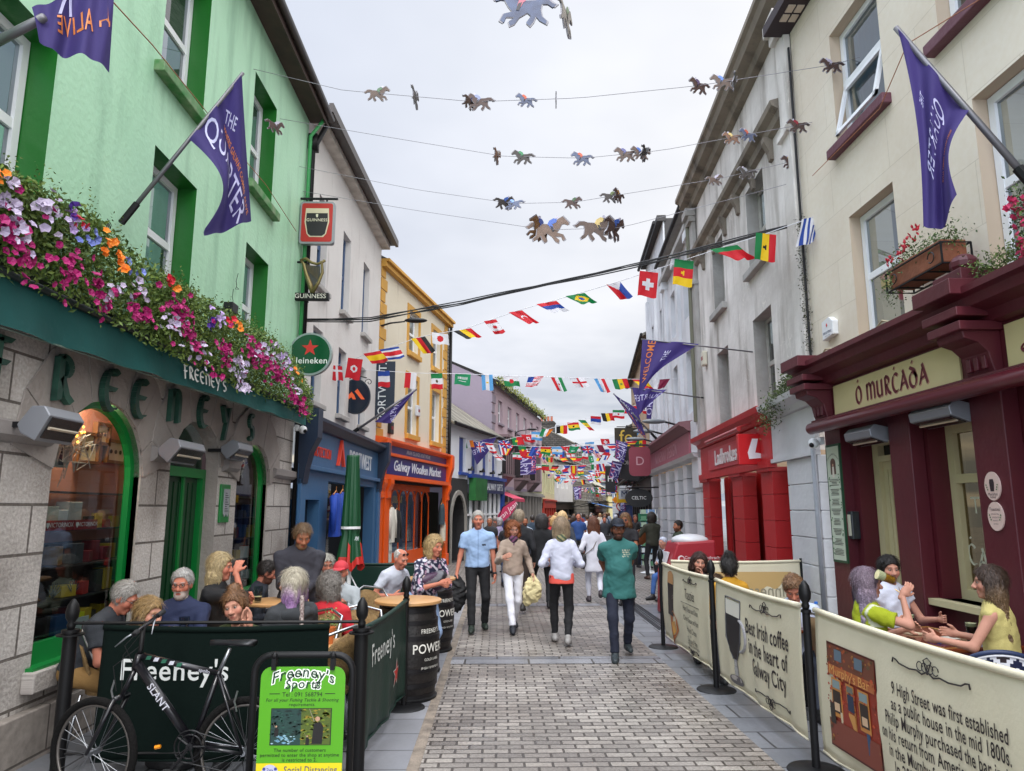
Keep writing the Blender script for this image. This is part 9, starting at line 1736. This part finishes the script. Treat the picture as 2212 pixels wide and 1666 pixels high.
t=thing('guitar','acoustic guitar held by the man in the olive jacket','guitar',(x-.3,y+.35,1.0));mb=MB();mb.prism([(.22*math.cos(a)*(1 if math.cos(a)<0 else.9),.17*math.sin(a)*(1-.25*math.cos(2*a)))for a in[2*PI*k/24 for k in range(24)]],-.05,.05,lambda p,q,r:(p+.2,r,q));mb.build('body',mat('guitar_wood','#6a3a1c',.3),t);mb=MB();mb.tube([(0,0,.02),(-.65,0,.2)],.022,6);mb.build('neck',mat('neck_wood','#2c1a12',.4),t)
x,y=at(1464,16.5);person('dark haired bearded man in profile standing behind the red bin',x,y,FT-1.35,1.7,1.0,skin='tan',top=('#2e3a2c','long',.05),bottom='#3a4a6a',hair='short',hcol='#1d1612',beard='#2a1e18',q=.8,hz=.86)
x,y=at(1446,15.5);person('person in a white hood and blue jeans crouching behind the red bin',x,y,FT-1.0,1.6,1.0,sit=True,hz=.62,lean=.45,top=('#b4bac8','long',.03),topname='hoodie',bottom='#3a5f9a',hair='short',hcol='#b4bac8',q=.7)
mid=[(1058,21,FT,'#26272c','short','#8d8a86','man with short grey hair and a dark shirt by the gift shop',1.72),(1079,22,FA+1.2,'#8d84a0','bob','#8a8688','grey haired woman in a lilac patterned top by the gift shop',1.68),(1098,18,FT+.2,'#1a191e','long','#3a2018','dark haired woman in sunglasses behind the auburn haired woman',1.68),(1134,20,FT,'#8f99a8','buzz','#1d1814','bearded man in a light grey t-shirt between the two black jackets',1.72),(1249,24,FT,'#27467e','buzz','#2a2220','bald man in a blue sweater and open dark jacket facing the camera',1.84),(1238,27,FA,'#1a1a1e','curlybob','#3a2a20','dark curly haired person just left of the man in the blue sweater',1.72),(1268,30,FA,'#c9cad0','short','#4a3a2c','person in a white top right of the man in the blue sweater',1.74),(1305,28,FT,'#2a2c32','short','#3a2c22','person in a dark top between the white tunic and the navy cap',1.7),(1372,26,FT,'#2c2a2a','short','#6a4a34','person in a black top left of the postcard rack',1.76),(1386,24,FT+.5,'#121214','short','#1d1814','person dressed in black beside the postcard rack',1.85),(1330,33,FA,'#b9bcc4','cap','#c9c9d0','person in a white cap above the white tunic',1.74),(1069,27,FA,'#4a3a34','short','#8a8480','grey haired person near the gift shop doorway',1.7),(1150,26,FA,'#2a3a4a','short','#2a2420','dark haired person between the black jackets, farther off',1.74),(1188,29,FT,'#7a2a2a','bob','#6a4a34','person in a dark red top farther along the street',1.7)]
for i,(u,Y,yw_,c,hs_,hc_,lab,H_)in enumerate(mid):
 x,y=at(u,Y);person(lab,x,y,yw_,H_,1.0+.08*(i%3-1),fem=hs_ in('bob','long','curlybob'),skin='red' if i%3 else 'tan',top=(c,'long' if i%2 else 'short',.05),bottom=['#1d2230','#2c2a28','#3a4a68'][i%3],hair='short' if hs_=='cap' else hs_,hcol=hc_,glasses='sun' if i==2 else None,beard='#2a1e18' if i==3 else None,feet=((-.1,.15,.09),(.1,-.15,.1)),q=.55)
tpl=[]
for i,(c,b_,hs_,hc_)in enumerate((('#1d1f26','#1a1c22','short','#3a2c22'),('#a9adb8','#27304a','bob','#6a4a30'),('#7a2c2c','#1d1d22','short','#8a8480'),('#2c4a6a','#3a3a3e','long','#2a1e18'),('#5a5648','#2a2c34','short','#1d1814'),('#c4b8a4','#3a4258','bob','#a98a5c'))):
 x,y=at(1226+14*i,38+3*i);nmc=['black','pale grey','dark red','blue','khaki','cream'][i];tpl.append((person('distant walker in a %s top, %s of the far crowd'%(nmc,'first row'),x,y,(FA,FT)[i%2],1.72+.03*(i%3),1,fem=i in(1,3,5),top=(c,'long',.06),bottom=b_,hair=hs_,hcol=hc_,feet=((-.1,.15,.09),(.1,-.15,.1)),q=.4,group='far crowd in the street'),nmc))
rc=random.Random(4);rows=['second','third','fourth','fifth','sixth','seventh']
for r_ in range(6):
 for i,(tp,nmc)in enumerate(tpl):
  Y=40+r_*5.2+rc.uniform(0,4);x,y=at(1172+27*((i*5+r_*2)%6)+rc.uniform(-8,8),Y);x=min(max(x,.085*Y-1.0 if Y<55 else.105*Y),.17*Y);dup(tp,(x,y,gz(y)),(FA,FT)[(i+r_)%2]+rc.uniform(-.5,.5),'distant walker in a %s top, %s row of the far crowd'%(nmc,rows[r_]),rc.uniform(.94,1.05))
def seat(label,u,Y,zc,yaw,**k):
 """head centre at picture column u, height zc above the street: pelvis height follows from the lean"""
 x,y=at(u,Y);k.setdefault('hz',.50);k.setdefault('sit',True);k.setdefault('H',1.64);ln=k.get('lean',0);s_=k.get('H',1.72)/1.75
 hgt=k['hz']+math.cos(ln)*.56*s_+.105*s_;fwd=math.sin(ln)*.56*s_+.02;dz=zc-hgt
 k['hz']=max(.3,k['hz']+dz)if abs(dz)<.35 else k['hz']
 return person(label,x-fwd*-math.sin(yaw)*1.0,y-fwd*math.cos(yaw),yaw,**k)
seat('grey haired man in dark grey t-shirt and glasses hunched by the large arched window',276,5.95,1.16,-1.5,lean=.5,head=(0,.5,0),skin='red',top=('#2c3036','short',.03),topname='t_shirt',bottom='#8a6a3c',hair='short',hcol='#96928c',glasses='clear',hands=((-.1,.35,.82),(.1,.38,.85)),w=1.08)
seat('fair haired woman with a ponytail in profile, face behind the bicycle handlebar',342,5.72,1.04,-1.85,lean=.35,head=(-.1,.02,0),fem=True,top=('#5a6068','short',.03),bottom='#2a2c34',hair='pony',hcol='#8f7348',hcol2='#b5a184',hz=.42)
seat('stern white haired man with glasses, white beard and navy shirt by the green door',406,6.45,1.2,FT+.1,lean=-.08,head=(0,.08,0),skin='red',top=('#1a2444','long',.03),bottom='#2a2c34',hair='short',hcol='#a19f9c',beard='#b4b0aa',glasses='clear',hands=((-.12,.36,.84),(.14,.34,.84)),w=1.15,belly=.06)
seat('long haired fair man in black sitting sideways with a hand over his mouth',486,6.75,1.32,-1.5,lean=.1,head=(0,.02,0),skin='red',top=('#0f1013','elbow',.03),topname='t_shirt',bottom='#17181c',hair='long',hcol='#a8956e',hz=.62,hands=((-.05,.32,1.0),(.05,.22,1.27)),hdir=(None,(-.3,.1,.6)),w=1.08)
seat('young woman with a hair bun and green sweater resting her cheek on her hands',527,5.85,1.08,FT-.15,lean=.3,head=(.1,.0,.25),skin='pale',fem=True,top=('#2f3a16','long',.03),topname='sweater',bottom='#23252c',hair='bun',hcol='#6a4a2e',hz=.44,hands=((-.15,.26,.93),(-.12,.3,.93)),hdir=((.1,-.1,.9),(0,0,1)),curl=.2)
seat('dark bearded man looking down at the far end of the wall, in dark clothes',579,8.3,1.16,-1.2,lean=.25,head=(0,.35,0),skin='red',top=('#1d222c','long',.03),bottom='#1a1c22',hair='short',hcol='#231a15',beard='#2a1c15')
x,y=at(652,7.9);person('standing man with short sandy hair and a dark grey sweater, looking down beside the tables',x,y,FT+.35,1.74,1.2,skin='tan',lean=.08,top=('#2f2f38','long',.04),topname='sweater',bottom='#22242a',hair='buzz',hcol='#6a5238',beard='#7a6048',head=(.15,.45,0),hands=((-.05,.34,1.02),(.1,.33,1.0)),belly=.05)
seat('person with long white and lilac hair and sunglasses in a dark grey hoodie',640,6.2,1.22,-2.4+PI,lean=.05,head=(.5,0,0),fem=True,top=('#33363a','long',.03),topname='hoodie',bottom='#1d1f24',hair='xlong',hcol='#a8a08e',hcol2='#94709f',glasses='sun',w=1.12,extra=lambda T,B:(emit([SD().ell(B['nb']-B['fw']*.06-B['up']*.09,(.15,.08,.07),B['Rs'],.02).mesh(.013,[(30,.004)])],'hood',mat('hoodie_grey','#33363a',.9),T),MB().tube([B['nb']+B['up']*.06-B['fw']*.04+np.array([.02,-.08,0]),B['nb']-B['up']*.25-B['fw']*.16],.018,6).build('strap',mat('woven_strap','#b5a9a4',.8,var=(60,1,'#4a2a2c')),T)))
seat('curly grey haired woman in a bright red top, seen from behind',722,6.95,1.13,-.35,lean=.1,head=(-.25,0,0),fem=True,top=('#b81f2c','elbow',.03),topname='blouse',bottom='#3a2a2c',hair='curlybob',hcol='#76706a',glasses='up',w=1.1)
seat('white haired woman in glasses and a pale green jacket at the back table',710,8.9,1.18,FT+.5,skin='red',fem=True,top=('#8a9484','long',.03),topname='jacket',bottom='#3a3c40',hair='bob',hcol='#a8a49a',glasses='clear')
seat('man in a red cap with a short white beard and pale grey top',741,8.3,1.15,FT-.05,head=(0,.05,0),skin='red',top=('#9aa0a4','long',.03),bottom='#2c2e34',hair='thin',hcol='#b0aca6',beard='#b0a89c',cap=('cap','#b8323c'),hands=((-.16,.34,.82),(.0,.38,.84)))
seat('old bald man in a white polo shirt bent over beside the whiskey barrel',866,9.3,1.24,FT+.9,lean=.45,head=(0,.3,0),skin='red',top=('#b8bcc8','short',.03),topname='polo_shirt',bottom='#2a2c34',hair='thin',hcol='#b4aea8',glasses='up',hz=.6)
x,y=at(915,8.6);person('blonde woman in a navy and white floral top bending over the barrel',x,y,FT+.85,1.6,1.25,lean=.35,fem=True,skin='red',top=('#1a1c38','elbow',.08),topname='blouse',bottom='#8aa0c4',hair='bob',hcol='#b59a6c',glasses='up',head=(0,.1,0),hands=((-.0,.42,1.0),(.1,.4,1.02)),pattern=lambda Q:([(np.sin(Q[:,0]*75+3*np.sin(Q[:,2]*40))*np.sin(Q[:,2]*70+2*np.sin(Q[:,1]*60))>.3),(np.sin(Q[:,0]*50+1)*np.sin(Q[:,2]*48+2*np.sin(Q[:,1]*50))>.62)],['#c4c0cc','#b890a8']),extra=lambda T,B:emit([SD().ell(B['pel']+np.array([.0,.22,.2]),(.22,.1,.09),rotx(.2),.03).ell(B['pel']+np.array([-.16,.1,.12]),(.16,.12,.08),None,.04).mesh(.014,[(24,.008)])],'shawl',M_attr,T,lambda V:np.array([lin(['#3a1f3a','#a09088','#16141a','#6a6a70'][int(abs(v[0]*9+v[2]*14))%4])for v in V])))
seat('laughing woman with long brown hair behind the farthest cream banner, chin on her hand',1503,9.5,1.17,FT-.1,lean=.12,head=(0,.05,-.15),fem=True,top=('#3a3034','long',.03),bottom='#2a2c34',hair='long',hcol='#3a211a',hands=((-.02,.24,.98),(.08,.34,.84)),hdir=((.1,-.1,1),None))
seat('dark haired woman from behind, hair up, mustard top and long earrings',1568,8.3,1.2,-.15,fem=True,top=('#b8861c','elbow',.03),bottom='#2a2c34',hair='bun',hcol='#1a1512',extra=lambda T,B:MB().ball(B['f'](-.08,-.01,-.06),.012).ball(B['f'](.08,-.01,-.06),.012).ball(B['f'](.08,-.01,-.085),.012).build('earring',mat('earring','#6a3a1c',.4),T))
seat('child with curly brown hair half hidden by the farthest cream banner',1541,8.5,.98,FT,fem=True,top=('#6a5a4a','long',.03),bottom='#2a2c34',hair='curlybob',hcol='#5a4028',hz=.3,H=1.4)
seat('young man with curly brown hair and white t-shirt looking down behind the coffee banner',1704,6.9,1.12,FT-.25,lean=.2,head=(-.15,.5,0),skin='red',top=('#b9c2d8','short',.03),topname='t_shirt',bottom='#3a3f4c',hair='curlyshort',hcol='#6a4a2c')
seat('woman with straight lilac grey hair and yellow green jersey drinking a pint',1862,6.15,1.22,-1.75,fem=True,top=('#949e12','short',.03),w=.9,H=1.64,topname='jersey',bottom='#2a2c34',hair='long',hcol='#776672',hcol2='#8d7f92',glasses='up',hands=((-.05,.3,.84),(.12,.24,1.13)),hdir=(None,(0,.5,.6)),pattern=lambda Q:([(np.abs(Q[:,0])>.2)&(np.abs(Q[:,2]-.2)<.05),(np.abs(Q[:,0]-.15)<.012)&(Q[:,2]>.1)],['#1d4a34','#c9ccb0']))
seat('dark haired woman in a white knit top facing the camera by the yellow door',1912,6.95,1.27,FT+.2,head=(-.3,0,0),fem=True,skin='pale',top=('#c3c6d4','cap',.03),topname='knit_top',bottom='#a48ab0',bname='skirt',hair='pony',hcol='#17120f',hands=((-.22,.32,.84),(.2,.28,.82)),extra=lambda T,B:MB().tube([B['f'](.05,.03,-.13),B['nb']+B['fw']*.13-B['up']*.06,B['f'](-.05,.03,-.13)],.004,5).build('necklace',mat('gold','#c9a05a',.3,.9),T))
seat('woman from behind with very long streaked brown hair and yellow sleeveless top',2118,5.55,1.28,.75,lean=.06,head=(.3,0,0),fem=True,top=('#b8ab6a','tank',.03),topname='vest_top',bottom='#6a5038',hair='xlong',hcol='#3c2c22',hcol2='#6a5238',glasses='up',hands=((-.2,.38,.84),(.18,.34,.84)))
p_=onY(1914,1248,6.0);t=thing('pint_glass','tilted pint of amber beer at the lips of the woman in the jersey','glass',tuple(p_),0,'drinks on the tables');t.rotation_euler=(0,-1.2,0)
mb=MB();mb.lathe([(0,-.075),(.03,-.075),(.043,.08),(.041,.08),(.029,-.065),(0,-.065)],20);mb.build('glass',glassmat('drinkglass'),t,smooth='auto');mb=MB();mb.lathe([(0,-.063),(.028,-.063),(.036,.02),(0,.02)],18);mb.build('drink',mat('drink#c9811a','#c9811a',.2),t);mb=MB();mb.lathe([(0,.02),(.036,.02),(.041,.075),(0,.078)],18);mb.build('foam',mat('foam','#d9cba4',.8),t)
